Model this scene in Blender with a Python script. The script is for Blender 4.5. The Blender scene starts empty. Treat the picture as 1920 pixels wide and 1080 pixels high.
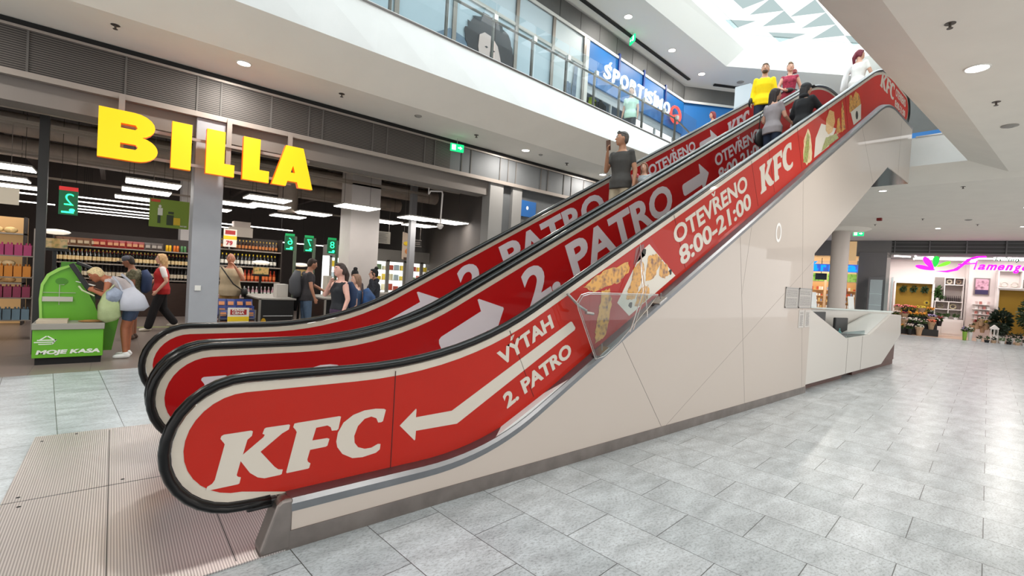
import bpy, bmesh, math, random
from math import sin, cos, pi, radians, sqrt, atan2
from mathutils import Vector, Matrix
random.seed(7)
SC = bpy.context.scene
COL = SC.collection
# ------------------------------------------------------------------ camera, sky, lights, exposure
cd = bpy.data.cameras.new('camera'); cam = bpy.data.objects.new('camera', cd); COL.objects.link(cam)
YAW, PIT, ROL = radians(40.174), radians(-1.109), radians(3.361)
fw = Vector((sin(YAW)*cos(PIT), cos(YAW)*cos(PIT), sin(PIT)))
r0 = Vector((cos(YAW), -sin(YAW), 0)); u0 = r0.cross(fw)
rr = r0*cos(ROL)+u0*sin(ROL); uu = -r0*sin(ROL)+u0*cos(ROL)
cam.matrix_world = Matrix(((rr.x, uu.x, -fw.x, 0), (rr.y, uu.y, -fw.y, 0), (rr.z, uu.z, -fw.z, 1.6), (0, 0, 0, 1)))
cd.sensor_fit = 'HORIZONTAL'; cd.sensor_width = 36; cd.lens = 887.0/1920*36
cd.clip_start = 0.05; cd.clip_end = 200
SC.camera = cam
vs = SC.view_settings
vs.view_transform = 'Standard'; vs.look = 'None'; vs.gamma = 1; vs.use_curve_mapping = False
vs.exposure = 0.45
SC.cycles.max_bounces = 7; SC.cycles.diffuse_bounces = 4; SC.cycles.glossy_bounces = 4
SC.cycles.transmission_bounces = 5; SC.cycles.transparent_max_bounces = 10
SC.cycles.sample_clamp_indirect = 6; SC.cycles.caustics_reflective = False; SC.cycles.caustics_refractive = False
SC.cycles.use_denoising = True
W = bpy.data.worlds.new('sky'); SC.world = W; W.use_nodes = True
bg = W.node_tree.nodes['Background']; bg.inputs[0].default_value = (1.0, 0.975, 0.95, 1); bg.inputs[1].default_value = 1.15

def area_light(name, loc, sx, sy, power, col=(1, 1, 1), rot=(0, 0, 0), shape='RECTANGLE', spread=180):
    d = bpy.data.lights.new(name, 'AREA'); d.shape = shape; d.size = sx; d.size_y = sy
    d.energy = power; d.color = col; d.spread = radians(spread)
    o = bpy.data.objects.new(name, d); COL.objects.link(o); o.location = loc; o.rotation_euler = rot
    return o
# daylight above the glazed roof light
area_light('roof_daylight', (7.6, 4.6, 10.06), 22.2, 5.7, 850, (0.93, 0.98, 1.0))
# ------------------------------------------------------------------ helpers
def lin(c):
    return tuple(((v/255)/12.92 if v/255 <= .04045 else ((v/255+.055)/1.055)**2.4) for v in c)
MATS = {}
def mat(name, col, rough=.5, metal=0, coat=0, noise=0, nscale=20, emit=0, trans=0, bump=0, bscale=60, alpha=1, coatr=.03, ecol=None, spec=.5, stretch=None):
    """procedural principled material; col is sRGB 0-255"""
    if name in MATS: return MATS[name]
    m = bpy.data.materials.new(name); m.use_nodes = True; nt = m.node_tree; b = nt.nodes['Principled BSDF']
    c = lin(col)
    b.inputs['Base Color'].default_value = (*c, 1)
    b.inputs['Roughness'].default_value = rough; b.inputs['Metallic'].default_value = metal
    b.inputs['Coat Weight'].default_value = coat; b.inputs['Coat Roughness'].default_value = coatr
    b.inputs['Transmission Weight'].default_value = trans; b.inputs['Alpha'].default_value = alpha
    b.inputs['Specular IOR Level'].default_value = spec
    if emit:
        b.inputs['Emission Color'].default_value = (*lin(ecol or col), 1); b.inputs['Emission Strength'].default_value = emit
    tc = None
    if noise or bump:
        tc = nt.nodes.new('ShaderNodeTexCoord'); src = tc.outputs['Object']
        if stretch:
            mp = nt.nodes.new('ShaderNodeMapping'); mp.inputs['Scale'].default_value = stretch
            nt.links.new(src, mp.inputs[0]); src = mp.outputs[0]
    if noise:
        n = nt.nodes.new('ShaderNodeTexNoise'); n.inputs['Scale'].default_value = nscale; n.inputs['Detail'].default_value = 5
        nt.links.new(src, n.inputs['Vector'])
        mr = nt.nodes.new('ShaderNodeMapRange'); mr.inputs['From Min'].default_value = .3; mr.inputs['From Max'].default_value = .7
        mr.inputs['To Min'].default_value = 1-noise; mr.inputs['To Max'].default_value = 1+noise
        nt.links.new(n.outputs['Fac'], mr.inputs['Value'])
        mx = nt.nodes.new('ShaderNodeMix'); mx.data_type = 'RGBA'; mx.blend_type = 'MULTIPLY'; mx.inputs['Factor'].default_value = 1
        mx.inputs[6].default_value = (*c, 1)
        cb = nt.nodes.new('ShaderNodeCombineColor')
        for i in range(3): nt.links.new(mr.outputs[0], cb.inputs[i])
        nt.links.new(cb.outputs[0], mx.inputs[7]); nt.links.new(mx.outputs[2], b.inputs['Base Color'])
    if bump:
        n2 = nt.nodes.new('ShaderNodeTexNoise'); n2.inputs['Scale'].default_value = bscale
        nt.links.new(src, n2.inputs['Vector'])
        bp_ = nt.nodes.new('ShaderNodeBump'); bp_.inputs['Strength'].default_value = bump; bp_.inputs['Distance'].default_value = .01
        nt.links.new(n2.outputs['Fac'], bp_.inputs['Height']); nt.links.new(bp_.outputs[0], b.inputs['Normal'])
    MATS[name] = m
    return m
def glassmat(name, tint=(225, 240, 242), mixf=.12, rough=.02):
    """thin clear sheet: mostly transparent with a mirror sheen that grows at grazing angles"""
    if name in MATS: return MATS[name]
    m = bpy.data.materials.new(name); m.use_nodes = True; nt = m.node_tree; nt.nodes.clear()
    o = nt.nodes.new('ShaderNodeOutputMaterial'); t = nt.nodes.new('ShaderNodeBsdfTransparent'); g = nt.nodes.new('ShaderNodeBsdfGlossy')
    t.inputs[0].default_value = (*lin(tint), 1); g.inputs['Roughness'].default_value = rough
    fr = nt.nodes.new('ShaderNodeLayerWeight'); fr.inputs[0].default_value = .5
    pw = nt.nodes.new('ShaderNodeMath'); pw.operation = 'POWER'; pw.inputs[1].default_value = 4
    ad = nt.nodes.new('ShaderNodeMath'); ad.operation = 'MULTIPLY_ADD'; ad.inputs[1].default_value = .6; ad.inputs[2].default_value = mixf; ad.use_clamp = True
    mx = nt.nodes.new('ShaderNodeMixShader')
    nt.links.new(fr.outputs['Facing'], pw.inputs[0]); nt.links.new(pw.outputs[0], ad.inputs[0]); nt.links.new(ad.outputs[0], mx.inputs[0])
    nt.links.new(t.outputs[0], mx.inputs[1]); nt.links.new(g.outputs[0], mx.inputs[2]); nt.links.new(mx.outputs[0], o.inputs[0])
    MATS[name] = m
    return m

ORG = {}
class MB:
    """collects shapes given in world coordinates; build() links them as one mesh object"""
    def __init__(s): s.v = []; s.f = []; s.mi = []; s.cur = 0
    def add(s, vs, fs):
        b = len(s.v); s.v += [tuple(p) for p in vs]; s.f += [tuple(i+b for i in f) for f in fs]; s.mi += [s.cur]*len(fs); return s
    def mat(s, i): s.cur = i; return s
    def box(s, x0, x1, y0, y1, z0, z1):
        return s.add([(x0,y0,z0),(x1,y0,z0),(x1,y1,z0),(x0,y1,z0),(x0,y0,z1),(x1,y0,z1),(x1,y1,z1),(x0,y1,z1)],
                     [(0,3,2,1),(4,5,6,7),(0,1,5,4),(1,2,6,5),(2,3,7,6),(3,0,4,7)])
    def obox(s, c, u, v, w):
        """box from centre and three half-axis vectors"""
        c, u, v, w = map(Vector, (c, u, v, w)); P = []
        for k in (-1, 1):
            for a, b in ((-1,-1),(1,-1),(1,1),(-1,1)): P.append(c+u*a+v*b+w*k)
        return s.add(P, [(0,3,2,1),(4,5,6,7),(0,1,5,4),(1,2,6,5),(2,3,7,6),(3,0,4,7)])
    def poly(s, pts): return s.add(pts, [tuple(range(len(pts)))])
    def prism(s, pts, d):
        """closed prism: polygon of 3D points swept by vector d"""
        n = len(pts); d = Vector(d); P = [Vector(p) for p in pts]+[Vector(p)+d for p in pts]
        return s.add(P, [tuple(range(n-1,-1,-1)), tuple(range(n, 2*n))]+[(i,(i+1)%n,n+(i+1)%n,n+i) for i in range(n)])
    def xz(s, pts, y0, y1): return s.prism([(x, y0, z) for x, z in pts], (0, y1-y0, 0))
    def yz(s, pts, x0, x1): return s.prism([(x0, y, z) for y, z in pts], (x1-x0, 0, 0))
    def xy(s, pts, z0, z1): return s.prism([(x, y, z0) for x, y in pts], (0, 0, z1-z0))
    def strip(s, A, B):
        n = len(A); return s.add(list(A)+list(B), [(i, i+1, n+i+1, n+i) for i in range(n-1)])
    def tube(s, path, r, n=8, ry=None, up=(0, 0, 1), cap=True, closed=False):
        path = [Vector(p) for p in path]; P = []; m = len(path); ry = ry or r
        for i, p in enumerate(path):
            a = path[i-1] if (i or closed) else p; b = path[(i+1) % m] if (i < m-1 or closed) else p
            t = (b-a).normalized(); u = t.cross(Vector(up))
            if u.length < 1e-4: u = t.cross(Vector((0, 1, 0)))
            u.normalize(); w = u.cross(t)
            rr_ = r[i] if isinstance(r, (list, tuple)) else r; r2 = ry[i] if isinstance(ry, (list, tuple)) else ry
            for k in range(n):
                a_ = 2*pi*k/n; P.append(p+u*cos(a_)*rr_+w*sin(a_)*r2)
        F = []
        for i in range(m if closed else m-1):
            j = (i+1) % m
            for k in range(n): F.append((i*n+k, i*n+(k+1) % n, j*n+(k+1) % n, j*n+k))
        if cap and not closed: F += [tuple(range(n-1,-1,-1)), tuple((m-1)*n+k for k in range(n))]
        return s.add(P, F)
    def lathe(s, prof, c, n=12):
        """profile of (radius, z) around the vertical through c"""
        P = []; m = len(prof)
        for r, z in prof:
            for k in range(n): P.append((c[0]+r*cos(2*pi*k/n), c[1]+r*sin(2*pi*k/n), c[2]+z))
        F = [(i*n+k, i*n+(k+1) % n, (i+1)*n+(k+1) % n, (i+1)*n+k) for i in range(m-1) for k in range(n)]
        F += [tuple(range(n-1,-1,-1)), tuple((m-1)*n+k for k in range(n))]
        return s.add(P, F)
    def ball(s, c, rx, ry=None, rz=None, n=10, M=None):
        ry = ry or rx; rz = rz or rx; P = []; m = max(4, n//2)
        for i in range(1, m):
            t = pi*i/m
            for k in range(n): P.append(Vector((rx*sin(t)*cos(2*pi*k/n), ry*sin(t)*sin(2*pi*k/n), rz*cos(t))))
        P += [Vector((0, 0, rz)), Vector((0, 0, -rz))]
        if M is not None: P = [M @ p for p in P]
        P = [p+Vector(c) for p in P]
        F = [(i*n+k, (i+1)*n+k, (i+1)*n+(k+1) % n, i*n+(k+1) % n) for i in range(m-2) for k in range(n)]
        T = (m-1)*n; F += [(T, k, (k+1) % n) for k in range(n)]+[(T+1, (m-2)*n+(k+1) % n, (m-2)*n+k) for k in range(n)]
        return s.add(P, F)
    def build(s, name, m, parent=None, smooth=False, org=None, bevel=0, seg=2):
        if parent is not None: o_ = ORG[parent.name]
        else:
            if org is None:
                xs, ys, zs = zip(*s.v); org = ((min(xs)+max(xs))/2, (min(ys)+max(ys))/2, min(zs))
            o_ = org
        me = bpy.data.meshes.new(name)
        me.from_pydata([(p[0]-o_[0], p[1]-o_[1], p[2]-o_[2]) for p in s.v], [], s.f)
        ms = m if isinstance(m, (list, tuple)) else [m]
        for q in ms: me.materials.append(q)
        if len(ms) > 1: me.polygons.foreach_set('material_index', s.mi)
        me.validate(); me.update()
        if smooth: me.shade_smooth() if smooth is True else None
        if isinstance(smooth, (int, float)) and smooth is not True and smooth:
            me.shade_smooth(); me.set_sharp_from_angle(angle=radians(smooth))
        o = bpy.data.objects.new(name, me); COL.objects.link(o)
        if parent is not None: o.parent = parent
        else: o.location = o_
        ORG[o.name] = o_
        if bevel:
            b = o.modifiers.new('bevel', 'BEVEL'); b.width = bevel; b.segments = seg; b.limit_method = 'ANGLE'; b.angle_limit = radians(40)
        return o
def tag(o, label=None, cat=None, group=None, kind=None):
    if label: o['label'] = label
    if cat: o['category'] = cat
    if group: o['group'] = group
    if kind: o['kind'] = kind
    return o
def thing(name, label, cat, loc=(0, 0, 0), group=None, rz=0):
    o = bpy.data.objects.new(name, None); COL.objects.link(o); o.location = loc; o.rotation_euler = (0, 0, rz)
    o.empty_display_size = .1
    ORG[o.name] = tuple(loc); return tag(o, label, cat, group)
def struct(o): o['kind'] = 'structure'; return o
def copy_tree(o, loc=None, rz=None, label=None, parent=None, scale=None):
    c = o.copy(); COL.objects.link(c)
    if parent is not None: c.parent = parent
    if loc is not None: c.location = loc
    if rz is not None: c.rotation_euler = (0, 0, rz)
    if label: c['label'] = label
    if scale: c.scale = scale
    for ch in o.children: copy_tree(ch, parent=c)
    return c
def text_mesh(s, bold=.0, shear=0, depth=0, spacing=1, res=4):
    cu = bpy.data.curves.new('t', 'FONT'); cu.body = s; cu.size = 1; cu.offset = bold; cu.shear = shear; cu.resolution_u = res
    cu.space_character = spacing; cu.extrude = depth; cu.fill_mode = 'BOTH'
    ob = bpy.data.objects.new('t', cu); me = bpy.data.meshes.new_from_object(ob)
    vs_ = [tuple(v.co) for v in me.vertices]; fs_ = [tuple(p.vertices) for p in me.polygons]
    bpy.data.objects.remove(ob); bpy.data.curves.remove(cu); bpy.data.meshes.remove(me)
    return vs_, fs_
def add_text(mb, s, o, U, V, w=None, h=1, bold=0, shear=0, depth=.002, mirror=False, spacing=1):
    """lay text into mb: o = lower-left corner, U/V unit directions, w x h metres (w None keeps proportion)"""
    vs_, fs_ = text_mesh(s, bold, shear, .5, spacing)
    xs = [v[0] for v in vs_]; ys = [v[1] for v in vs_]; x0, x1, y0, y1 = min(xs), max(xs), min(ys), max(ys)
    k = h/(y1-y0); kx = k if w is None else w/(x1-x0)
    o, U, V = Vector(o), Vector(U), Vector(V); N = U.cross(V)
    P = []
    for v in vs_:
        a = (v[0]-x0)*kx
        if mirror: a = (x1-x0)*kx-a
        P.append(o+U*a+V*((v[1]-y0)*k)+N*(v[2]*depth+depth/2))
    return mb.add(P, fs_)
# ------------------------------------------------------------------ shared materials
M_white = mat('white_plaster', (222, 224, 224), .75, noise=.03, nscale=2)
M_ceil = mat('ceiling_plaster', (238, 231, 221), .85, noise=.02, nscale=2)
M_black = mat('black_plastic', (18, 18, 20), .4)
M_rubber = mat('handrail_rubber', (3, 3, 4), .28, spec=.28)
M_steel = mat('brushed_steel', (168, 166, 165), .32, metal=1, noise=.06, nscale=30)
M_dsteel = mat('worn_plinth_steel', (140, 132, 128), .38, metal=.9, noise=.15, nscale=6)
M_mirror = mat('polished_soffit_steel', (190, 186, 184), .12, metal=1)
M_cream = mat('cream_panel_backing', (205, 196, 182), .35, coat=.8, noise=.06, nscale=7)
M_clad = mat('gloss_white_cladding', (193, 182, 173), .4, coat=.55, coatr=.015)
M_glass = glassmat('clear_glass')
M_glass2 = glassmat('balustrade_glass', (226, 236, 240), .05)
M_acr = glassmat('clear_acrylic', (235, 240, 240), .04)
M_dark = mat('dark_grey_metal', (58, 56, 56), .5, metal=.3)
M_black2 = mat('matt_black', (20, 20, 20), .8)
# ================================================================== SETTING
ZC, ZU, ZR = 4.6, 5.65, 9.0
def granite():
    m = bpy.data.materials.new('granite_floor_tiles'); m.use_nodes = True; nt = m.node_tree; b = nt.nodes['Principled BSDF']; L = nt.links.new
    g = nt.nodes.new('ShaderNodeNewGeometry')
    mp = nt.nodes.new('ShaderNodeMapping'); mp.inputs['Rotation'].default_value = (0, 0, radians(-4.6)); L(g.outputs['Position'], mp.inputs[0])
    sp = nt.nodes.new('ShaderNodeSeparateXYZ'); L(mp.outputs[0], sp.inputs[0])
    ax = nt.nodes.new('ShaderNodeMath'); ax.operation = 'ADD'; ax.inputs[1].default_value = -.31+74; L(sp.outputs[1], ax.inputs[0])
    ay = nt.nodes.new('ShaderNodeMath'); ay.operation = 'ADD'; ay.inputs[1].default_value = -.129+90.6; L(sp.outputs[0], ay.inputs[0])
    cb = nt.nodes.new('ShaderNodeCombineXYZ'); L(ax.outputs[0], cb.inputs[0]); L(ay.outputs[0], cb.inputs[1])
    br = nt.nodes.new('ShaderNodeTexBrick'); br.offset = .5; br.offset_frequency = 2; L(cb.outputs[0], br.inputs['Vector'])
    br.inputs['Scale'].default_value = 1; br.inputs['Brick Width'].default_value = .74; br.inputs['Row Height'].default_value = .453
    br.inputs['Mortar Size'].default_value = .0028; br.inputs['Mortar Smooth'].default_value = .1; br.inputs['Bias'].default_value = 0
    br.inputs['Color1'].default_value = (*lin((189, 195, 199)), 1); br.inputs['Color2'].default_value = (*lin((174, 181, 185)), 1); br.inputs['Mortar'].default_value = (*lin((70, 72, 72)), 1)
    def noise(scale, det, stretch=(1, 1, 1)):
        m2 = nt.nodes.new('ShaderNodeMapping'); m2.inputs['Scale'].default_value = stretch; m2.inputs['Rotation'].default_value = (0, 0, .5)
        L(g.outputs['Position'], m2.inputs[0])
        n = nt.nodes.new('ShaderNodeTexNoise'); n.inputs['Scale'].default_value = scale; n.inputs['Detail'].default_value = det; n.inputs['Roughness'].default_value = .7
        L(m2.outputs[0], n.inputs['Vector']); return n
    def ramp(src, a, b_, lo, hi):
        r = nt.nodes.new('ShaderNodeMapRange'); r.inputs[1].default_value = a; r.inputs[2].default_value = b_; r.inputs[3].default_value = lo; r.inputs[4].default_value = hi
        L(src, r.inputs[0]); return r.outputs[0]
    def mul(a, f):
        x = nt.nodes.new('ShaderNodeMix'); x.data_type = 'RGBA'; x.blend_type = 'MULTIPLY'; x.inputs[0].default_value = 1
        c = nt.nodes.new('ShaderNodeCombineColor')
        for i in range(3): L(f, c.inputs[i])
        L(a, x.inputs[6]); L(c.outputs[0], x.inputs[7]); return x.outputs[2]
    c = br.outputs['Color']
    c = mul(c, ramp(noise(2.6, 10, (1, 2.4, 1)).outputs[0], .36, .62, .72, 1.10))
    c = mul(c, ramp(noise(38, 5, (1, 2.0, 1)).outputs[0], .36, .52, .62, 1.03))
    c = mul(c, ramp(noise(60, 3, (1, 1.5, 1)).outputs[0], .31, .38, .35, 1.0))
    L(c, b.inputs['Base Color']); b.inputs['Roughness'].default_value = .3; b.inputs['Specular IOR Level'].default_value = .6
    bm_ = nt.nodes.new('ShaderNodeBump'); bm_.inputs['Strength'].default_value = .12; bm_.inputs['Distance'].default_value = .004
    L(br.outputs['Fac'], bm_.inputs['Height']); bm_.invert = True
    L(bm_.outputs[0], b.inputs['Normal'])
    return m
def tilemat(name, c1, c2, mortar, w, h, rough=.35, off=0.0):
    m = bpy.data.materials.new(name); m.use_nodes = True; nt = m.node_tree; b = nt.nodes['Principled BSDF']; L = nt.links.new
    g = nt.nodes.new('ShaderNodeNewGeometry'); br = nt.nodes.new('ShaderNodeTexBrick'); br.offset = off
    mp = nt.nodes.new('ShaderNodeMapping'); mp.inputs['Location'].default_value = (50, 50, 0); L(g.outputs['Position'], mp.inputs[0]); L(mp.outputs[0], br.inputs['Vector'])
    br.inputs['Scale'].default_value = 1; br.inputs['Brick Width'].default_value = w; br.inputs['Row Height'].default_value = h; br.inputs['Mortar Size'].default_value = .003
    br.inputs['Color1'].default_value = (*lin(c1), 1); br.inputs['Color2'].default_value = (*lin(c2), 1); br.inputs['Mortar'].default_value = (*lin(mortar), 1)
    L(br.outputs['Color'], b.inputs['Base Color']); b.inputs['Roughness'].default_value = rough
    return m
M_floor = granite()
M_sfloor = tilemat('store_floor_tiles', (128, 116, 108), (122, 110, 104), (84, 76, 72), .6, .6, .3)
# plaza floor stops at the shop threshold, which runs with the tile grid
fy0, fy1 = 8.42, 9.35
mb = MB(); mb.xy([(-9, -8), (45, -8), (45, 12), (9, 9.0), (6, 9.0), (-9, 8.42-.075*9+.3)], -.2, 0); struct(mb.build('floor', M_floor))
mb = MB(); mb.xy([(-9, 8.04), (6, 9.0), (9, 9.0), (9, 22), (-9, 22)], -.2, 0); struct(mb.build('floor', M_sfloor))
# far block of the upper slab and near side slab, with the sloping edge below the parapet face
def edge_n(x): return 2.036-.0336*(x-5.98)
def seam_n(x): return 1.385-.036*(x-5.8)
def edge_l(x): return 7.10+.0424*(x-2.73)
mb = MB()
P = []
for x in (-9, 15.0): P.append([(x, -8, ZC), (x, seam_n(x), ZC), (x, edge_n(x), 4.95), (x, edge_n(x), ZU), (x, -8, ZU)])
mb.add(P[0]+P[1], [(0,1,6,5),(1,2,7,6),(2,3,8,7),(3,4,9,8),(0,4,3,2,1),(5,6,7,8,9)]); struct(mb.build('ceiling', M_ceil))
mb = MB(); xa = -9; xb = 15.0
xs_ = [xa+(xb-xa)*i/24 for i in range(25)]
A = [(xa, 7.10, 4.95), (xa, 7.87, ZC), (xa, 9.05, ZC), (xa, 9.05, ZU), (xa, edge_l(xa), ZU)]
B = [(xb, 7.10, 4.95), (xb, 7.87, ZC), (xb, 9.6, ZC), (xb, 9.6, ZU), (xb, edge_l(xb), ZU)]
mb.add(A+B, [(0,1,6,5),(1,2,7,6),(2,3,8,7),(3,4,9,8),(5,6,7,8,9),(4,3,2,1,0)]); mb.mat(1)
mb.strip([(x, edge_l(x), ZU) for x in xs_], [(x, 7.10, 4.95) for x in xs_])
struct(mb.build('ceiling', [M_ceil, M_white]))
mb = MB()
mb.add([(15.0, -8, 4.95), (15.75, -8, ZC), (15.0, 12, 4.95), (15.75, 12, ZC), (45, -8, ZC), (45, 12, ZC), (15.0, -8, ZU), (15.0, 12, ZU), (45, -8, ZU), (45, 12, ZU)],
       [(0,2,3,1),(1,3,5,4),(6,8,9,7),(0,1,4,8,6),(2,7,9,5,3),(4,5,9,8)])
mb.mat(1); mb.add([(15.0, -8, 4.95), (15.0, -8, ZU), (15.0, 12, ZU), (15.0, 12, 4.95)], [(0,1,2,3)])
struct(mb.build('ceiling', [M_ceil, M_white]))
# thin metal edge cap along the left parapet and far parapet
mb = MB(); mb.tube([(-4, edge_l(-4)-.01, ZU+.01), (15, edge_l(15)-.01, ZU+.01)], .02, 6); struct(mb.build('trim_1', M_steel))
mb = MB(); mb.box(14.98, 15.02, edge_n(15), 2.7, ZU, ZU+.03); struct(mb.build('trim_2', M_steel))
# upper ceiling with the sloped surround and the shaft of the roof light
outer = [(-4, 6.9), (15.2, 7.75), (19.2, 4.6), (19.2, 1.2), (-4, 1.2)]
inner = [(-3.4, 6.5), (15.64, 7.40), (18.7, 5.0), (18.7, 1.8), (-3.4, 1.8)]
big = [(-9, 12), (24, 12), (24, -8), (-9, -8)]
mb = MB()
mb.add([(x, y, ZR) for x, y in big]+[(x, y, ZR) for x, y in outer], [(0,4,5,1),(1,5,6),(1,6,7,2),(2,7,8,3),(3,8,4,0)])
mb.add([(x, y, ZR) for x, y in outer]+[(x, y, 9.6) for x, y in inner], [(i, 5+i, 5+(i+1) % 5, (i+1) % 5) for i in range(5)])
struct(mb.build('ceiling', mat('upper_ceiling_plaster', (214, 214, 211), .85)))
mb = MB(); mb.add([(x, y, 9.6) for x, y in inner]+[(x, y, 10.1) for x, y in inner], [(i, 5+i, 5+(i+1) % 5, (i+1) % 5) for i in range(5)])
struct(mb.build('wall_skylight', mat('shaft_white', (240, 244, 244), .8)))
# roof light glazing, some triangles filmed
M_pane = bpy.data.materials.new('skylight_glass'); M_pane.use_nodes = True; nt = M_pane.node_tree; nt.nodes.clear()
o_ = nt.nodes.new('ShaderNodeOutputMaterial'); t_ = nt.nodes.new('ShaderNodeBsdfTransparent'); t_.inputs[0].default_value = (.95, 1, 1, 1); nt.links.new(t_.outputs[0], o_.inputs[0])
M_film = bpy.data.materials.new('skylight_blue_film'); M_film.use_nodes = True; nt = M_film.node_tree; nt.nodes.clear()
o_ = nt.nodes.new('ShaderNodeOutputMaterial'); t_ = nt.nodes.new('ShaderNodeBsdfTransparent'); t_.inputs[0].default_value = (.36, .43, .44, 1); nt.links.new(t_.outputs[0], o_.inputs[0])
sk = thing('skylight', 'large glazed roof light with triangular blue tinted panes over the escalator hall', 'skylight', (7.5, 4.5, 9.98))
mb = MB(); mb.add([(7.6+(x-7.6)*.985, 4.6+(y-4.6)*.985, 9.98) for x, y in inner], [(0, 1, 2, 3, 4)]); mb.build('glazing', M_pane, sk)
rnd = random.Random(3)
for i in range(24):
    for j in range(7):
        x = -3.2+i*.9; y = 1.9+j*.8
        if x > 13.2 and (x-15.6)*.72+(y-7.4) > -1.1: continue
        k = rnd.random()
        mb = MB()
        if k < .32: mb.poly([(x, y, 9.93), (x+.9, y, 9.93), (x+.45, y+.8, 9.93)])
        elif k < .55: mb.poly([(x, y+.8, 9.93), (x+.9, y, 9.93), (x+.9, y+.8, 9.93)])
        if mb.v: mb.build('tinted_pane', M_film, sk)
# outer walls of the hall
M_wfar = mat('far_wall_grey', (120, 116, 112), .7)
mb = MB(); mb.box(44.7, 45, -8, 12, 0, 4.6); struct(mb.build('wall_right', M_wfar))
mb = MB(); mb.box(-9, 9.2, 21.8, 22, 0, 4.6); struct(mb.build('wall_back', mat('store_dark_wall', (78, 68, 64), .8)))
mb = MB(); mb.box(-9.2, -9, 8.04, 22, 0, 4.6); struct(mb.build('wall_left', mat('store_dark_wall2', (62, 55, 52), .8)))
mb = MB(); mb.box(-9, 9.2, 9.1, 22, 4.6, 4.7); struct(mb.build('ceiling', mat('store_black_soffit', (66, 58, 54), .9)))
# store right hand inner wall (dark grey plaster)
mb = MB(); mb.add([(6.9, 9.3, 0), (9.2, 16.5, 0), (9.2, 22, 0), (6.9, 9.3, 4.6), (9.2, 16.5, 4.6), (9.2, 22, 4.6)], [(0,1,4,3),(1,2,5,4)])
struct(mb.build('wall_store', mat('store_side_wall', (92, 86, 82), .8)))
# ---------------------------------------------------------------- grey mesh fascia above the shopfronts
def louvre_mat(name, base, dark, period):
    m = bpy.data.materials.new(name); m.use_nodes = True; nt = m.node_tree; b = nt.nodes['Principled BSDF']; L = nt.links.new
    g = nt.nodes.new('ShaderNodeNewGeometry'); s = nt.nodes.new('ShaderNodeSeparateXYZ'); L(g.outputs['Position'], s.inputs[0])
    md = nt.nodes.new('ShaderNodeMath'); md.operation = 'MODULO'; md.inputs[1].default_value = period; L(s.outputs[2], md.inputs[0])
    gt = nt.nodes.new('ShaderNodeMath'); gt.operation = 'GREATER_THAN'; gt.inputs[1].default_value = period*.55; L(md.outputs[0], gt.inputs[0])
    mx = nt.nodes.new('ShaderNodeMix'); mx.data_type = 'RGBA'; L(gt.outputs[0], mx.inputs[0])
    mx.inputs[6].default_value = (*lin(base), 1); mx.inputs[7].default_value = (*lin(dark), 1)
    L(mx.outputs[2], b.inputs['Base Color']); b.inputs['Roughness'].default_value = .55; b.inputs['Metallic'].default_value = .3
    return m
M_louv = louvre_mat('expanded_metal_mesh', (92, 86, 82), (34, 31, 30), .030)
M_louv2 = mat('grey_fascia_panel', (96, 98, 100), .6, metal=.3, noise=.05, nscale=3)
M_trim = mat('beige_steel_trim', (150, 141, 134), .45, metal=.4)
fas = thing('mesh_fascia', 'dark grey expanded metal fascia running above the supermarket front', 'fascia', (3, 9.0, 3.9))
mb = MB(); mb.box(-9, 5.6, 9.0, 9.04, 3.93, 4.5); mb.build('mesh_panel', M_louv, fas)
mb = MB(); mb.box(5.6, 15, 9.0, 9.04, 3.93, 4.5); mb.build('solid_panel', M_louv2, fas)
mb = MB(); mb.box(-9, 15, 8.95, 9.06, 3.85, 3.93); mb.build('lower_rail', M_trim, fas)
mb = MB(); mb.box(-9, 15, 8.97, 9.0, 4.48, 4.515); mb.build('upper_rail', M_trim, fas)
for x in [-2.4, -1.35, -.95, .05, .92, 1.24, 1.98, 2.6, 2.84, 3.8, 4.1, 4.95, 5.2, 5.9, 6.15, 7.0, 7.25, 7.5, 8.35, 8.6, 9.2, 9.5, 10.0, 10.4]:
    mb = MB(); mb.box(x-.012, x+.012, 8.985, 9.0, 3.93, 4.48); mb.build('joint_strip', mat('mesh_joint', (84, 80, 77), .6), fas)
mb = MB(); mb.box(-9, 15, 9.02, 9.1, 4.5, 4.6); struct(mb.build('trim_3', M_black2))
# header box behind the rail, plus the supermarket's end piers
mb = MB(); mb.box(-9, 6.75, 9.08, 9.5, 3.55, 3.9); struct(mb.build('trim_4', mat('header_grey', (118, 111, 106), .7)))
mb = MB(); mb.box(-9, 15, 9.1, 9.3, 3.9, 4.6); struct(mb.build('trim_5', M_black2))
pl = thing('shopfront_pillar', 'light grey square pillar of the supermarket front behind the letter sign', 'pillar', (1.14, 9.2, 0))
mb = MB(); mb.box(.93, 1.33, 9.0, 9.4, 0, 3.85); mb.build('shaft', mat('pillar_grey', (150, 152, 158), .5, noise=.03, nscale=5), pl, bevel=.01)
mb = MB(); mb.box(1.0, 1.08, 8.985, 9.0, 1.12, 1.2); mb.build('call_button', mat('offwhite_plastic', (215, 213, 208), .5), pl)
mb = MB(); mb.box(4.45, 5.2, 11.6, 12.3, 0, 4.5)
q = tag(mb.build('store_column', mat('store_column_white', (214, 207, 203), .6, noise=.03, nscale=3)), 'broad off-white square column inside the store beside the checkout lanes', 'pillar')
mb = MB(); mb.box(1.5, 2.35, 17.2, 17.9, 0, 4.3)
tag(mb.build('store_column', MATS['store_column_white']), 'grey column rising behind the drinks shelf and price card', 'pillar')
mb = MB(); mb.box(6.05, 6.2, 11.5, 11.65, 0, 4.2); tag(mb.build('steel_post', mat('post_grey', (150, 150, 152), .5)), 'slim grey steel post right of the hanging poster in the store', 'post')
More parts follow.
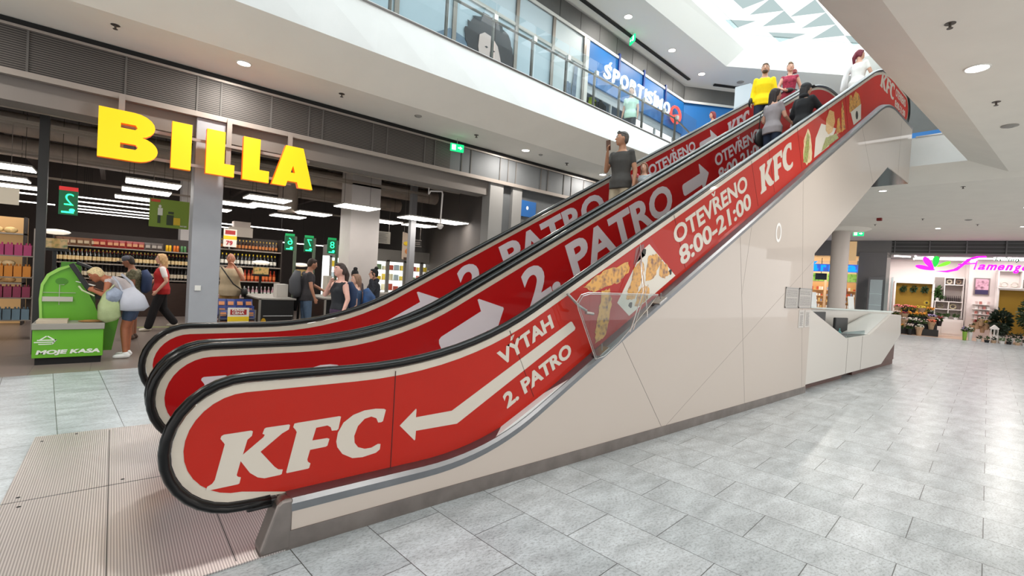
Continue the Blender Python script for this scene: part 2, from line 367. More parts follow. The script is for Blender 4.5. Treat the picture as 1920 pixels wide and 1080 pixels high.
mb = MB(); mb.box(-.93, -.82, 10.3, 10.42, 0, 4.2); tag(mb.build('steel_post', mat('post_dark', (46, 46, 46), .5)), 'dark slim steel post left of the green self checkout', 'post')
# piers right of the supermarket
mb = MB(); mb.box(6.75, 7.15, 9.0, 9.3, 0, 3.87); mb.box(7.45, 7.75, 9.0, 9.3, 0, 3.87); struct(mb.build('wall_pier', mat('pier_grey', (136, 134, 132), .6)))
mb = MB(); mb.box(7.15, 7.45, 9.1, 9.3, 0, 3.87); mb.box(7.75, 15, 9.1, 9.3, 0, 3.87); struct(mb.build('wall_infill', M_louv2))
mb = MB(); mb.box(7.78, 8.3, 9.06, 9.1, 3.2, 3.6); bs = tag(mb.build('blue_sign', mat('sign_blue', (24, 92, 160), .4)), 'small blue square wall sign under the fascia beside the escalator', 'sign')
mb = MB(); mb.ball((8.0, 9.055, 3.42), .04, .004, .05); mb.build('pictogram', mat('sign_white', (235, 240, 240), .5), bs)
# ---------------------------------------------------------------- upper storey shop wall
def UF(x): return 8.87+.075*(x-8)
def ubox(mb, x0, x1, d0, d1, z0, z1):
    """box following the upper shopfront line; d0 is in front of it (towards the void), d1 behind"""
    return mb.prism([(x0, UF(x0)-d0, z0), (x1, UF(x1)-d0, z0), (x1, UF(x1)+d1, z0), (x0, UF(x0)+d1, z0)], (0, 0, z1-z0))
mb = MB(); ubox(mb, -9, 15.6, 0, .1, 8.4, 8.93); mb.prism([(15.6, 9.44, 8.4), (19.4, 7.1, 8.4), (19.45, 7.2, 8.4), (15.6, 9.56, 8.4)], (0, 0, .53)); mb.prism([(19.4, 7.1, 8.4), (24, 7.1, 8.4), (24, 7.2, 8.4), (19.4, 7.2, 8.4)], (0, 0, .53))
struct(mb.build('wall_upper_fascia', mat('upper_fascia_grey', (84, 84, 83), .6, metal=.2, noise=.05, nscale=4)))
mb = MB(); ubox(mb, -9, 15.6, .03, 0, 8.34, 8.42); mb.prism([(15.6, 9.40, 8.34), (19.4, 7.06, 8.34), (19.4, 7.1, 8.34), (15.6, 9.44, 8.34)], (0, 0, .08)); struct(mb.build('trim_6', mat('pale_trim', (190, 190, 186), .5)))
mb = MB()
for x in [8.6+i*.87 for i in range(9)]: ubox(mb, x, x+.012, .006, 0, 8.42, 8.93)
struct(mb.build('trim_7', M_dark))
mb = MB(); ubox(mb, -9, 15.3, .35, -.25, 8.96, 8.995); mb.prism([(16.3, 8.75, 8.96), (19, 7.08, 8.96), (19, 6.95, 8.96), (16.2, 8.65, 8.96)], (0, 0, .03)); struct(mb.build('trim_8', M_black2))
# blue shopfront wall at the far corner
M_blue = mat('shop_blue', (0, 92, 156), .5)
mb = MB(); mb.prism([(15.6, 9.5, ZU), (19.4, 7.16, ZU), (19.45, 7.3, ZU), (15.6, 9.7, ZU)], (0, 0, 2.75)); mb.prism([(19.4, 7.16, ZU), (24, 7.16, ZU), (24, 7.3, ZU), (19.4, 7.3, ZU)], (0, 0, 2.75)); struct(mb.build('wall_blue', M_blue))
# ================================================================== ESCALATORS
TA = radians(28.29); CT, ST, TT = cos(TA), sin(TA), math.tan(TA)
def bez(a, b, c, n=10):
    return [((1-t)**2*a[0]+2*t*(1-t)*b[0]+t*t*c[0], (1-t)**2*a[1]+2*t*(1-t)*b[1]+t*t*c[1]) for t in [i/n for i in range(n+1)]]
def slope_run(zlow, zhigh, c, x0, x1, r0=.8, r1=.95):
    """level - blend - incline z = TT*x + c - blend - level"""
    xa = (zlow-c)/TT; xb = (zhigh-c)/TT
    P = [(x0, zlow)] + bez((xa-r0, zlow), (xa, zlow), (xa+r0*CT, zlow+r0*ST))
    P += bez((xb-r1*CT, zhigh-r1*ST), (xb, zhigh), (xb+r1, zhigh)) + [(x1, zhigh)]
    return P
XE = 14.95
def rail_path(off):
    R = .3675-off; zt = .995-off; cx, cz = .575, .6275
    P = [(.72, .26+off)] + [(cx-R*sin(a), cz-R*cos(a)) for a in [pi*i/16 for i in range(17)]]
    top = slope_run(zt, 6.64-off, -.057-off/CT, .75, XE-.45)
    P += top; cx2 = XE-.40; cz2 = 6.64-.3675
    P += [(cx2+R*sin(a), cz2+R*cos(a)) for a in [pi*i/16 for i in range(17)]] + [(XE-.6, cz2-R)]
    return P
def deck_path(off=0, x0=.80, x1=None):
    return slope_run(.29+off, 5.94+off, -.897+off/CT, x0, x1 or XE+.05, .55, .7)
def panel_poly(off, dz=0):
    top = rail_path(off)
    d = deck_path(dz, .80, XE-.5)
    return top[1:-1] + [(XE-.5, d[-1][1])] + d[::-1][1:]
def steps_z(x): return max(0.0, min(ZU, TT*x-1.07))
M_red = mat('poster_red', (178, 30, 12), .6, spec=.15, coat=.35, coatr=.02, noise=.05, nscale=1.5)
M_red2 = mat('panel_red_inner', (170, 2, 6), .6, spec=.15, coat=.2, coatr=.03, noise=.04, nscale=1.5)
M_let = mat('lettering_cream', (206, 198, 186), .45, coat=.8, coatr=.03)
M_let2 = mat('lettering_lilac_white', (212, 202, 210), .45, coat=.5, coatr=.03)
K_ = [(0.462,0.665),(0.466,0.679),(0.477,0.685),(0.606,0.686),(0.615,0.68),(0.611,0.656),(0.59,0.638),(0.571,0.559),(0.669,0.638),(0.676,0.651),(0.664,0.658),(0.672,0.685),(0.681,0.69),(0.8,0.69),(0.806,0.685),(0.801,0.661),(0.766,0.644),(0.658,0.559),(0.734,0.459),(0.755,0.439),(0.779,0.433),(0.774,0.408),(0.766,0.405),(0.685,0.404),(0.65,0.417),(0.61,0.451),(0.562,0.526),(0.546,0.453),(0.552,0.443),(0.567,0.436),(0.561,0.404),(0.553,0.401),(0.42,0.4),(0.407,0.403),(0.412,0.421),(0.434,0.432),(0.445,0.449),(0.483,0.632),(0.478,0.641)]
F_ = [(0.824,0.67),(0.83,0.69),(0.848,0.692),(1.088,0.696),(1.1,0.692),(1.088,0.618),(1.079,0.611),(1.048,0.613),(1.04,0.636),(1.02,0.65),(0.954,0.646),(0.935,0.573),(1.023,0.572),(1.036,0.565),(1.026,0.526),(1.016,0.521),(0.925,0.519),(0.912,0.464),(0.916,0.45),(0.931,0.437),(0.925,0.411),(0.918,0.408),(0.801,0.407),(0.798,0.413),(0.845,0.638),(0.838,0.652)]
C_ = [(1.395,0.694),(1.379,0.623),(1.368,0.617),(1.346,0.618),(1.332,0.648),(1.297,0.664),(1.253,0.656),(1.211,0.616),(1.19,0.556),(1.195,0.513),(1.219,0.48),(1.264,0.461),(1.308,0.46),(1.353,0.477),(1.37,0.473),(1.367,0.438),(1.341,0.421),(1.252,0.41),(1.186,0.417),(1.121,0.456),(1.087,0.504),(1.079,0.54),(1.086,0.594),(1.118,0.652),(1.179,0.692),(1.25,0.71),(1.325,0.711),(1.383,0.702)]
def inc(s, n):
    """point on a balustrade face: s along the slope, n up from the handrail line"""
    return (s*CT-n*ST, -.057+s*ST+n*CT)
def ip(pts): return [inc(*p) for p in pts]
def decal(mb, pts, y, d=.002): mb.xz(pts, y-d, y)
def kfc(mb, y, mapf, d=.002):
    for L in (K_, F_, C_): decal(mb, [mapf(a, b) for a, b in L], y, d)
def inc_text(mb, s, s0, n0, y, w, h, bold=.035, shear=0):
    x, z = inc(s0, n0); add_text(mb, s, (x, y-.001, z), (CT, 0, ST), (-ST, 0, CT), w, h, bold, shear, .002)
def rounded_arrow(s0, s1, sh, nt, nb, ht, hb, r=.05):
    """outline of a block arrow pointing up the slope: tail s0, head base sh, tip s1"""
    return [(s0, nt-r), (s0+r*.3, nt-r*.3), (s0+r, nt), (sh, nt), (sh+.01, ht), (sh+.03, ht+.0), (s1, (ht+hb)/2+.01), (s1, (ht+hb)/2-.01), (sh+.03, hb), (sh+.01, hb), (sh, nb), (s0+r, nb), (s0+r*.3, nb+r*.3), (s0, nb+r)]
def caron(parent, m, s, n, y):
    mb = MB(); decal(mb, [inc(s+a, n+b) for a, b in ((-.055, .05), (-.025, .05), (0, .022), (.025, .05), (.055, .05), (.018, 0), (-.018, 0))], y); mb.build('lettering_accent', m, parent)
def sweep(mb, path, sec):
    """section of (y, dz) points swept along an x-z path"""
    n = len(sec); P = [(x, y, z+dz) for x, z in path for y, dz in sec]
    F = [(i*n+k, i*n+(k+1) % n, (i+1)*n+(k+1) % n, (i+1)*n+k) for i in range(len(path)-1) for k in range(n)]
    F += [tuple(range(n-1,-1,-1)), tuple((len(path)-1)*n+k for k in range(n))]
    return mb.add(P, F)
def handrail(parent, y):
    mb = MB(); mb.tube([(x, y, z) for x, z in rail_path(.018)], .040, 12, ry=.022, up=(0, 1, 0)); 
    # tube frame: u lies in the plane, w across; rebuilt so the flat side faces outwards
    return mb.build('handrail', M_rubber, parent, smooth=True)
def esc(name, label, loc, ya, yb):
    e = thing(name, label, 'escalator', loc, 'escalators of the hall')
    for y in (ya, yb):
        mb = MB(); mb.tube([(x, y, z) for x, z in rail_path(.014)], .026, 12, ry=.045, up=(0, 1, 0)); mb.build('handrail', M_rubber, e, smooth=True)
        mb = MB(); mb.xz(panel_poly(.045), y-.006, y+.006); mb.build('balustrade_panel', M_cream, e)
        mb = MB(); mb.tube([(x, y, z) for x, z in rail_path(.038)], .005, 6, ry=.012, up=(0, 1, 0)); mb.build('rail_guide', M_dark, e, smooth=True)
    s0 = MB(); sweep(s0, deck_path(0, .8), [(ya+.008, 0), (ya+.13, -.02), (ya+.13, -.35), (ya+.12, -.35), (ya+.12, -.05), (ya+.008, -.03)]); s0.build('inner_deck', M_steel, e)
    s0 = MB(); sweep(s0, deck_path(0, .8), [(yb-.008, 0), (yb-.13, -.02), (yb-.13, -.35), (yb-.12, -.35), (yb-.12, -.05), (yb-.008, -.03)]); s0.build('inner_deck', M_steel, e)
    # moving steps
    y0, y1 = ya+.14, yb-.14; x = 1.55
    i = 0
    while x < 13.0:
        zt = steps_z(x+.36); zt = max(.02, zt)
        mb = MB(); mb.box(x, x+.37, y0, y1, zt-.02, zt); mb.box(x-.01, x+.02, y0, y1, zt-.20, zt-.004)
        mb.mat(1); mb.box(x-.005, x+.02, y0, y1, zt, zt+.002); mb.build('step', [M_dsteel, mat('step_yellow_edge', (190, 160, 40), .5)], e); x += .37; i += 1
    mb = MB(); mb.box(13.0, 15.2, y0, y1, ZU-.03, ZU+.006); mb.build('upper_landing_plate', M_steel, e)
    mb = MB(); mb.box(1.28, 1.55, y0, y1, -.02, .012); mb.build('comb_plate', M_steel, e)
    return e
eF = esc('escalator', 'front escalator going up, its red outer panel nearest the camera', (7, 3.46, 0), 2.87, 4.05)
eB = esc('escalator', 'rear escalator coming down, behind the front one towards the supermarket', (7, 4.79, 0), 4.22, 5.36)
# ---------------- printed panels facing the camera
def red_field(e, y, m, off=.095, x0=None):
    mb = MB(); mb.xz(panel_poly(off, .01), y-.009, y-.006); return mb.build('red_print', m, e)
rF = red_field(eF, 2.87, M_red); rF2 = red_field(eF, 4.05, M_red2); rB2 = red_field(eB, 5.36, M_red2)
# outer panel: KFC, arrow with VYTAH / 2. PATRO, food photo, opening hours, KFC
yl = 2.87-.009
mb = MB(); kfc(mb, yl, lambda a, b: (a, b)); mb.build('logo_lettering', M_let, rF)
mb = MB(); decal(mb, [(1.501,.573),(1.618,.672),(1.622,.664),(1.62,.612),(1.912,.618),(3.115,1.250),(3.135,1.250),(3.185,1.195),(3.178,1.175),(1.963,.516),(1.626,.518),(1.624,.458),(1.618,.453)], yl); mb.build('arrow', M_let, rF)
mb = MB(); inc_text(mb, 'VYTAH', 2.53, -.27, yl, .635, .128, .04); mb.build('lettering', M_let, rF); mb = MB(); decal(mb, ip([(2.69, -.128), (2.715, -.128), (2.75, -.098), (2.71, -.098)]), yl); mb.build('lettering_accent', M_let, rF)
mb = MB(); inc_text(mb, '2. PATRO', 2.44, -.612, yl, .83, .132, .04); mb.build('lettering', M_let, rF)
mb = MB(); inc_text(mb, 'OTEVRENO', 5.19, -.375, yl, 1.90, .208, .03); mb.build('lettering', M_let, rF); caron(rF, M_let, 6.19, -.155, yl)
mb = MB(); inc_text(mb, '8:00-21:00', 5.215, -.64, yl, 1.90, .222, .03); mb.build('lettering', M_let, rF)
def k2(s0, n0, k): return lambda a, b: inc(s0+(a-.407)*k, n0+(b-.400)*k)
mb = MB(); kfc(mb, yl, k2(7.44, -.57, 1.28)); mb.build('logo_lettering', M_let, rF)
mb = MB(); kfc(mb, yl, lambda a, b: (12.25+(a-.407)*1.2, 6.13+(b-.4)*1.2)); mb.build('logo_lettering', M_let, rF)
mb = MB(); add_text(mb, 'OTEVRENO', (13.55, yl-.001, 6.30), (1, 0, 0), (0, 0, 1), 1.0, .18, .03, 0, .002); mb.build('lettering', M_let, rF); mb = MB(); add_text(mb, '8:00-21:00', (13.55, yl-.001, 6.06), (1, 0, 0), (0, 0, 1), 1.0, .16, .03, 0, .002); mb.build('lettering', M_let, rF)
M_seam = mat('panel_joint', (60, 14, 12), .7)
mb = MB(); mb.xz([(1.448, .30), (1.453, .30), (1.453, .945), (1.448, .945)], yl-.002, yl); mb.build('panel_joint', M_seam, rF)
for s in (2.72, 5.28, 7.31, 7.89, 9.0, 10.4, 11.4): mb = MB(); decal(mb, [inc(s-.002, -.69), inc(s+.002, -.69), inc(s+.002, -.05), inc(s-.002, -.05)], yl); mb.build('panel_joint', M_seam, rF)
# food photographs printed on the outer panel
def foodmat(name, a, b, sc=22):
    m = bpy.data.materials.new(name); m.use_nodes = True; nt = m.node_tree; p = nt.nodes['Principled BSDF']; L = nt.links.new
    tc = nt.nodes.new('ShaderNodeTexCoord'); v = nt.nodes.new('ShaderNodeTexVoronoi'); v.inputs['Scale'].default_value = sc; L(tc.outputs['Object'], v.inputs[0])
    n = nt.nodes.new('ShaderNodeTexNoise'); n.inputs['Scale'].default_value = sc*.8; n.inputs['Detail'].default_value = 6; L(tc.outputs['Object'], n.inputs[0])
    ad = nt.nodes.new('ShaderNodeMath'); ad.operation = 'MULTIPLY_ADD'; ad.inputs[1].default_value = .35; L(v.outputs['Distance'], ad.inputs[0]); L(n.outputs[0], ad.inputs[2])
    cr = nt.nodes.new('ShaderNodeValToRGB'); cr.color_ramp.elements[0].color = (*lin(b), 1); cr.color_ramp.elements[0].position = .42; cr.color_ramp.elements[1].color = (*lin(a), 1); cr.color_ramp.elements[1].position = .72
    L(ad.outputs[0], cr.inputs[0]); L(cr.outputs[0], p.inputs['Base Color']); p.inputs['Roughness'].default_value = .45; p.inputs['Coat Weight'].default_value = .8; p.inputs['Coat Roughness'].default_value = .02
    return m
M_chick = foodmat('fried_chicken_print', (222, 158, 44), (112, 56, 14)); M_wrap = foodmat('tortilla_print', (226, 206, 160), (190, 150, 90), 14)
M_salad = foodmat('salad_print', (150, 165, 70), (120, 50, 30), 40); M_bun = foodmat('bun_print', (222, 176, 100), (188, 128, 60), 60)
M_paper = mat('paper_print', (222, 216, 204), .45, coat=.8); M_ink = mat('ink_black', (30, 28, 26), .5); M_dred = mat('deep_red_print', (120, 16, 22), .45, coat=.8)
def blob(pts, k=.012, n=4, seed=1):
    r = random.Random(seed); out = []
    for i in range(len(pts)):
        a, b = pts[i], pts[(i+1) % len(pts)]
        for j in range(n):
            t = j/n; out.append((a[0]+(b[0]-a[0])*t+r.uniform(-k, k), a[1]+(b[1]-a[1])*t+r.uniform(-k, k)))
    return out
ph = MB(); decal(ph, ip([(3.50, -.685), (5.03, -.685), (4.78, -.10), (3.74, -.10)]), yl, .001); ph.build('food_photo', mat('poster_red_dull', (176, 30, 24), .5, spec=.2, coat=.35, coatr=.02), rF)
mb = MB(); decal(mb, ip([(4.02, -.48), (4.60, -.17), (4.73, -.16), (5.06, -.68), (4.14, -.69)]), yl-.001, .0015); mb.build('food_photo', M_paper, rF)
mb = MB(); decal(mb, ip([(4.40, -.25), (4.50, -.11), (4.64, -.12), (4.62, -.24)]), yl-.001, .0015); mb.build('food_photo', M_dred, rF)
mb = MB()
for i, q in enumerate([[(3.62, -.12), (3.80, -.10), (4.02, -.12), (4.33, -.19), (4.32, -.27), (4.13, -.31), (3.93, -.26), (3.75, -.22)],
          [(3.86, -.27), (3.96, -.29), (3.95, -.42), (3.84, -.58), (3.72, -.69), (3.58, -.68), (3.62, -.58), (3.74, -.42)],
          [(4.40, -.28), (4.54, -.25), (4.56, -.36), (4.42, -.48), (4.28, -.58), (4.16, -.52), (4.22, -.44), (4.32, -.36)],
          [(4.68, -.27), (4.80, -.30), (4.88, -.40), (4.80, -.46), (4.66, -.52), (4.52, -.50), (4.56, -.40)],
          [(4.36, -.53), (4.50, -.52), (4.56, -.60), (4.48, -.67), (4.34, -.685), (4.26, -.64)],
          [(4.86, -.42), (4.95, -.50), (4.96, -.60), (4.84, -.62), (4.76, -.54)]]):
    decal(mb, ip(blob(q, .012, 5, i)), yl-.003, .0015)
mb.build('food_photo', M_chick, rF)
mb = MB()
mb.tube([(*inc(4.20+.035*cos(a), -.56+.03*sin(a)), 0) for a in [0]*2], .001, 3) if False else None
for c in ((4.20, -.60), (4.62, -.20), (4.98, -.60)):
    decal(mb, ip([(c[0]+.03*cos(a)*(1+.3*sin(3*a)), c[1]+.03*sin(a)) for a in [2*pi*i/14 for i in range(14)]]), yl-.003, .0008)
mb.build('food_photo', M_ink, rF)
# twister wrap, burger, strips, bucket
mb = MB(); decal(mb, ip(blob([(9.10, -.56), (9.20, -.30), (9.42, -.16), (9.50, -.24), (9.52, -.46), (9.46, -.68), (9.22, -.69)], .01, 4, 9)), yl, .001); mb.build('food_photo', M_wrap, rF)
mb = MB(); decal(mb, ip(blob([(9.08, -.60), (9.22, -.40), (9.40, -.22), (9.46, -.30), (9.36, -.50), (9.24, -.66)], .014, 4, 4)), yl-.001, .001); mb.build('food_photo', M_salad, rF)
mb = MB(); decal(mb, ip([(9.56, -.68), (9.72, -.40), (10.05, -.24), (10.75, -.50), (10.3, -.69)]), yl, .001); mb.build('food_photo', M_paper, rF)
mb = MB(); decal(mb, ip(blob([(10.22, -.40), (10.30, -.22), (10.50, -.12), (10.72, -.20), (10.72, -.38), (10.55, -.50), (10.34, -.50)], .006, 4, 5)), yl-.002, .001); mb.build('food_photo', M_bun, rF)
mb = MB(); decal(mb, ip(blob([(9.9, -.68), (10.2, -.52), (10.7, -.58), (10.85, -.69)], .012, 5, 6)), yl-.002, .001); mb.build('food_photo', M_salad, rF)
mb = MB()
for i, q in enumerate([[(10.72, -.60), (10.86, -.36), (10.98, -.36), (11.0, -.62)], [(11.02, -.64), (11.12, -.24), (11.2, -.10), (11.26, -.3), (11.24, -.64)], [(11.55, -.42), (11.62, -.12), (11.78, -.14), (11.82, -.42)],
                       [(11.78, -.44), (11.84, -.20), (12.0, -.12), (12.22, -.22), (12.30, -.44)]]): decal(mb, ip(blob(q, .012, 5, i+20)), yl-.002, .001)
mb.build('food_photo', M_chick, rF)
mb = MB(); decal(mb, ip([(11.62, -.42), (12.30, -.42), (12.22, -.69), (11.74, -.69)]), yl-.003, .001); mb.build('food_photo', M_paper, rF)
mb = MB(); decal(mb, ip([(11.98+.08*cos(a), -.56+.08*sin(a)) for a in [2*pi*i/16 for i in range(16)]]), yl-.0035, .001); mb.build('food_photo', M_ink, rF)
# inner prints of both escalators
def inner_print(field, y):
    yl = y-.009
    mb = MB(); kfc(mb, yl, lambda a, b: (.455+(a-.407)*1.07, .45+(b-.4)*1.07)); mb.build('logo_lettering', M_let2, field)
    for A_ in ((2.665, 3.54, 3.255, -.283, -.515, -.15, -.64), (7.51, 8.38, 8.11, -.32, -.51, -.17, -.62), (10.68, 11.52, 11.22, -.285, -.50, -.15, -.62)): mb = MB(); decal(mb, ip(rounded_arrow(*A_)), yl); mb.build('arrow', M_let2, field)
    mb = MB(); inc_text(mb, '2. PATRO', 3.90, -.60, yl, 3.28, .455, .035); mb.build('lettering', M_let2, field)
    mb = MB(); inc_text(mb, 'OTEVRENO', 8.66, -.385, yl, 1.84, .205, .03); mb.build('lettering', M_let2, field); caron(field, M_let2, 9.63, -.168, yl)
    mb = MB(); inc_text(mb, '8:00-21:00', 8.70, -.655, yl, 1.84, .22, .03); mb.build('lettering', M_let2, field)
    mb = MB(); kfc(mb, yl, k2(12.0, -.57, 1.28)); mb.build('logo_lettering', M_let2, field)
inner_print(rF2, 4.05); inner_print(rB2, 5.36)
# grey cover between the two machines
mb = MB(); sweep(mb, [(x, z) for x, z in rail_path(.05)][18:-18], [(4.085, 0), (4.185, 0), (4.185, -.02), (4.085, -.02)]); cv = tag(mb.build('centre_cover', mat('cover_grey', (96, 102, 102), .5)), 'grey metal cover strip filling the gap between the two escalators', 'cover')
mb = MB(); sweep(mb, deck_path(0, .8), [(4.06, 0), (4.21, 0), (4.21, -.06), (4.06, -.06)]); tag(mb.build('centre_deck', M_steel), 'steel deck strip low between the two escalators', 'deck')
# outer steel decking and cladding of the near side
ck = thing('escalator_cladding', 'glossy off-white side cladding under the front escalator with steel deck and plinth', 'cladding', (5, 2.79, 0))
YS = 2.778
d = deck_path(0, .80)
mb = MB(); mb.xz([(.80, .105)]+[(x, z-.055) for x, z in d]+[(XE+.05, 4.55), (12.97, 4.55), (8.82, 2.31), (8.82, .105)], YS, YS+.02); side = mb.build('side_panel', M_clad, ck)
mb = MB(); sweep(mb, d, [(YS-.004, -.075), (YS-.006, -.03), (YS+.012, -.004), (2.862, .012), (2.862, -.05), (YS+.02, -.075)]); mb.build('deck_strip', mat('satin_steel', (138, 140, 144), .36, metal=1, noise=.05, nscale=9), ck, smooth=30)
mb = MB(); mb.box(.79, 8.82, YS-.006, YS+.02, 0, .107); mb.build('plinth', M_dsteel, ck)
mb = MB(); mb.xz([(.668, 0), (.655, .03), (.735, .27), (.76, .292), (.82, .292), (.82, 0)], YS-.008, 2.90); ec = mb.build('end_cap', M_dsteel, ck, bevel=.02, seg=3)
mb = MB(); mb.box(.60, .76, 2.84, 2.90, .235, .285); mb.build('handrail_inlet', M_black, ck, bevel=.01)
mb = MB(); mb.obox((.702, 2.84, .155), (.012, 0, .036), (0, .018, 0), (-.003, 0, .001)); mb.build('indicator_light', M_black, ck)
def seam(a, b, w=.004):
    mb = MB()
    A = Vector((a[0], 0, a[1])); B = Vector((b[0], 0, b[1])); t = (B-A).normalized(); n = Vector((-t.z, 0, t.x))*w/2
    mb.xz([((A+n).x, (A+n).z), ((B+n).x, (B+n).z), ((B-n).x, (B-n).z), ((A-n).x, (A-n).z)], YS-.0012, YS); mb.build('panel_joint', mat('joint_grey', (120, 114, 110), .6), ck)
seam((3.75, 1.09), (4.56, .107)); seam((6.10, 2.34), (6.565, .107)); seam((6.42, 2.50), (6.26, 1.55), .002)
seam((4.65, .107), (8.82, 2.20), .002); seam((8.10, 3.38), (8.654, .107)); seam((10.9, 4.90), (11.9, 4.0), .003); seam((13.9, 5.8), (13.9, 4.56), .003)
mb = MB(); mb.xz([(.9, .02), (.9, .1), (1.7, .1), (12.4, 5.20), (14.98, 5.30), (14.98, 4.57), (12.97, 4.57), (8.80, 2.33), (8.80, .02)], YS+.02, 5.44); tag(mb.build('escalator_truss', M_white), 'enclosed white underside box carrying both escalators', 'truss')
mb = MB(); mb.xz([(.80, .0)]+[(x, z-.055) for x, z in d]+[(XE+.05, 4.55), (12.97, 4.55), (8.82, 2.31), (8.82, 0)], 5.44, 5.46); mb.build('side_panel', M_clad, ck)
mb = MB(); mb.box(12.97, 14.98, YS, 5.46, 4.53, 4.55); tag(mb.build('soffit_plate', M_mirror), 'mirror-polished steel soffit under the escalator top landing reflecting the floor', 'soffit')
# O mark and taped notices on the cladding
mb = MB()
P1 = [(7.30+.10*cos(a), 2.49+.14*sin(a)) for a in [2*pi*i/24 for i in range(24)]]; P2 = [(7.30+.065*cos(a), 2.49+.10*sin(a)) for a in [2*pi*i/24 for i in range(24)]]
mb.add([(x, YS-.002, z) for x, z in P1+P2], [(i, (i+1) % 24, 24+(i+1) % 24, 24+i) for i in range(24)]); mb.build('white_ring_mark', mat('mark_white', (235, 235, 235), .4), ck)
M_sheet = mat('notice_paper', (196, 192, 188), .5); M_txt = mat('notice_ink', (92, 90, 92), .6); M_frm = mat('notice_frame', (168, 166, 164), .3, metal=.6)
def notice(x0, x1, z0, z1, lab, frame=True, seed=0):
    mb = MB(); mb.box(x0, x1, YS-.006, YS-.001, z0, z1); n = mb.build('notice', M_sheet); tag(n, lab, 'notice')
    if frame:
        mb = MB(); t = .018
        for b in ((x0, x1, z0, z0+t), (x0, x1, z1-t, z1), (x0, x0+t, z0, z1), (x1-t, x1, z0, z1)): mb.box(b[0], b[1], YS-.012, YS-.004, b[2], b[3])
        mb.build('frame', M_frm, n)
    r = random.Random(seed); mb = MB(); z = z1-.04
    while z > z0+.03:
        a = x0+.05; 
        while a < x1-.06:
            b = min(x1-.05, a+r.uniform(.03, .14)); mb.box(a, b, YS-.0075, YS-.006, z-.005, z); a = b+.012
        z -= .016 if r.random() > .15 else .03
    mb.build('printed_lines', M_txt, n)
notice(7.70, 8.22, 1.405, 1.72, 'framed printed notice on the white cladding, left of the pair', True, 1)
notice(8.25, 8.80, 1.405, 1.725, 'framed printed notice on the white cladding, right of the pair beside the info desk', True, 2)
notice(8.30, 8.53, 1.09, 1.375, 'unframed opening hours sheet taped below the framed notices, left one', False, 3)
notice(8.56, 8.80, 1.095, 1.375, 'unframed opening hours sheet taped below the framed notices, right one', False, 4)
# acrylic anti-climb guard on the outer deck
gd = thing('acrylic_guard', 'clear acrylic anti-climb guard screwed to the outer deck beside the chicken photo', 'guard', (3.6, 2.7, 1.0))
mb = MB(); G = [inc(s, n) for s, n in [(3.40, -.64), (3.36, -.10), (3.37, -.02), (3.44, .03), (4.05, -.19), (4.62, -.52), (4.60, -.60), (4.3, -.72), (3.5, -.74)]]
G = [(3.30, .93), (3.03, 1.38), (3.01, 1.44), (3.06, 1.50), (3.15, 1.52), (4.22, 1.53), (4.10, 1.42), (3.62, 1.06), (3.42, .95)]
mb.xz(G, 2.700, 2.708); mb.build('sheet', M_acr, gd)
mb = MB(); mb.tube([(x, 2.704, z) for x, z in G], .0035, 5, closed=True, up=(0, 1, 0)); mb.tube([(x*.985+.09, 2.72, z*.985+.01) for x, z in G[:6]], .003, 5, up=(0, 1, 0)); mb.build('polished_edge', mat('acrylic_edge', (232, 222, 214), .2, trans=.5), gd)
mb = MB(); mb.prism([(4.05, 2.70, 1.30), (4.08, 2.86, 1.98), (4.085, 2.86, 1.98), (4.055, 2.70, 1.30)], (0, .0, .05)); mb.tube([(3.78, 2.70, 1.16), (3.98, 2.72, 1.55), (4.02, 2.80, 1.86)], .006, 5); mb.tube([(3.83, 2.70, 1.18), (4.06, 2.72, 1.62)], .005, 5); mb.build('fin', MATS['acrylic_edge'], gd)
for s, n in ((3.50, -.73), (4.52, -.73)):
    x, z = inc(s, n); mb = MB(); mb.obox((x+.02, 2.77, z+.02), (.075*CT, 0, .075*ST), (0, .055, 0), (-.012*ST, 0, .012*CT)); mb.build('bracket', M_steel, gd, bevel=.004)
    mb = MB(); mb.tube([(x, 2.74, z+.04), (x-.03, 2.72, z+.10)], .006, 6); mb.build('screw_arm', M_steel, gd)
mb = MB(); mb.tube([(3.03, 2.84, 1.50), (3.08, 2.74, 1.40), (3.15, 2.71, 1.36)], .012, 8); mb.tube([(3.14, 2.71, 1.345), (3.24, 2.71, 1.335)], .014, 8); mb.build('clamp', M_steel, gd)
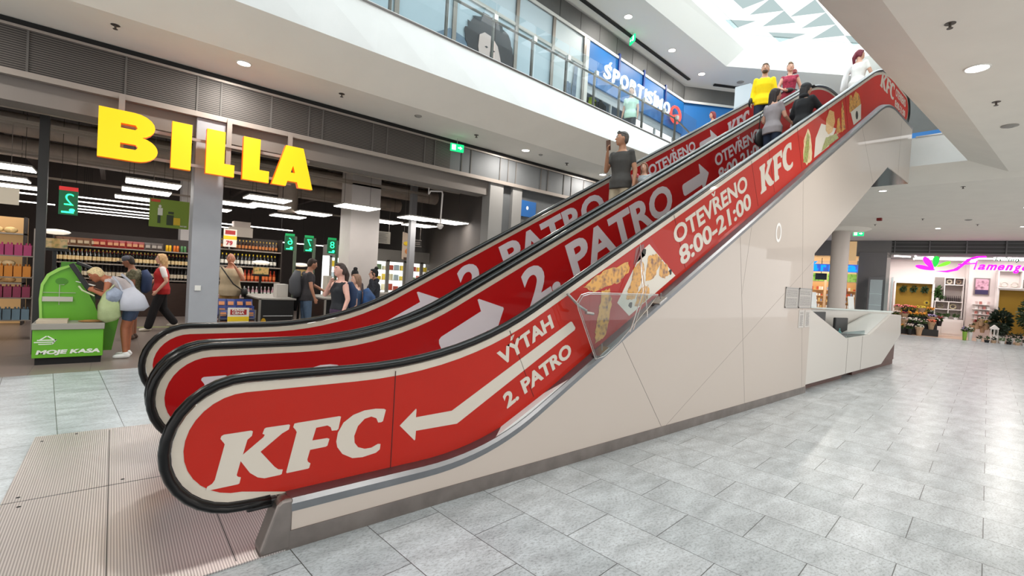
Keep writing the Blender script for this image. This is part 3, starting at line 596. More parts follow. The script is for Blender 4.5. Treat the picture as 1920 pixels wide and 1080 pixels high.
# floor plate of the landing
def ribbed():
    m = bpy.data.materials.new('ribbed_landing_steel'); m.use_nodes = True; nt = m.node_tree; b = nt.nodes['Principled BSDF']; L = nt.links.new
    g = nt.nodes.new('ShaderNodeNewGeometry'); s = nt.nodes.new('ShaderNodeSeparateXYZ'); L(g.outputs['Position'], s.inputs[0])
    md = nt.nodes.new('ShaderNodeMath'); md.operation = 'PINGPONG'; md.inputs[1].default_value = .0065; L(s.outputs[0], md.inputs[0])
    mr = nt.nodes.new('ShaderNodeMapRange'); mr.inputs[1].default_value = .0015; mr.inputs[2].default_value = .005; L(md.outputs[0], mr.inputs[0])
    mx = nt.nodes.new('ShaderNodeMix'); mx.data_type = 'RGBA'; mx.inputs[6].default_value = (*lin((176, 168, 166)), 1); mx.inputs[7].default_value = (*lin((226, 219, 217)), 1); L(mr.outputs[0], mx.inputs[0])
    L(mx.outputs[2], b.inputs['Base Color']); b.inputs['Metallic'].default_value = .9
    n = nt.nodes.new('ShaderNodeTexNoise'); n.inputs['Scale'].default_value = 1.6; L(g.outputs['Position'], n.inputs[0])
    r2 = nt.nodes.new('ShaderNodeMapRange'); r2.inputs[3].default_value = .30; r2.inputs[4].default_value = .45; L(n.outputs[0], r2.inputs[0]); L(r2.outputs[0], b.inputs['Roughness'])
    bm_ = nt.nodes.new('ShaderNodeBump'); bm_.inputs['Strength'].default_value = .2; bm_.inputs['Distance'].default_value = .002; L(mr.outputs[0], bm_.inputs['Height']); L(bm_.outputs[0], b.inputs['Normal'])
    return m
M_rib = ribbed()
lp = thing('landing_plate', 'ribbed steel floor plates in front of both escalators', 'floor plate', (.4, 4.2, 0))
for q in ([(-.50, 2.73), (1.28, 2.79), (1.28, 4.22), (-.49, 4.22)], [(-.49, 4.235), (1.28, 4.235), (1.28, 5.60), (-.463, 5.66)]):
    mb = MB(); mb.xy(q, 0, .008); mb.build('plate', M_rib, lp)
mb = MB()
for x in (.02, .55): mb.box(x, x+.004, 2.8, 5.6, .008, .0085)
for x, y in ((-.42, 4.3), (-.40, 4.14), (-.41, 5.5), (.1, 4.3), (-.2, 5.6), (-.44, 3.6)): mb.lathe([(.012, 0), (.012, .0008)], (x, y, .008), 8)
mb.build('plate_joints', M_black2, lp)
# ================================================================== HALL: back closure, right-hand shops, info desk, balcony, fixtures
D2 = Vector((.256, -.9666)); N2 = Vector((.9666, .256)); B2_ = Vector((28.98, 7.76))
def rs(s, d): q = B2_+D2*s+N2*d; return (q.x, q.y)
def rbox(mb, s0, s1, d0, d1, z0, z1):
    a, b, c, e = rs(s0, d0), rs(s1, d0), rs(s1, d1), rs(s0, d1)
    return mb.prism([(*a, z0), (*b, z0), (*c, z0), (*e, z0)], (0, 0, z1-z0))
def rpt(s, d, z): q = rs(s, d); return (q[0], q[1], z)
DV = (D2.x, D2.y, 0)
mb = MB(); mb.box(15, 28.9, 9.4, 9.6, 0, ZC); struct(mb.build('wall_back', mat('hall_end_wall', (128, 124, 120), .7)))
# shopfront band above the right-hand shops
mb = MB(); rbox(mb, -6, 1.9, 0, .1, 3.75, 4.6); mb.mat(1)
struct(mb.build('wall_shop_band', [mat('band_grey', (112, 110, 110), .55), M_dark]))
mb = MB(); rbox(mb, 1.9, 16, .05, .1, 4.0, 4.6); struct(mb.build('wall_shop_band', mat('band_grey_dark', (66, 66, 66), .6)))
mb = MB()
for z in (4.12, 4.3, 4.48): rbox(mb, 1.9, 16, 0, .05, z, z+.035)
for s in (2.0, 3.3, 4.6, 5.9): rbox(mb, s, s+.05, -.02, .05, 4.0, 4.6)
struct(mb.build('trim_9', mat('band_rail', (96, 96, 97), .5)))
mb = MB(); rbox(mb, 1.85, 16, -.02, .06, 3.93, 4.0); struct(mb.build('trim_10', mat('band_sill', (120, 120, 119), .5)))
# grey pier between the two shops
mb = MB(); rbox(mb, .62, 1.75, -.05, .4, 0, 4.0); struct(mb.build('wall_pier', mat('pier_midgrey', (108, 106, 108), .55)))
mb = MB(); rbox(mb, 1.72, 1.9, 0, 3.6, 0, 4.0); struct(mb.build('wall_side', mat('shop_white', (226, 216, 212), .6)))
M_shopw = MATS['shop_white']
# ---- pharmacy (left)
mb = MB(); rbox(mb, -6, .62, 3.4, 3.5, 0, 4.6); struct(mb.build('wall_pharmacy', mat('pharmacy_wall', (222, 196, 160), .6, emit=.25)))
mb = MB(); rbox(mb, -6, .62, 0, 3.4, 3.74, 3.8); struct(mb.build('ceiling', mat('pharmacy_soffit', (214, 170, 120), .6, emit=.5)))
sg = thing('pharmacy_sign', 'blue glowing word sign over the pharmacy entrance behind the round column', 'sign', rpt(-.3, -.1, 3.0))
M_bl = mat('sign_blue_light', (0, 120, 235), .4, emit=1.6)
mb = MB(); rbox(mb, -3.2, .62, -.10, -.04, 2.95, 3.35); mb.build('backing_box', mat('sign_backing', (70, 110, 190), .4, emit=.4), sg)
for ch, s0, w in (('L', -2.95, .30), ('\u00e9', -2.5, .34), ('k', -2.0, .34), ('\u00e1', -1.5, .40), ('r', -.98, .24), ('n', -.62, .36), ('a', .14, .42)):
    mb = MB(); hh = .44 if ch in 'Lk' else .32
    if ch in '\u00e9\u00e1': hh = .5
    add_text(mb, ch, rpt(s0, -.12, 2.98), DV, (0, 0, 1), w, hh, .04, 0, .05); mb.build('letter', M_bl, sg)
M_wood = mat('light_wood_shelf', (224, 178, 120), .5)
for i, s0 in enumerate((-1.5, -.75, 0.02)):
    sh = thing('pharmacy_shelf', ['wooden pharmacy shelf glimpsed left of the round column', 'wooden pharmacy shelf behind the round column', 'wooden pharmacy shelf just right of the round column'][i], 'shelf', rpt(s0+.3, 3.1, 0), 'pharmacy shelves')
    mb = MB(); rbox(mb, s0, s0+.62, 3.3, 3.36, 0, 2.5); mb.build('back_panel', M_wood, sh)
    for k in range(6):
        mb = MB(); rbox(mb, s0, s0+.62, 2.95, 3.3, .3+k*.34, .33+k*.34); mb.build('board', M_wood, sh)
    mb = MB(); rbox(mb, s0, s0+.62, 3.28, 3.32, 2.55, 3.0); mb.build('leaf_picture', foodmat('leaf_print', (150, 210, 90), (70, 140, 40), 9), sh)
    rnd = random.Random(i)
    for k in range(6):
        for j in range(5):
            c = rnd.choice([(236, 226, 210), (200, 90, 60), (220, 190, 120), (150, 160, 190), (240, 240, 236)])
            mb = MB(); a = s0+.03+j*.118; rbox(mb, a, a+rnd.uniform(.06, .1), 3.0, 3.12, .33+k*.34, .33+k*.34+rnd.uniform(.08, .2))
            tag(mb.build('medicine_box', mat('box_%d%d%d' % c, c, .5)), 'small product box on the pharmacy shelves behind the round column', 'box', 'boxes on the pharmacy shelves')
mb = MB(); rbox(mb, -1.25, -.72, 1.0, 1.05, 2.55, 2.9); rbox(mb, -1.0, -.97, 1.02, 1.04, 2.9, 3.74); tag(mb.build('screen', mat('dark_screen', (24, 34, 50), .3)), 'small dark hanging screen below the blue pharmacy sign', 'screen')
mb = MB(); mb.ball(rpt(.2, 1.2, 1.95), .16, .03, .16, 14); mb.tube([rpt(.2, 1.2, 2.05), rpt(.2, 1.2, 3.74)], .006, 5); tag(mb.build('round_sign', mat('round_red', (170, 50, 50), .5)), 'round red hanging tag in the pharmacy right of the column', 'sign')
mb = MB(); mb.lathe([(.33, 0), (.33, ZC)], (24.0, 6.6, 0), 32); cl = tag(mb.build('round_column', mat('column_plaster', (186, 176, 170), .6), smooth=40), 'tall round beige column in front of the pharmacy', 'column')
mb = MB(); mb.lathe([(.9, 0), (1.2, .12), (1.2, .13)], (24.2, 6.8, ZC-.13), 32); struct(mb.build('ceiling_disc', M_ceil))
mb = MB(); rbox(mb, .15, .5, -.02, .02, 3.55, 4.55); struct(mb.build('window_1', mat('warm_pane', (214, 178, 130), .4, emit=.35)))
# ---- flower shop
mb = MB(); rbox(mb, 1.9, 5.2, 3.4, 3.5, 0, 4.6); rbox(mb, 5.15, 5.25, 2.6, 3.5, 0, 4.6); rbox(mb, 5.15, 16, 2.6, 2.7, 0, 4.6); struct(mb.build('wall_flower_shop', M_shopw))
mb = MB(); rbox(mb, 1.9, 16, .1, 3.5, 3.92, 3.98); struct(mb.build('ceiling', mat('shop_grey_ceiling', (120, 120, 124), .7)))
mb = MB(); rbox(mb, 1.9, 16, -.0, 3.5, 0, .004); struct(mb.build('floor', mat('shop_beige_floor', (196, 164, 140), .3)))
M_tube = mat('led_tube', (255, 250, 244), .5, emit=4)
for s_, d_ in ((2.6, 1.6), (4.2, 1.8), (6.4, 1.2)): area_light('flower_shop_fill', rpt(s_, d_, 3.86), .9, .9, 38, (1, .96, .93))  # fill lights added beside the tube lights to brighten the shop interior
area_light('pharmacy_fill', rpt(-.6, 1.8, 3.70), 1.2, .8, 40, (1, .90, .76))  # added fill that brightens the pharmacy, no fitting belongs to it
for i, (s, d, a, l) in enumerate([(2.4, .8, .6, .8), (2.9, .7, 1.4, .4), (3.3, 1.2, 2.4, .8), (3.0, 2.4, 1.5, .5), (5.0, 1.4, .05, 2.2), (4.2, 2.4, .1, 2.4), (6.6, .9, 0, 1.8), (6.9, 2.0, .1, 2.0)]):
    c, e = cos(a)*l/2, sin(a)*l/2; mb = MB()
    mb.tube([rpt(s-c, d-e, 3.88), rpt(s+c, d+e, 3.88)], .035, 6)
    tag(mb.build('tube_light', M_tube), 'white linear tube light on the flower shop ceiling, ' + ['leftmost angled one', 'short one left of the petals', 'angled one above the left petal', 'short rear one', 'long one behind the petals', 'long rear one', 'long one at the right', 'long rear one at the right'][i], 'light', 'tube lights of the flower shop')
M_mag = mat('sign_magenta', (235, 0, 200), .4, emit=1.2); M_sgreen = mat('sign_green', (0, 190, 60), .4, emit=.8); M_lime = mat('sign_lime', (110, 235, 30), .4, emit=.9)
fs = thing('flower_shop_sign', 'magenta script word sign with petal logo over the flower shop', 'sign', rpt(4.5, -.1, 3.2))
def petal(c, L, w, a):
    P = []
    for i in range(20):
        t = 2*pi*i/20; x = L*(.5+.5*cos(t)); y = w*sin(t)*(.55+.45*x/L); P.append((c[0]+x*cos(a)-y*sin(a), c[1]+x*sin(a)+y*cos(a)))
    return P
def sdec(mb, pts, d0=-.14, d1=-.06): return mb.prism([rpt(s, d0, z) for s, z in pts], (N2.x*(d1-d0), N2.y*(d1-d0), 0))
for c, L, w, a, m_ in (((3.50, 3.24), .68, .15, 2.15, M_mag), ((3.56, 3.20), .74, .12, 2.90, M_mag), ((3.55, 3.34), .52, .15, 1.5, M_sgreen), ((3.62, 3.36), .52, .10, .45, M_lime)):
    mb = MB(); sdec(mb, petal(c, L, w, a)); mb.build('petal', m_, fs)
mb = MB(); sdec(mb, [(3.6, 3.14), (4.0, 3.10), (4.35, 3.2), (4.6, 3.5), (4.8, 3.72), (5.05, 3.80), (5.3, 3.84), (5.25, 3.90), (4.95, 3.88), (4.65, 3.75), (4.42, 3.45), (4.2, 3.26), (3.95, 3.18)]); sdec(mb, [(4.35, 3.50), (4.95, 3.58), (4.95, 3.53), (4.36, 3.45)]); mb.build('letter', M_mag, fs)
s_ = 4.88
for ch, w, h_, z0 in (('l', .12, .40, 3.26), ('a', .24, .25, 3.26), ('m', .36, .25, 3.26), ('e', .22, .25, 3.26), ('n', .24, .25, 3.26), ('g', .24, .36, 3.14), ('o', .24, .25, 3.26)):
    mb = MB(); add_text(mb, ch, rpt(s_, -.13, z0), DV, (0, 0, 1), w, h_, .03, .35, .05); mb.build('letter', M_mag, fs); s_ += w+.02
mb = MB(); add_text(mb, 'kv\u011btiny', rpt(5.55, -.1, 3.62), DV, (0, 0, 1), .85, .24, .01, .3, .03); mb.build('small_lettering', mat('sign_dark_green', (20, 90, 50), .5, emit=.2), fs)
cab = thing('glass_cabinet', 'tall grey framed glass display cabinet left of the flower shop entrance', 'cabinet', rpt(1.5, -.4, 0))
mb = MB(); rbox(mb, 1.05, 1.62, -.95, -.35, 0, .25); rbox(mb, 1.05, 1.62, -.95, -.35, 2.6, 2.72); rbox(mb, 1.05, 1.12, -.95, -.35, .25, 2.6); mb.build('frame', mat('cabinet_grey', (92, 92, 96), .5), cab)
mb = MB(); rbox(mb, 1.12, 1.60, -.95, -.94, .25, 2.6); mb.build('glass', M_glass, cab)
for z in (.8, 1.35, 1.9): mb = MB(); rbox(mb, 1.12, 1.6, -.92, -.4, z, z+.02); mb.build('shelf', M_shopw, cab)
mb = MB(); rbox(mb, 1.95, 2.0, -.9, .0, 0, 2.75); struct(mb.build('window_2', M_glass))
M_must = mat('mustard_panel', (142, 110, 18), .7); M_whiteL = mat('white_laminate', (232, 226, 222), .45)
pn = thing('plant_niche', 'mustard back panel with white frame and three hanging plants in the flower shop', 'niche', rpt(3.1, 3.3, 0))
mb = MB(); rbox(mb, 2.4, 3.9, 3.33, 3.38, .3, 2.62); mb.build('back_panel', M_must, pn)
mb = MB(); rbox(mb, 2.32, 2.4, 3.1, 3.38, .3, 2.7); rbox(mb, 3.9, 3.98, 3.1, 3.38, .3, 2.7); rbox(mb, 2.32, 3.98, 3.1, 3.38, 2.62, 2.7); mb.build('frame', M_whiteL, pn)
pn2 = thing('plant_niche', 'mustard back panel behind the big potted tree at the right edge', 'niche', rpt(6.8, 2.5, 0))
mb = MB(); rbox(mb, 6.25, 8.2, 2.53, 2.58, .3, 2.45); mb.build('back_panel', M_must, pn2)
mb = MB(); rbox(mb, 6.17, 6.25, 2.3, 2.58, .3, 2.53); rbox(mb, 6.17, 8.2, 2.3, 2.58, 2.45, 2.53); mb.build('frame', M_whiteL, pn2)
# shelving with vases and bottles
su = thing('display_shelf', 'white box shelving with dark bottles in the flower shop back wall', 'shelf', rpt(4.6, 3.1, 0))
mb = MB(); rbox(mb, 4.0, 5.1, 3.36, 3.39, 1.0, 3.0); mb.build('back_panel', mat('shelf_grey_back', (150, 140, 134), .6), su)
for b in ((4.35, 5.1, 2.96, 3.0), (4.35, 5.1, 2.6, 2.64), (4.0, 5.1, 1.72, 1.76), (4.0, 5.1, 1.32, 1.36)): mb = MB(); rbox(mb, b[0], b[1], 3.05, 3.38, b[2], b[3]); mb.build('board', M_whiteL, su)
for s in (4.35, 4.72, 5.07):
    mb = MB(); rbox(mb, s, s+.03, 3.05, 3.38, 1.76 if s != 4.72 else 2.64, 2.96); mb.build('upright', M_whiteL, su)
for s in (4.02, 4.55, 5.07): mb = MB(); rbox(mb, s, s+.03, 3.05, 3.38, .9, 1.72); mb.build('upright', M_whiteL, su)
mb = MB(); mb.lathe([(.028, 0), (.03, .16), (.012, .22), (.012, .30)], rpt(4.42, 3.15, 1.76), 8); wb = mb.build('bottle', mat('dark_wine_glass', (30, 14, 16), .3), smooth=40); tag(wb, 'dark wine bottle standing in the white box shelving of the flower shop', 'bottle', 'bottles in the flower shop shelving')
for i in range(1, 9): copy_tree(wb, loc=Vector(wb.location)+Vector((D2.x, D2.y, 0))*.072*i)
def ring(mb, c, r, w=.035):
    P = [(c[0]+D2.x*r*cos(a), c[1]+D2.y*r*cos(a), c[2]+r*sin(a)) for a in [2*pi*i/16 for i in range(16)]]; return mb.tube(P, w, 6, closed=True)
for i, (s, z, c) in enumerate(((4.25, 1.5, (120, 110, 90)), (4.75, 1.5, (190, 180, 150)), (4.55, 2.78, (200, 190, 170)), (4.9, 2.78, (150, 130, 110)))):
    mb = MB(); ring(mb, rpt(s, 3.2, z), .11 if z < 2 else .09); tag(mb.build('wreath', mat('wreath_%d' % i, c, .8, noise=.3, nscale=40)), ['dark twig wreath low in the flower shop shelving', 'pale twig wreath low in the flower shop shelving', 'pale wreath in the top left cube of the shelving', 'brown wreath in the top right cube of the shelving'][i], 'wreath')
ct = thing('shop_counter', 'low white cabinet counter in the flower shop beneath the shelving', 'counter', rpt(4.55, 2.8, 0))
mb = MB(); rbox(mb, 4.0, 5.12, 2.7, 3.3, 0, .85); mb.build('body', M_whiteL, ct)
for s in (4.05, 4.3): mb = MB(); rbox(mb, s, s+(.22 if s < 4.2 else .75), 2.68, 2.70, .1, .75); mb.build('door', M_whiteL, ct)
po = thing('framed_poster', 'framed poster of pink and blue flowers on the white flower shop wall', 'poster', rpt(5.6, 2.6, 2.3))
mb = MB(); rbox(mb, 5.38, 5.95, 2.55, 2.6, 2.15, 3.0); mb.build('frame', mat('frame_grey_brown', (130, 116, 112), .5), po)
mb = MB(); rbox(mb, 5.43, 5.90, 2.54, 2.552, 2.42, 2.95); mb.build('picture', foodmat('poster_blossom', (214, 160, 180), (120, 70, 90), 7), po)
mb = MB(); rbox(mb, 5.43, 5.90, 2.54, 2.552, 2.20, 2.42); mb.build('caption_band', mat('poster_navy', (56, 44, 84), .5), po)
st = thing('card_shelves', 'white stepped card shelves below the framed flower poster', 'shelf', rpt(5.6, 2.3, 0))
for i in range(4):
    mb = MB(); rbox(mb, 5.38, 6.0, 2.15, 2.6, .95+i*.24, .98+i*.24); mb.build('board', M_whiteL, st)
for i in range(4):
    for j in range(4):
        mb = MB(); s = 5.42+j*.14; rbox(mb, s, s+.1, 2.2, 2.25, .98+i*.24, 1.12+i*.24)
        tag(mb.build('gift_box', mat('gift_%d' % ((i+j) % 3), [(214, 190, 184), (190, 120, 110), (236, 232, 228)][(i+j) % 3], .5)), 'small pale gift box on the stepped card shelves', 'box', 'gift boxes on the card shelves')
us = thing('display_shelf', 'white open cube shelving above the right mustard panel', 'shelf', rpt(6.6, 2.3, 0))
for b in ((6.15, 6.19, .9, 3.4), (6.15, 7.0, 3.36, 3.4), (6.95, 7.0, 2.55, 3.36), (7.4, 7.45, 2.55, 3.0), (6.15, 8.1, 2.53, 2.57), (7.0, 8.1, 2.98, 3.02)): mb = MB(); rbox(mb, b[0], b[1], 2.2, 2.58, b[2], b[3]); mb.build('board', M_whiteL, us)
for i, s in enumerate((6.4, 6.75, 7.2, 7.65)):
    mb = MB(); ring(mb, rpt(s, 2.35, 2.73), .11); tag(mb.build('wreath', mat('wreath_w%d' % i, (206, 198, 188), .8)), 'pale wreath on the top shelf above the right mustard panel', 'wreath', 'wreaths on the right top shelf')
# ---- plants and flowers
M_leaf = [mat('leaf_green_%d' % i, c, .6) for i, c in enumerate([(38, 62, 30), (58, 86, 40), (26, 44, 26), (84, 110, 58)])]
M_pet = [mat('petal_%d' % i, c, .6) for i, c in enumerate([(226, 120, 130), (230, 150, 40), (226, 200, 60), (214, 196, 190), (150, 40, 50), (170, 150, 200), (236, 120, 90), (240, 235, 225)])]
M_pot = mat('black_bucket', (26, 26, 28), .5); M_wpot = mat('white_pot', (216, 214, 212), .5); M_kraft = mat('kraft_wrap', (190, 160, 130), .8)
def leaves(mb, c, R, n, size, seed, flat=.8, droop=0):
    r = random.Random(seed)
    for i in range(n):
        v = Vector((r.gauss(0, 1), r.gauss(0, 1), r.gauss(0, flat))); v.normalize(); k = r.uniform(.3, 1)**.5
        p = Vector(c)+Vector((v.x*R[0], v.y*R[1], v.z*R[2]))*k; t = (v+Vector((0, 0, r.uniform(-.4, .5)-droop))).normalized()
        u = t.cross(Vector((r.uniform(-1, 1), r.uniform(-1, 1), r.uniform(-1, 1)))).normalized()
        L = size*r.uniform(.6, 1.3); w = L*.28
        a, b = p-t*L/2, p+t*L/2; m_ = p+Vector((0, 0, L*.12))
        mb.add([a, m_+u*w, b, m_-u*w], [(0, 1, 2, 3)])
    return mb
def potted(label, s, d, z, pot_r, pot_h, R, n, size, seed, mpot, lm, name='potted_plant', hang=False, group=None):
    t = thing(name, label, 'plant', rpt(s, d, z), group); c = rpt(s, d, z)
    mb = MB(); mb.lathe([(pot_r*.75, 0), (pot_r, pot_h), (pot_r*.85, pot_h), (pot_r*.8, pot_h*.85)], c, 12); mb.build('pot', mpot, t, smooth=40)
    mb = MB(); leaves(mb, (c[0], c[1], z+pot_h+R[2]*.9), R, n, size, seed); mb.build('foliage', lm, t)
    if R[2] > .5:
        mb = MB(); mb.tube([(c[0], c[1], z+pot_h*.8), (c[0]+.03, c[1], z+pot_h+R[2]*.9)], .02, 6); mb.build('stem', mat('bark', (84, 62, 44), .8), t)
    return t
for i, s in enumerate((2.72, 3.15, 3.6)):
    mb = MB(); c = rpt(s, 3.2, 2.3); leaves(mb, c, (.15, .15, .22), 90, .12, i+5, .8, .4); tag(mb.build('hanging_plant', M_leaf[0]), ['left one of three green plants hanging on the mustard panel', 'middle one of three green plants hanging on the mustard panel', 'right one of three green plants hanging on the mustard panel'][i], 'plant', 'plants hanging on the mustard panel')
potted('snake plant in a white pot on top of the shelving beside the mustard panel', 4.13, 3.15, 1.76, .09, .16, (.1, .1, .3), 40, .34, 3, M_wpot, M_leaf[1])
potted('small spreading fern beside the snake plant on the white shelving', 4.30, 3.1, 1.76, .05, .08, (.16, .12, .12), 60, .12, 8, M_wpot, M_leaf[1])
for i, (s, d, z) in enumerate(((4.2, 2.9, .85), (4.5, 2.95, .85), (4.85, 2.9, .85))): potted(['left', 'middle', 'right'][i]+' low green bowl plant on the white shop counter', s, d, z, .09, .1, (.16, .14, .1), 70, .1, 30+i, M_wpot, M_leaf[1])
potted('tall dark ficus tree in a black pot at the far right of the flower shop', 7.15, .7, 0, .25, .45, (.75, .6, .95), 900, .17, 41, M_pot, M_leaf[0], 'potted_tree')
potted('bushy dark palm left of the tall ficus tree', 6.1, .9, 0, .2, .4, (.42, .4, .6), 420, .2, 42, M_pot, M_leaf[2], 'potted_tree')
potted('low dark leafy shrub between the palm and the white lantern', 5.95, .3, 0, .2, .35, (.35, .3, .3), 260, .14, 43, M_wpot, M_leaf[2])
def bucket(label, s, d, z, h, r, mp, seed, wrap=None, n=26, group='flower buckets at the shop entrance'):
    t = thing('flower_bucket', label, 'bucket of flowers', rpt(s, d, z), group); c = rpt(s, d, z)
    mb = MB(); mb.lathe([(r*.7, 0), (r, h), (r*.92, h), (r*.85, h*.8)], c, 10); mb.build('bucket', M_pot if wrap is None else wrap, t, smooth=40)
    rr_ = random.Random(seed); mb = MB(); leaves(mb, (c[0], c[1], z+h+.08), (r*1.2, r*1.2, .14), 50, .12, seed); mb.build('leaves', M_leaf[1], t)
    mb = MB()
    for i in range(n):
        a = rr_.uniform(0, 2*pi); k = sqrt(rr_.random())*r*1.35; mb.ball((c[0]+k*cos(a), c[1]+k*sin(a), z+h+.14+rr_.uniform(-.03, .1)), .032, .032, .024, 6)
    mb.build('blossoms', M_pet[mp], t)
    if wrap is M_kraft:
        mb = MB(); mb.lathe([(r*.9, h*.8), (r*1.5, h+.13), (r*1.45, h+.13), (r*.85, h*.8)], c, 9); mb.build('paper_wrap', M_kraft, t)
    return t
CN = ['salmon pink', 'orange', 'yellow', 'cream', 'dark red', 'pale violet', 'coral', 'white']
bs_ = [(2.45, 1.9, .95, 0), (2.75, 1.9, .95, 0), (3.05, 1.9, .95, 6), (3.4, 1.9, .95, 2), (3.75, 1.9, .9, 1), (2.35, 1.4, .62, 3), (2.7, 1.4, .62, 4), (3.05, 1.4, .62, 1), (3.4, 1.4, .62, 1), (3.75, 1.4, .55, 5), (4.05, 1.5, .5, 4), (2.3, .9, .34, 7), (2.65, .9, .34, 3), (3.0, .9, .34, 7), (3.35, .9, .30, 3), (3.7, .95, .3, 6), (2.45, .35, 0, 1), (2.85, .35, 0, 3), (3.2, .35, 0, 7)]
for i, (s, d, z, m_) in enumerate(bs_):
    row = {1.9: 'back tier', 1.4: 'third tier', 1.5: 'right end', .9: 'second tier', .95: 'second tier', .35: 'floor'}[d]
    k = sum(1 for q in bs_[:i] if q[1] == d)
    bucket('black bucket of %s flowers, %s from left on the stand\'s %s' % (CN[m_], ['first', 'second', 'third', 'fourth', 'fifth'][k], row), s, d, z, .26 if z else .3, .13, m_, 100+i, None if i % 3 else M_kraft)
stp = thing('flower_stand', 'stepped stand carrying the flower buckets before the mustard panel', 'stand', rpt(3.1, 1.5, 0))
for d0, d1, z in ((1.65, 2.2, .93), (1.15, 1.65, .6), (.65, 1.15, .32)): mb = MB(); rbox(mb, 2.15, 3.95, d0, d1, 0, z); mb.build('step', M_pot, stp)
sf = thing('sunflower', 'yellow sunflower with dark centre standing above the flower buckets', 'flower', rpt(3.55, 1.7, 1.3))
c = rpt(3.55, 1.7, 1.62); mb = MB()
for k in range(14):
    a = 2*pi*k/14; mb.prism([(c[0]+D2.x*q*cos(a+e), c[1]+D2.y*q*cos(a+e), c[2]+q*sin(a+e)) for q, e in ((.03, -.2), (.10, -.1), (.14, 0), (.10, .1), (.03, .2))], (.01, 0, 0))
mb.build('petals', M_pet[2], sf); mb = MB(); mb.ball(c, .02, .055, .055, 10); mb.build('centre', M_ink, sf)
mb = MB(); mb.tube([c, (c[0], c[1], 1.1)], .008, 5); mb.build('stem', M_leaf[1], sf)
for i, (s, d, z, m_) in enumerate([(4.75, -.2, 0, 5), (4.95, -.1, 0, 7)]): bucket(['left slim bucket of pale violet orchids at the flower shop entrance', 'right slim bucket of white orchids at the flower shop entrance'][i], s, d, z, .4, .09, m_, 200+i, mat('lime_vase', (130, 170, 60), .4) if i == 0 else M_wpot, 10)
for i in range(7): bucket('basket of dried flowers, %s of seven right of the entrance' % ['first', 'second', 'third', 'fourth', 'fifth', 'sixth', 'seventh'][i], 5.25+i*.11, 1.3-.12*(i % 3), .35+.16*(i % 3), .2, .1, [3, 4, 3, 7, 2, 3, 5][i], 220+i, M_kraft, 14, 'dried flower baskets')
for i in range(12):
    c = rpt(5.2+i*.24, -.35-.12*(i % 2), 0); t = thing('small_pot', 'small low potted plant, number %s from the left in the floor row before the shop' % ['one', 'two', 'three', 'four', 'five', 'six', 'seven', 'eight', 'nine', 'ten', 'eleven', 'twelve'][i], 'plant', c, 'small pots on the floor before the flower shop')
    mb = MB(); mb.lathe([(.07, 0), (.1, .12), (.085, .12)], c, 9); mb.build('pot', [M_wpot, M_pot, M_kraft][i % 3], t); mb = MB(); leaves(mb, (c[0], c[1], .2), (.1, .1, .09), 36, .08, i+60); mb.build('foliage', M_leaf[i % 4], t)
for i in range(3):
    c = rpt(6.0+.25*i, -.1, 0); t = thing('white_planter', ['left white planter pot beneath the ficus tree', 'middle white planter pot beneath the ficus tree', 'right white planter pot beneath the ficus tree'][i], 'pot', c, 'white planters under the ficus')
    mb = MB(); mb.lathe([(.08, 0), (.11, .26), (.095, .26), (.09, .2)], c, 12); mb.build('pot', M_wpot, t, smooth=40); mb = MB(); leaves(mb, (c[0], c[1], .38), (.12, .12, .14), 50, .1, i+80); mb.build('foliage', M_leaf[2], t)
ln = thing('lantern', 'white arched wooden lantern standing among the plants of the flower shop', 'lantern', rpt(5.72, -.1, .25)); c = rpt(5.72, -.1, .0)
mb = MB(); rbox(mb, 5.6, 5.84, -.2, .0, 0, .3); mb.build('base', M_whiteL, ln)
mb = MB()
for s in (5.6, 5.715, 5.82): rbox(mb, s, s+.02, -.2, -.18, .3, .62); rbox(mb, s, s+.02, -.02, .0, .3, .62)
rbox(mb, 5.59, 5.85, -.21, .01, .60, .64); mb.build('frame', M_whiteL, ln)
mb = MB(); mb.prism([rpt(5.57, -.22, .64), rpt(5.87, -.22, .64), rpt(5.72, -.22, .80)], (N2.x*.24, N2.y*.24, 0)); mb.build('roof', M_whiteL, ln)
# ================================================================== INFO DESK at the foot of the cladding
M_desk = mat('desk_white', (206, 202, 196), .4, coat=.4, coatr=.05); M_brown = mat('desk_plinth_brown', (92, 62, 54), .5)
dk = thing('info_desk', 'angular white information desk with brown plinth continuing the escalator cladding', 'desk', (12, 3.2, 0))
mb = MB(); mb.xz([(8.86, .12), (8.86, 1.386), (10.97, .82), (12.60, .84), (14.35, 1.27), (15.40, 1.26), (15.5, .76), (13.75, .12)], 2.80, 2.86); mb.build('front_panel', M_desk, dk, bevel=.004)
mb = MB()
for x, z in ((11.05, .82), (12.05, .83)): mb.box(x, x+.008, 2.797, 2.80, .12, z)
mb.build('panel_joints', MATS['joint_grey'], dk)
mb = MB(); mb.xy([(8.86, 2.9), (11.2, 2.9), (11.2, 3.0), (11.9, 3.0), (11.9, 2.9), (15.35, 2.9), (15.35, 3.2), (12.0, 3.95), (8.86, 3.95)], 0, .14); mb.prism([(13.75, 2.88, .12), (15.33, 2.88, 0.12), (15.33, 2.88, .72)], (0, .3, 0)); mb.build('plinth', M_brown, dk)
mb = MB(); mb.add([(12.60, 2.86, .84), (14.35, 2.86, 1.27), (14.35, 3.25, 1.27), (12.60, 3.50, .80), (15.4, 2.86, 1.26), (15.4, 3.05, 1.26)], [(0, 1, 2, 3), (1, 4, 5, 2)]); mb.build('sloped_top', mat('desk_inner', (214, 218, 216), .35, coat=.5), dk)
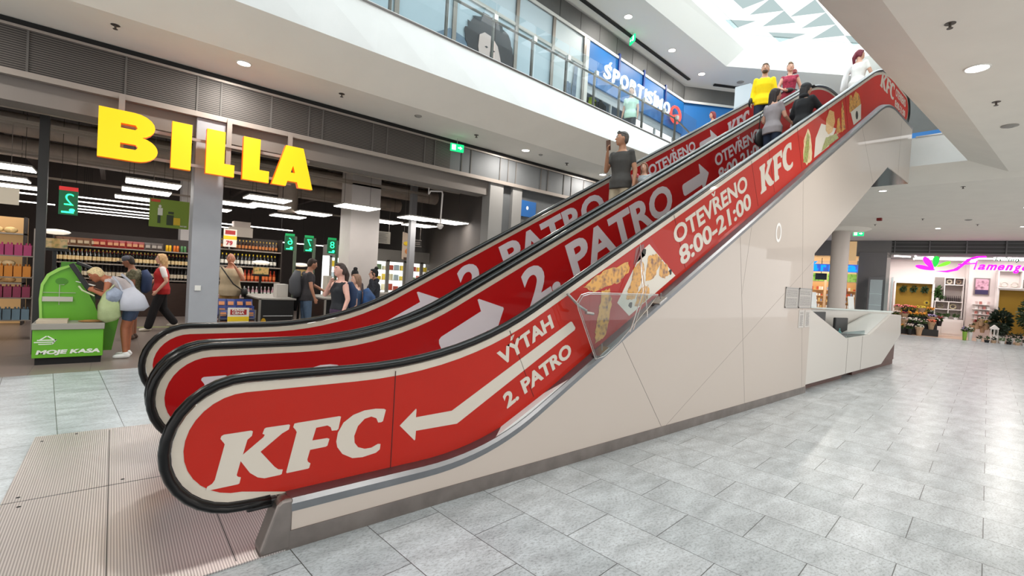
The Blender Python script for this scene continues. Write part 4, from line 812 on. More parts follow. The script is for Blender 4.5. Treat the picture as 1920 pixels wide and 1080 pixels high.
mb = MB(); mb.add([(15.42, 2.86, .7), (15.42, 2.86, 1.26), (15.42, 3.05, 1.26), (15.42, 3.05, .7)], [(0, 1, 2, 3)]); mb.prism([(15.4, 3.0, .14), (11.2, 3.95, .14), (11.2, 4.0, .14), (15.4, 3.05, .14)], (0, 0, 1.18)); mb.build('back_panel', M_desk, dk)
mb = MB(); mb.prism([(15.42, 2.97, 1.31), (11.0, 3.92, 1.34), (11.0, 4.12, 1.34), (15.42, 3.15, 1.31)], (0, 0, .03)); mb.build('counter_ledge', mat('ledge_glass', (190, 204, 200), .2, coat=.6), dk)
mb = MB(); mb.xy([(8.9, 2.9), (13.6, 2.9), (12.8, 3.5), (8.9, 3.85)], .72, .75); mb.build('work_surface', mat('desk_inner2', (206, 212, 212), .3, coat=.4), dk)
mb = MB(); mb.box(10.7, 12.5, 2.87, 2.88, .75, .93); mb.build('glass_upstand', M_glass, dk)
mt = thing('monitor', 'black flat monitor seen from behind on the information desk', 'monitor', (10.9, 3.3, .75))
mb = MB(); mb.obox((10.95, 3.32, 1.10), (.34, -.03, 0), (.002, .02, 0), (0, 0, .20)); mb.build('screen', M_black, mt, bevel=.01)
mb = MB(); mb.box(10.9, 11.0, 3.33, 3.40, .77, 1.0); mb.box(10.8, 11.1, 3.28, 3.46, .75, .77); mb.build('stand', M_black, mt)
for i, (x, y, h, L) in enumerate([(12.62, 3.36, 1.06, 'black office chair back behind the right end of the information desk')]):
    ch = thing('office_chair', L, 'chair', (x, y+.15, 0)); mb = MB(); mb.obox((x, y, .96), (.26, -.05, 0), (0, .03, 0), (0, 0, .20)); mb.build('backrest', M_black, ch, bevel=.02)
    mb = MB(); mb.obox((x, y+.22, .46), (.24, 0, 0), (0, .22, 0), (0, 0, .04)); mb.build('seat', M_black, ch, bevel=.02)
    mb = MB(); mb.lathe([(.03, .14), (.03, .42)], (x, y+.22, 0), 8); mb.lathe([(.26, 0.14), (.24, .17)], (x, y+.22, 0), 10); mb.build('base', M_black, ch)
    mb = MB(); mb.box(x-.02, x+.02, y+.03, y+.05, .46, .85); mb.build('support', M_black, ch)
for i, (x, y, z0, w, h) in enumerate([(13.55, 3.42, 1.355, .34, .30), (12.1, 3.78, 1.36, .36, .34)]):
    mb = MB(); mb.prism([(x-w/2, y, z0), (x+w/2, y-.03, z0), (x+w/2, y, z0+h), (x-w/2, y+.03, z0+h)], (0, .008, 0)); tag(mb.build('paper_stand', mat('paper_white', (232, 236, 236), .4)), ['white sheet holder standing near the right end of the desk ledge', 'white sheet holder on the desk ledge in front of the round column'][i], 'sheet holder')
for i, (x, y, w, d, h, c, L, cat_) in enumerate([(10.15, 3.25, .16, .02, .14, (60, 64, 70), 'small framed photo at the left end of the desk', 'picture frame'), (12.0, 3.2, .05, .05, .17, (90, 150, 150), 'teal bottle beside the black monitor on the desk', 'bottle'), (9.8, 3.2, .3, .2, .05, (40, 70, 130), 'blue folder lying at the left end of the desk', 'folder')]):
    mb = MB(); mb.box(x-w/2, x+w/2, y-d/2, y+d/2, .75, .75+h) if cat_ != 'bottle' else mb.lathe([(.03, 0), (.035, .12), (.012, .15), (.012, .2)], (x, y, .75), 10); tag(mb.build(cat_.replace(' ', '_'), mat('desk_item%d' % i, c, .4)), L, cat_)
for i, x in enumerate((11.25, 12.0)):
    mb = MB(); mb.box(x, x+.3, 2.94, 3.06, .75, .80); tag(mb.build('leaflet_tray', mat('tray_grey', (80, 82, 84), .4)), ['left grey leaflet tray on the front edge of the desk', 'right grey leaflet tray on the front edge of the desk'][i], 'tray')
# ================================================================== BALCONY BALUSTRADE AND UPPER SHOPFRONT
def by(x): return edge_l(x)+.05
JX = [-1.6, -.4, .8, 2.0, 3.23, 4.3, 5.35, 6.4, 7.45, 8.45, 9.45, 10.5, 11.5, 12.2]
bl = thing('glass_balustrade', 'clear glass balustrade along the upper gallery edge with small steel clamps', 'balustrade', (5, by(5), ZU))
M_post = mat('brushed_post', (120, 112, 104), .4, metal=.8)
for a, b in zip(JX[:-1], JX[1:]):
    mb = MB(); mb.add([(a+.01, by(a), ZU+.03), (b-.01, by(b), ZU+.03), (b-.01, by(b), 6.75), (a+.01, by(a), 6.75)], [(0, 1, 2, 3)]); mb.build('glass_pane', M_glass2, bl)
for x in JX[1:]:
    mb = MB(); mb.box(x-.02, x+.02, by(x)+.05, by(x)+.10, ZU, 6.52); mb.build('post', M_post, bl)
    mb = MB(); mb.box(x-.045, x+.045, by(x)-.015, by(x)+.05, 6.44, 6.54); mb.build('clamp', mat('clamp_steel', (205, 203, 198), .35, metal=.5), bl)
mb = MB(); mb.tube([(JX[0], by(JX[0])+.12, 6.50), (JX[-1], by(JX[-1])+.12, 6.50)], .025, 8); mb.build('inner_rail', M_post, bl)
mb = MB(); mb.tube([(12.2, by(12.2)+.1, 6.5), (13.6, 8.0, 6.5), (15.0, 7.6, 6.5)], .025, 8); mb.build('inner_rail', M_post, bl)
mb = MB(); mb.add([(12.2, by(12.2), ZU), (13.4, by(12.2)+.1, ZU), (13.4, by(12.2)+.1, 6.75), (12.2, by(12.2), 6.75)], [(0, 1, 2, 3)]); mb.build('glass_pane', M_glass2, bl)
# upper storefront windows with printed posters
M_poster = mat('poster_pale_blue', (168, 184, 192), .5)
def uface(mb, pts, d=.0, th=.01): return mb.prism([(x, UF(x)-d-th, z) for x, z in pts], (0, th, 0))
uf = thing('poster_shopfront', 'upper shopfront windows pasted with large pale lifestyle posters', 'shopfront', (5, UF(5), ZU))
for i, (a, b) in enumerate([(-2, .2), (.2, 2.4), (2.4, 3.95), (3.95, 5.3), (5.3, 7.1), (7.1, 8.4), (8.4, 9.7)]):
    mb = MB(); ubox(mb, a+.03, b-.03, -.02, .06, ZU, 8.34); mb.build('poster', M_poster if i != 6 else mat('poster_haze', (176, 186, 188), .5), uf)
    mb = MB(); ubox(mb, b-.05, b+.05, .03, .0, ZU, 8.34); mb.build('mullion', M_post, uf)
mb = MB(); ubox(mb, -9, 9.7, .02, 0, 7.55, 7.63); mb.build('transom', mat('transom_beige', (176, 170, 160), .5), uf)
# woman with dark curls
M_curl = mat('poster_hair', (34, 32, 36), .6, noise=.4, nscale=30); M_pskin = mat('poster_skin', (196, 176, 168), .5); M_denim = mat('poster_shirt', (96, 116, 134), .6, noise=.2, nscale=6)
pw = MB(); uface(pw, [(4.35, 5.66), (4.45, 6.0), (4.75, 6.45), (5.2, 6.75), (5.6, 6.7), (5.95, 6.5), (6.2, 6.2), (6.3, 5.66)], -.005); pw.build('printed_shirt', M_denim, uf)
pw = MB(); uface(pw, blob([(5.85, 6.1), (5.65, 6.6), (5.6, 6.95), (5.8, 7.25), (6.15, 7.45), (6.55, 7.42), (6.9, 7.2), (7.08, 6.8), (7.08, 6.2), (6.95, 5.75), (6.3, 5.7), (6.1, 5.9)], .045, 5, 12), .008); pw.build('printed_hair', M_curl, uf)
pw = MB(); uface(pw, [(5.98, 6.92), (6.12, 7.02), (6.34, 7.0), (6.52, 6.86), (6.62, 6.62), (6.70, 6.36), (6.62, 6.14), (6.48, 6.0), (6.32, 5.98), (6.16, 6.12), (6.02, 6.40), (5.96, 6.66)], .022); pw.build('printed_face', M_pskin, uf)
pw = MB(); uface(pw, [(6.2, 6.36), (6.34, 6.42), (6.5, 6.46), (6.42, 6.3), (6.3, 6.24)], .034, .004); pw.build('printed_smile', mat('poster_teeth', (240, 236, 232), .5), uf)
pw = MB()
for c in ((6.19, 6.72), (6.40, 6.70)): uface(pw, [(c[0]-.05, c[1]), (c[0], c[1]+.025), (c[0]+.05, c[1]+.01), (c[0], c[1]-.02)], .034, .004)
uface(pw, [(6.30, 6.66), (6.36, 6.5), (6.30, 6.48)], .034, .004); pw.build('printed_eyes', M_ink, uf)
# hazy town view on the next posters
for i, (x0, x1, z1, c) in enumerate([(7.2, 8.3, 6.35, (120, 148, 164)), (7.25, 8.0, 6.1, (196, 202, 200)), (7.9, 8.35, 6.2, (104, 128, 146)), (8.5, 9.0, 6.2, (170, 184, 190)), (8.9, 9.2, 6.9, (88, 104, 122)), (9.25, 9.5, 6.6, (100, 118, 134)), (9.0, 9.6, 6.0, (190, 196, 196)), (9.2, 9.42, 7.45, (84, 100, 118)), (3.0, 3.8, 7.2, (170, 160, 158))]):
    pw = MB(); uface(pw, blob([(x0, 5.7 if i < 8 else 6.9), (x1, 5.7 if i < 8 else 6.9), (x1, z1), (x0+.1, z1+.05)], .03, 5, i), .008+i*.0012, .001); pw.build('printed_town', mat('town_%d' % i, c, .6, noise=.25, nscale=9), uf)
# blue sports shop
ss = thing('sports_shopfront', 'bright blue sports shopfront with glass front and glowing letters', 'shopfront', (12.5, UF(12.5), ZU))
mb = MB(); ubox(mb, 9.85, 15.6, 0, .08, 7.2, 8.34); mb.build('blue_fascia', M_blue, ss)
mb = MB(); ubox(mb, 9.7, 9.9, .02, .1, ZU, 8.34); mb.build('side_frame', mat('transom_beige2', (196, 192, 184), .5), ss)
for x in (11.36, 12.77, 14.2):
    mb = MB(); ubox(mb, x-.04, x+.04, .05, 0, 7.9, 8.5); mb.build('bracket', mat('dark_blue', (10, 50, 120), .5), ss)
mb = MB(); ubox(mb, 9.9, 15.6, -.06, .09, 6.95, 7.2); mb.build('grey_header', mat('header_lightgrey', (150, 156, 160), .5), ss)
for x in (9.9, 11.2, 12.5, 13.8, 15.1):
    mb = MB(); ubox(mb, x-.03, x+.03, -.06, .12, ZU, 6.95); mb.build('mullion', mat('mullion_grey', (150, 154, 156), .5), ss)
mb = MB(); ubox(mb, 9.9, 15.6, -.9, 2.4, ZU, ZU+.02); ubox(mb, 9.9, 15.6, -2.2, 2.3, ZU, 8.3); mb.build('shop_interior', mat('sports_interior', (110, 130, 146), .7), ss)
M_wl = mat('white_light', (235, 240, 245), .5, emit=.75)
xs_ = 10.50
for ch, w in (('S', .44), ('P', .42), ('O', .50), ('R', .46), ('T', .42), ('I', .13), ('S', .44), ('I', .13), ('M', .54), ('O', .50)):
    mb = MB(); add_text(mb, ch, (xs_, UF(xs_)-.09, 7.50), Vector((1, .075, 0)).normalized(), (0, 0, 1), w*.80, .40, .008, .10, .05); mb.build('letter', M_wl, ss); xs_ += w
for x in (10.78, 13.36): mb = MB(); uface(mb, [(x, 7.93), (x+.05, 7.93), (x+.14, 8.05), (x+.07, 8.05)], .04, .05); mb.build('letter_accent', M_wl, ss)
mb = MB(); P = [(14.85+.30*cos(a), UF(14.85)-.1, 7.66+.27*sin(a)) for a in [2*pi*i/24 for i in range(24)]]; mb.tube(P, .045, 6, closed=True, up=(0, 1, 0)); mb.add([(14.62, UF(14.8)-.1, 7.60), (15.08, UF(14.8)-.1, 7.74), (15.06, UF(14.8)-.1, 7.62), (14.66, UF(14.8)-.1, 7.52)], [(0, 1, 2, 3)]); mb.build('ring_logo', mat('logo_red', (235, 60, 44), .4, emit=1.0), ss)
# upper right glimpse beyond the slab edge
mb = MB(); mb.box(18.5, 18.6, 2.3, 4.4, ZU, 6.75); struct(mb.build('wall_far_shop', M_blue))
mb = MB(); mb.box(18.5, 18.6, -4, 4.4, 6.75, 8.9); struct(mb.build('wall_far_shop', MATS['upper_fascia_grey']))
# freestanding advert box upstairs
ab = thing('advert_box', 'pale freestanding advert box on the upper landing left of the man in yellow', 'advert', (15.6, 7.3, ZU))
mb = MB(); mb.box(15.5, 15.64, 7.05, 7.55, ZU, 8.35); mb.build('frame', mat('advert_frame', (170, 182, 190), .4), ab, bevel=.01)
mb = MB(); mb.prism([(15.64, 7.05, ZU+.2), (16.7, 6.75, ZU+.2), (16.7, 6.75, 8.0), (15.64, 7.05, 8.25)], (0, .05, 0)); mb.build('picture', mat('advert_blue', (150, 200, 226), .4, emit=.3), ab)
# ================================================================== CEILING FIXTURES
M_disc = mat('lamp_disc', (255, 252, 246), .5, emit=14); M_ringw = mat('lamp_ring', (225, 222, 216), .5); M_spr = mat('sprinkler_metal', (96, 88, 82), .4, metal=.6)
def downlight(x, y, z, label, r=.075, power=26, light=True):
    t = thing('downlight', label, 'ceiling light', (x, y, z), 'round downlights in the hall ceilings')
    mb = MB(); P = [(x+cos(a)*(r+.01), y+sin(a)*(r+.01), z-.004) for a in [2*pi*i/20 for i in range(20)]]; mb.tube(P, .012, 6, closed=True); mb.build('ring', M_ringw, t)
    mb = MB(); mb.lathe([(r, -.006), (r, -.002)], (x, y, z), 20); mb.build('lens', M_disc, t)
    if light:
        o = area_light('downlight_lamp', (x, y, z-.02), r*2, r*2, power, (1, .95, .88), shape='DISK'); 
W5 = 'small round ceiling downlight '  # downlights out of view are added to raise the hall's ambient light
for x, y, L, lt in [(1.40, 8.2, 'above the supermarket letters', 1), (7.22, 8.35, 'between the exit sign and the escalator', 1), (10.15, 8.46, 'left of the man descending the escalator', 1), (8.24, .93, 'large near the right edge of the photo', 1), (16.0, 3.5, 'beneath the mirror-polished soffit', 1), (25.0, 3.6, 'before the flower shop petals', 1), (25.3, 1.3, 'before the flower shop, far right', 1), (20.5, 1.0, 'in the hall ceiling midway to the flower shop', 1), (20.5, 6.0, 'in the hall ceiling before the column', 1), (-2.5, 8.1, 'added for fill left of the supermarket letters, out to the side', 1), (3.2, -1.5, 'added for fill behind the camera on the left', 1), (8.2, -2.2, 'added for fill behind the camera on the right', 1), (-2.5, -2.5, 'added for fill behind the camera far left', 1), (13.2, -1.2, 'added for fill in the near side ceiling beyond the desk', 1), (13.2, -4.8, 'added for fill in the near side ceiling, deeper in', 1), (3.2, -5.2, 'added for fill far behind the camera', 1)]:
    downlight(x, y, ZC, W5+L, .11 if (x, y) == (8.24, .93) else .085, 60 if x > 19 else 45, lt)
for x, y, L in [(10.61, 8.29, 'upstairs, nearest of three over the gallery'), (13.07, 8.44, 'upstairs, middle of three over the gallery'), (15.2, 8.6, 'upstairs, farthest of three over the gallery')]: downlight(x, y, ZR, W5+L, .10, 30)
def sprinkler(x, y, z, label):
    t = thing('sprinkler', label, 'sprinkler', (x, y, z), 'sprinkler heads in the ceilings')
    mb = MB(); mb.lathe([(.05, -.004), (.05, 0)], (x, y, z), 12); mb.build('plate', M_spr, t)
    mb = MB(); mb.lathe([(.012, -.05), (.012, 0)], (x, y, z), 8); mb.lathe([(.028, -.055), (.028, -.05)], (x, y, z), 8); mb.build('head', M_spr, t)
for i, (x, y) in enumerate([(-.08, 8.22), (2.9, 8.26), (5.79, 8.32), (8.67, 8.41), (6.75, 1.0), (9.79, .874), (16.37, 1.94), (22.0, 3.6), (24.2, 2.4), (23, 5.2)]): sprinkler(x, y, ZC, 'metal sprinkler head, ' + ['left of the downlight over the yellow letters', 'above the last yellow letter', 'right of the green exit sign', 'left of the rear escalator rail', 'in the near ceiling at the top right of the photo', 'second in the near ceiling along the right edge', 'behind the polished soffit', 'midway to the flower shop', 'close before the flower shop sign', 'beside the round column'][i])
for i, (x, y, r, L) in enumerate([(4.35, 8.22, .07, 'small round speaker beside the exit sign'), (7.7, 8.35, .05, 'flat detector disc left of the escalator'), (11.2, .82, .11, 'grey round vent disc at the right edge'), (16.68, 7.95, .12, 'round vent disc in the upper ceiling by the far wall'), (22.8, 2.5, .1, 'round vent disc above the flower shop approach')]):
    mb = MB(); mb.lathe([(r*.5, -.03), (r, -.012), (r, 0)], (x, y, ZR if i == 3 else ZC), 16); tag(mb.build('ceiling_disc_fitting', mat('fitting_grey', (150, 146, 140), .5)), L, 'ceiling fitting')
def exit_sign(c, w, h, U, label):
    U = Vector(U).normalized(); N = Vector((-U.y, U.x, 0)); c = Vector(c)
    t = thing('exit_sign', label, 'exit sign', tuple(c))
    mb = MB(); mb.obox(c, U*w/2, N*.02, Vector((0, 0, h/2))); mb.build('panel', mat('exit_green', (0, 190, 110), .4, emit=1.2), t)
    mb = MB()
    for sd in (-1, 1):
        q = c+N*.022*sd; W_ = lambda a, b: q+U*a*w+Vector((0, 0, b*h))
        mb.add([W_(-.42, -.35), W_(-.12, -.35), W_(-.12, .35), W_(-.42, .35)], [(0, 1, 2, 3)])
        mb.add([W_(.05, -.08), W_(.22, -.08), W_(.22, .08), W_(.05, .08)], [(0, 1, 2, 3)]); mb.add([W_(.2, -.22), W_(.4, 0), W_(.2, .22)], [(0, 1, 2)])
    mb.build('pictogram', mat('exit_white', (220, 255, 235), .4, emit=1.5), t)
    mb = MB(); mb.tube([c+Vector((0, 0, h/2)), c+Vector((0, 0, h/2+.12))], .006, 6); mb.build('hanger', M_steel, t)
exit_sign((5.60, 8.75, 4.36), .30, .16, (1, -.2, 0), 'green exit sign hanging under the ceiling right of the supermarket letters')
exit_sign((11.4, 8.7, 8.80), .32, .20, (.5, .9, 0), 'green exit sign hanging upstairs above the sports shop')
exit_sign((24.5, 6.1, 4.42), .38, .20, (.256, -.9666, 0), 'small green exit sign right of the round column')
for i, (x, y, z, L) in enumerate([(21.3, 4.7, ZC, 'small dark red alarm box on the ceiling left of the exit sign'), (16.9, 6.3, ZR, 'small red alarm box on the upper ceiling beside the woman with the bun')]):
    mb = MB(); mb.box(x-.07, x+.07, y-.07, y+.07, z-.1, z); tag(mb.build('alarm_box', mat('alarm_red', (130, 30, 28), .5)), L, 'alarm box')
# ================================================================== SUPERMARKET
YB = 8.72
M_yel = mat('sign_yellow_light', (196, 140, 0), .5, emit=.64, ecol=(255, 208, 0)); M_ors = mat('sign_orange_side', (214, 96, 0), .4, emit=.5)
sg = thing('letter_sign', 'large glowing yellow letters on two rails across the supermarket front', 'sign', (1.2, YB, 3.2))
def letter(pts, holes=()):
    """face polygon with optional holes, built by bridging; back box for depth"""
    mb = MB()
    if not holes: mb.xz(pts, YB, YB+.11)
    return mb
ZT, ZB = 3.64, 2.955
def lx(v): return -.222+(v)*1.0
def rndB():
    # outline of the B with two slots, as quads between outer contour and holes (simple strips)
    mb = MB(); x0 = -.222; W_ = .66; H_ = ZT-ZB; zm = ZB+H_*.50
    outer = [(x0, ZB), (x0, ZT)]+[(x0+.38+.245*sin(a), ZT-.175+.175*cos(a)) for a in [pi*i/10 for i in range(11)]][:-1]+[(x0+.41+.255*sin(a), ZB+.18+.18*cos(a)) for a in [pi*i/12 for i in range(1, 13)]]
    return outer, [[(x0+.24, ZT-.24), (x0+.40, ZT-.24), (x0+.425, ZT-.21), (x0+.40, ZT-.175), (x0+.24, ZT-.175)], [(x0+.24, ZB+.165), (x0+.41, ZB+.165), (x0+.435, ZB+.20), (x0+.41, ZB+.235), (x0+.24, ZB+.235)]]
def extrude_with_holes(name, outer, holes, y0, y1, m, parent):
    bm = bmesh.new(); edges = []
    for L in [outer]+holes:
        vs_ = [bm.verts.new((x, y0, z)) for x, z in L]
        edges += [bm.edges.new((vs_[i], vs_[(i+1) % len(vs_)])) for i in range(len(vs_))]
    bmesh.ops.triangle_fill(bm, use_beauty=True, use_dissolve=False, edges=edges)
    fs_ = [[tuple(v.co) for v in f.verts] for f in bm.faces]; bm.free()
    mb = MB()
    for f in fs_: mb.poly([(x, y0, z) for x, _, z in f])
    mb.mat(1)
    for L in [outer]+holes:
        n = len(L)
        for i in range(n): a, b = L[i], L[(i+1) % n]; mb.poly([(a[0], y0, a[1]), (b[0], y0, b[1]), (b[0], y1, b[1]), (a[0], y1, a[1])])
    return mb.build(name, m, parent)
Bo, Bh = rndB(); extrude_with_holes('letter', Bo, Bh, YB, YB+.11, [M_yel, M_ors], sg)
for pts in ([(.600, ZB+.0), (.600, ZT), (.848, ZT), (.848, ZB)], [(1.038, ZB), (1.038, ZT), (1.285, ZT), (1.285, ZB+.19), (1.425, ZB+.19), (1.425, ZB)], [(1.540, ZB), (1.540, ZT), (1.785, ZT), (1.785, ZB+.19), (1.930, ZB+.19), (1.930, ZB)]):
    extrude_with_holes('letter', pts, [], YB, YB+.11, [M_yel, M_ors], sg)
extrude_with_holes('letter', [(1.975, ZB), (2.175, ZT), (2.455, ZT), (2.635, ZB), (2.40, ZB), (2.375, ZB+.09), (2.22, ZB+.09), (2.195, ZB)], [[(2.265, ZB+.24), (2.335, ZB+.24), (2.30, ZB+.36)]], YB, YB+.11, [M_yel, M_ors], sg)
for z in (3.46, 3.06): mb = MB(); mb.box(.0, 2.6, YB+.13, YB+.16, z-.022, z+.022); mb.build('rail', M_trim, sg)
for x in (.02, 1.36, 2.28): mb = MB(); mb.box(x-.035, x+.035, YB+.16, YB+.20, 3.0, 3.9); mb.build('hanger_bar', M_trim, sg)
# ceiling services
for i, (y, z, r, L) in enumerate([(10.4, 3.95, .16, 'thick dark duct nearest the shopfront'), (12.6, 3.9, .20, 'thick dark duct in the middle of the store ceiling'), (15.0, 3.85, .22, 'thick dark duct deep in the store ceiling')]):
    mb = MB(); mb.tube([(-9, y, z), (6.6 if i < 1 else 7.4, y, z)], r, 12); tag(mb.build('air_duct', mat('duct_grey', (168, 154, 142), .6, noise=.15, nscale=4), smooth=40), L, 'duct')
mb = MB()
for i, (y, z) in enumerate([(9.9, 3.62), (11.3, 3.7), (11.6, 3.7), (13.7, 3.55), (14.1, 3.55), (16.5, 3.4)]): mb.box(-9, 6.5, y, y+.06, z, z+.05)
struct(mb.build('trim_11', mat('cable_tray', (160, 148, 136), .6)))
mb = MB()
for x in (-3.4, -1.9, -.4, 1.8, 3.3, 4.1, 5.6): mb.box(x, x+.12, 9.5, 21, 4.1, 4.3)
struct(mb.build('trim_12', mat('ceiling_beam_dark', (104, 92, 86), .7)))
mb = MB(); mb.lathe([(.24, 3.0), (.24, 4.3)], (3.45, 13.4, 0), 16); tag(mb.build('round_duct_drop', MATS['duct_grey'], smooth=40), 'round grey duct dropping from the store ceiling behind the last letter', 'duct')
M_panel = mat('led_panel', (255, 250, 244), .5, emit=7)
for i, (x, y) in enumerate([(.54, 11.5), (.5, 13.0), (.39, 14.85), (2.52, 11.4), (2.27, 13.2), (2.85, 12.7), (4.0, 13.15), (4.2, 10.6), (3.8, 14.7), (5.99, 11.04), (7.2, 12.6), (7.5, 10.9), (5.89, 12.8), (-1.53, 11.9), (-1.79, 13.9), (-1.69, 15.4), (2.0, 15.2)]):
    if (x, y) == (7.2, 12.6): x = 6.9
    if (x, y) == (7.5, 10.9): x = 6.85
    lab = 'LED panel hanging in the store, ' + ['front of three between the first letter and the pillar', 'middle of three between the first letter and the pillar', 'rear of three between the first letter and the pillar', 'brightest below the middle letters', 'behind the brightest below the middle letters', 'small one right of the pillar', 'left of the broad column', 'touching the left edge of the broad column', 'far one above the lane signs', 'front one beside the camera dome', 'rear one near the side wall', 'rightmost before the grey side wall', 'rear one beside the steel post', 'nearest of three at the far left', 'middle of three at the far left', 'rear of three at the far left', 'low one deep behind the pillar'][i]
    t = thing('led_panel', lab, 'ceiling light', (x, y, 3.0), 'LED panels hanging in the store')
    w, d = .42, .34
    mb = MB(); mb.box(x-w, x+w, y-d, y+d, 3.02, 3.05); mb.build('housing', mat('panel_frame', (190, 186, 180), .5), t)
    mb = MB(); mb.box(x-w+.01, x+w-.01, y-d+.01, y+d-.01, 3.005, 3.02); mb.build('diffuser', M_panel, t)
    for dx in (-.3, .3): mb = MB(); mb.tube([(x+dx, y, 3.05), (x+dx, y, 4.59)], .004, 5); mb.build('wire', M_dark, t)
for i, (x0, x1, y, z) in enumerate([(-.9, 1.2, 15.6, 2.95), (-.9, 1.2, 16.6, 2.92), (-.9, 1.2, 17.8, 2.9), (-.9, 1.2, 19.0, 2.9), (-.9, 1.2, 20.3, 2.9), (1.75, 4.0, 14.9, 2.62), (1.75, 2.9, 16.4, 2.62), (1.75, 2.6, 18.0, 2.6), (-4.5, -1.2, 14.5, 2.8), (-4.5, -1.2, 17, 2.8), (3.0, 5.2, 17.0, 2.35), (5.3, 7.2, 17.0, 2.35)]):
    mb = MB(); mb.box(x0, x1, y-.02, y+.02, z, z+.025); stl = tag(mb.build('strip_light', mat('led_strip', (255, 250, 244), .5, emit=6)), ['first', 'second', 'third', 'fourth', 'fifth', 'sixth', 'seventh', 'eighth', 'ninth', 'tenth', 'eleventh', 'twelfth'][i]+' long LED strip light counting back over the '+('drinks aisle' if i < 5 else 'beer shelf' if i < 8 else 'left produce aisle' if i < 10 else 'rear counters'), 'strip light', 'strip lights over the aisles')
    for xx in (x0+.3, x1-.3): mb = MB(); mb.tube([(xx, y, z+.02), (xx, y, 4.6)], .003, 4); mb.build('wire', M_black2, stl)
# ---- shelving and goods
M_shelf = mat('shelf_dark', (52, 44, 40), .6); M_board = mat('shelf_edge', (150, 140, 130), .5); M_dwood = mat('dark_wood_base', (56, 38, 30), .5, noise=.2, nscale=6, stretch=(1, 8, 8))
def shelf_unit(label, x0, x1, y, boards, base=0, depth=.42, top=2.1, mback=M_shelf):
    t = thing('shelf_unit', label, 'shelf', ((x0+x1)/2, y, 0))
    mb = MB(); mb.box(x0, x1, y+depth, y+depth+.04, 0, top); mb.build('back_panel', mback, t)
    for z in boards: mb = MB(); mb.box(x0, x1, y, y+depth, z-.03, z); mb.build('board', M_board, t)
    for x in (x0, x1-.03): mb = MB(); mb.box(x, x+.03, y, y+depth, 0, top); mb.build('upright', M_shelf, t)
    if base: mb = MB(); mb.box(x0, x1, y-.02, y+depth, 0, base); mb.build('base_cabinet', M_dwood, t)
    return t
shelf_unit('long drinks shelf with dark wooden base at the back of the store', -1.15, 3.0, 16.1, (1.00, 1.38, 1.80), .93, top=2.15)
def goods(proto, name, label, cat, group, xs, y, z, jit=.0):
    out = [proto]; proto.location = (xs[0], y, z)
    for x in xs[1:]:
        c = proto.copy(); COL.objects.link(c); c.location = (x+random.uniform(-jit, jit), y+random.uniform(-jit, jit), z); out.append(c)
    for o in out: tag(o, label, cat, group)
    return out
def bottle(col, cap_, h=.30, r=.037, lab=(200, 180, 130)):
    mb = MB(); mb.lathe([(r, 0), (r, h*.6), (r*.35, h*.78), (r*.35, h)], (0, 0, 0), 8); mb.mat(1); mb.lathe([(r*1.03, h*.18), (r*1.03, h*.48)], (0, 0, 0), 8); mb.mat(2); mb.lathe([(r*.42, h*.86), (r*.42, h*1.01)], (0, 0, 0), 6)
    return mb.build('bottle', [mat('glass_%d%d%d' % col, col, .15), mat('lbl_%d%d%d' % lab, lab, .6), mat('cap_%d%d%d' % cap_, cap_, .5)], org=(0, 0, 0), smooth=40)
def fr(a, b, s): return [a+i*s for i in range(int((b-a)/s)+1)]
goods(bottle((22, 20, 16), (200, 170, 80), .34, lab=(226, 200, 150)), 'bottle', 'dark wine bottle with pale label in the upper row of the long drinks shelf', 'bottle', 'wine bottles, upper row', fr(-1.08, 1.7, .078), 16.2, 1.38, .008)
goods(bottle((26, 22, 20), (30, 30, 30), .34, lab=(214, 200, 176)), 'bottle', 'dark wine bottle with cream label in the lower row of the long drinks shelf', 'bottle', 'wine bottles, lower row', fr(-1.08, 1.7, .078), 16.2, 1.00, .008)
goods(bottle((26, 34, 22), (160, 40, 36), .31, lab=(90, 80, 60)), 'bottle', 'green tinted bottle standing behind the upper row of the long drinks shelf', 'bottle', 'wine bottles, upper row behind', fr(-1.04, 1.7, .078), 16.32, 1.38, .008)
def bag(c1, c2, w=.16, h=.2):
    mb = MB(); P = [(-w/2, 0), (w/2, 0), (w*.46, h*.5), (w/2, h), (-w/2, h), (-w*.46, h*.5)]
    mb.add([(x, -.03 if 0 < i % 3 < 3 else -.03, z) for i, (x, z) in enumerate(P)]+[(x, .03, z) for x, z in P]+[(0, -.06, h*.45), (0, .06, h*.45)], [(0, 1, 12), (1, 2, 12), (2, 3, 12), (3, 4, 12), (4, 5, 12), (5, 0, 12), (7, 6, 13), (8, 7, 13), (9, 8, 13), (10, 9, 13), (11, 10, 13), (6, 11, 13), (0, 6, 7, 1), (1, 7, 8, 2), (2, 8, 9, 3), (3, 9, 10, 4), (4, 10, 11, 5), (5, 11, 6, 0)])
    mb.mat(1); mb.box(-w*.3, w*.3, -.066, -.05, h*.3, h*.66)
    return mb.build('snack_bag', [mat('foil_%d%d%d' % c1, c1, .35), mat('foil_%d%d%d' % c2, c2, .5)], org=(0, 0, 0))
for c1, c2, a, b, nm in (((120, 84, 60), (190, 170, 140), -1.05, -.4, 'brown'), ((150, 36, 30), (210, 150, 110), -.35, .65, 'red'), ((90, 80, 76), (170, 160, 150), .7, 1.05, 'dark grey')):
    goods(bag(c1, c2), 'snack_bag', '%s snack bag on the top board of the long drinks shelf' % nm, 'bag', nm+' snack bags on the top board', fr(a, b, .13), 16.25, 1.80, .01)
def can(c, h=.17, r=.033):
    mb = MB(); mb.lathe([(r*.85, 0), (r, .01), (r, h-.012), (r*.8, h)], (0, 0, 0), 8); return mb.build('drink_can', mat('can_%d%d%d' % c, c, .3, metal=.3), org=(0, 0, 0), smooth=40)
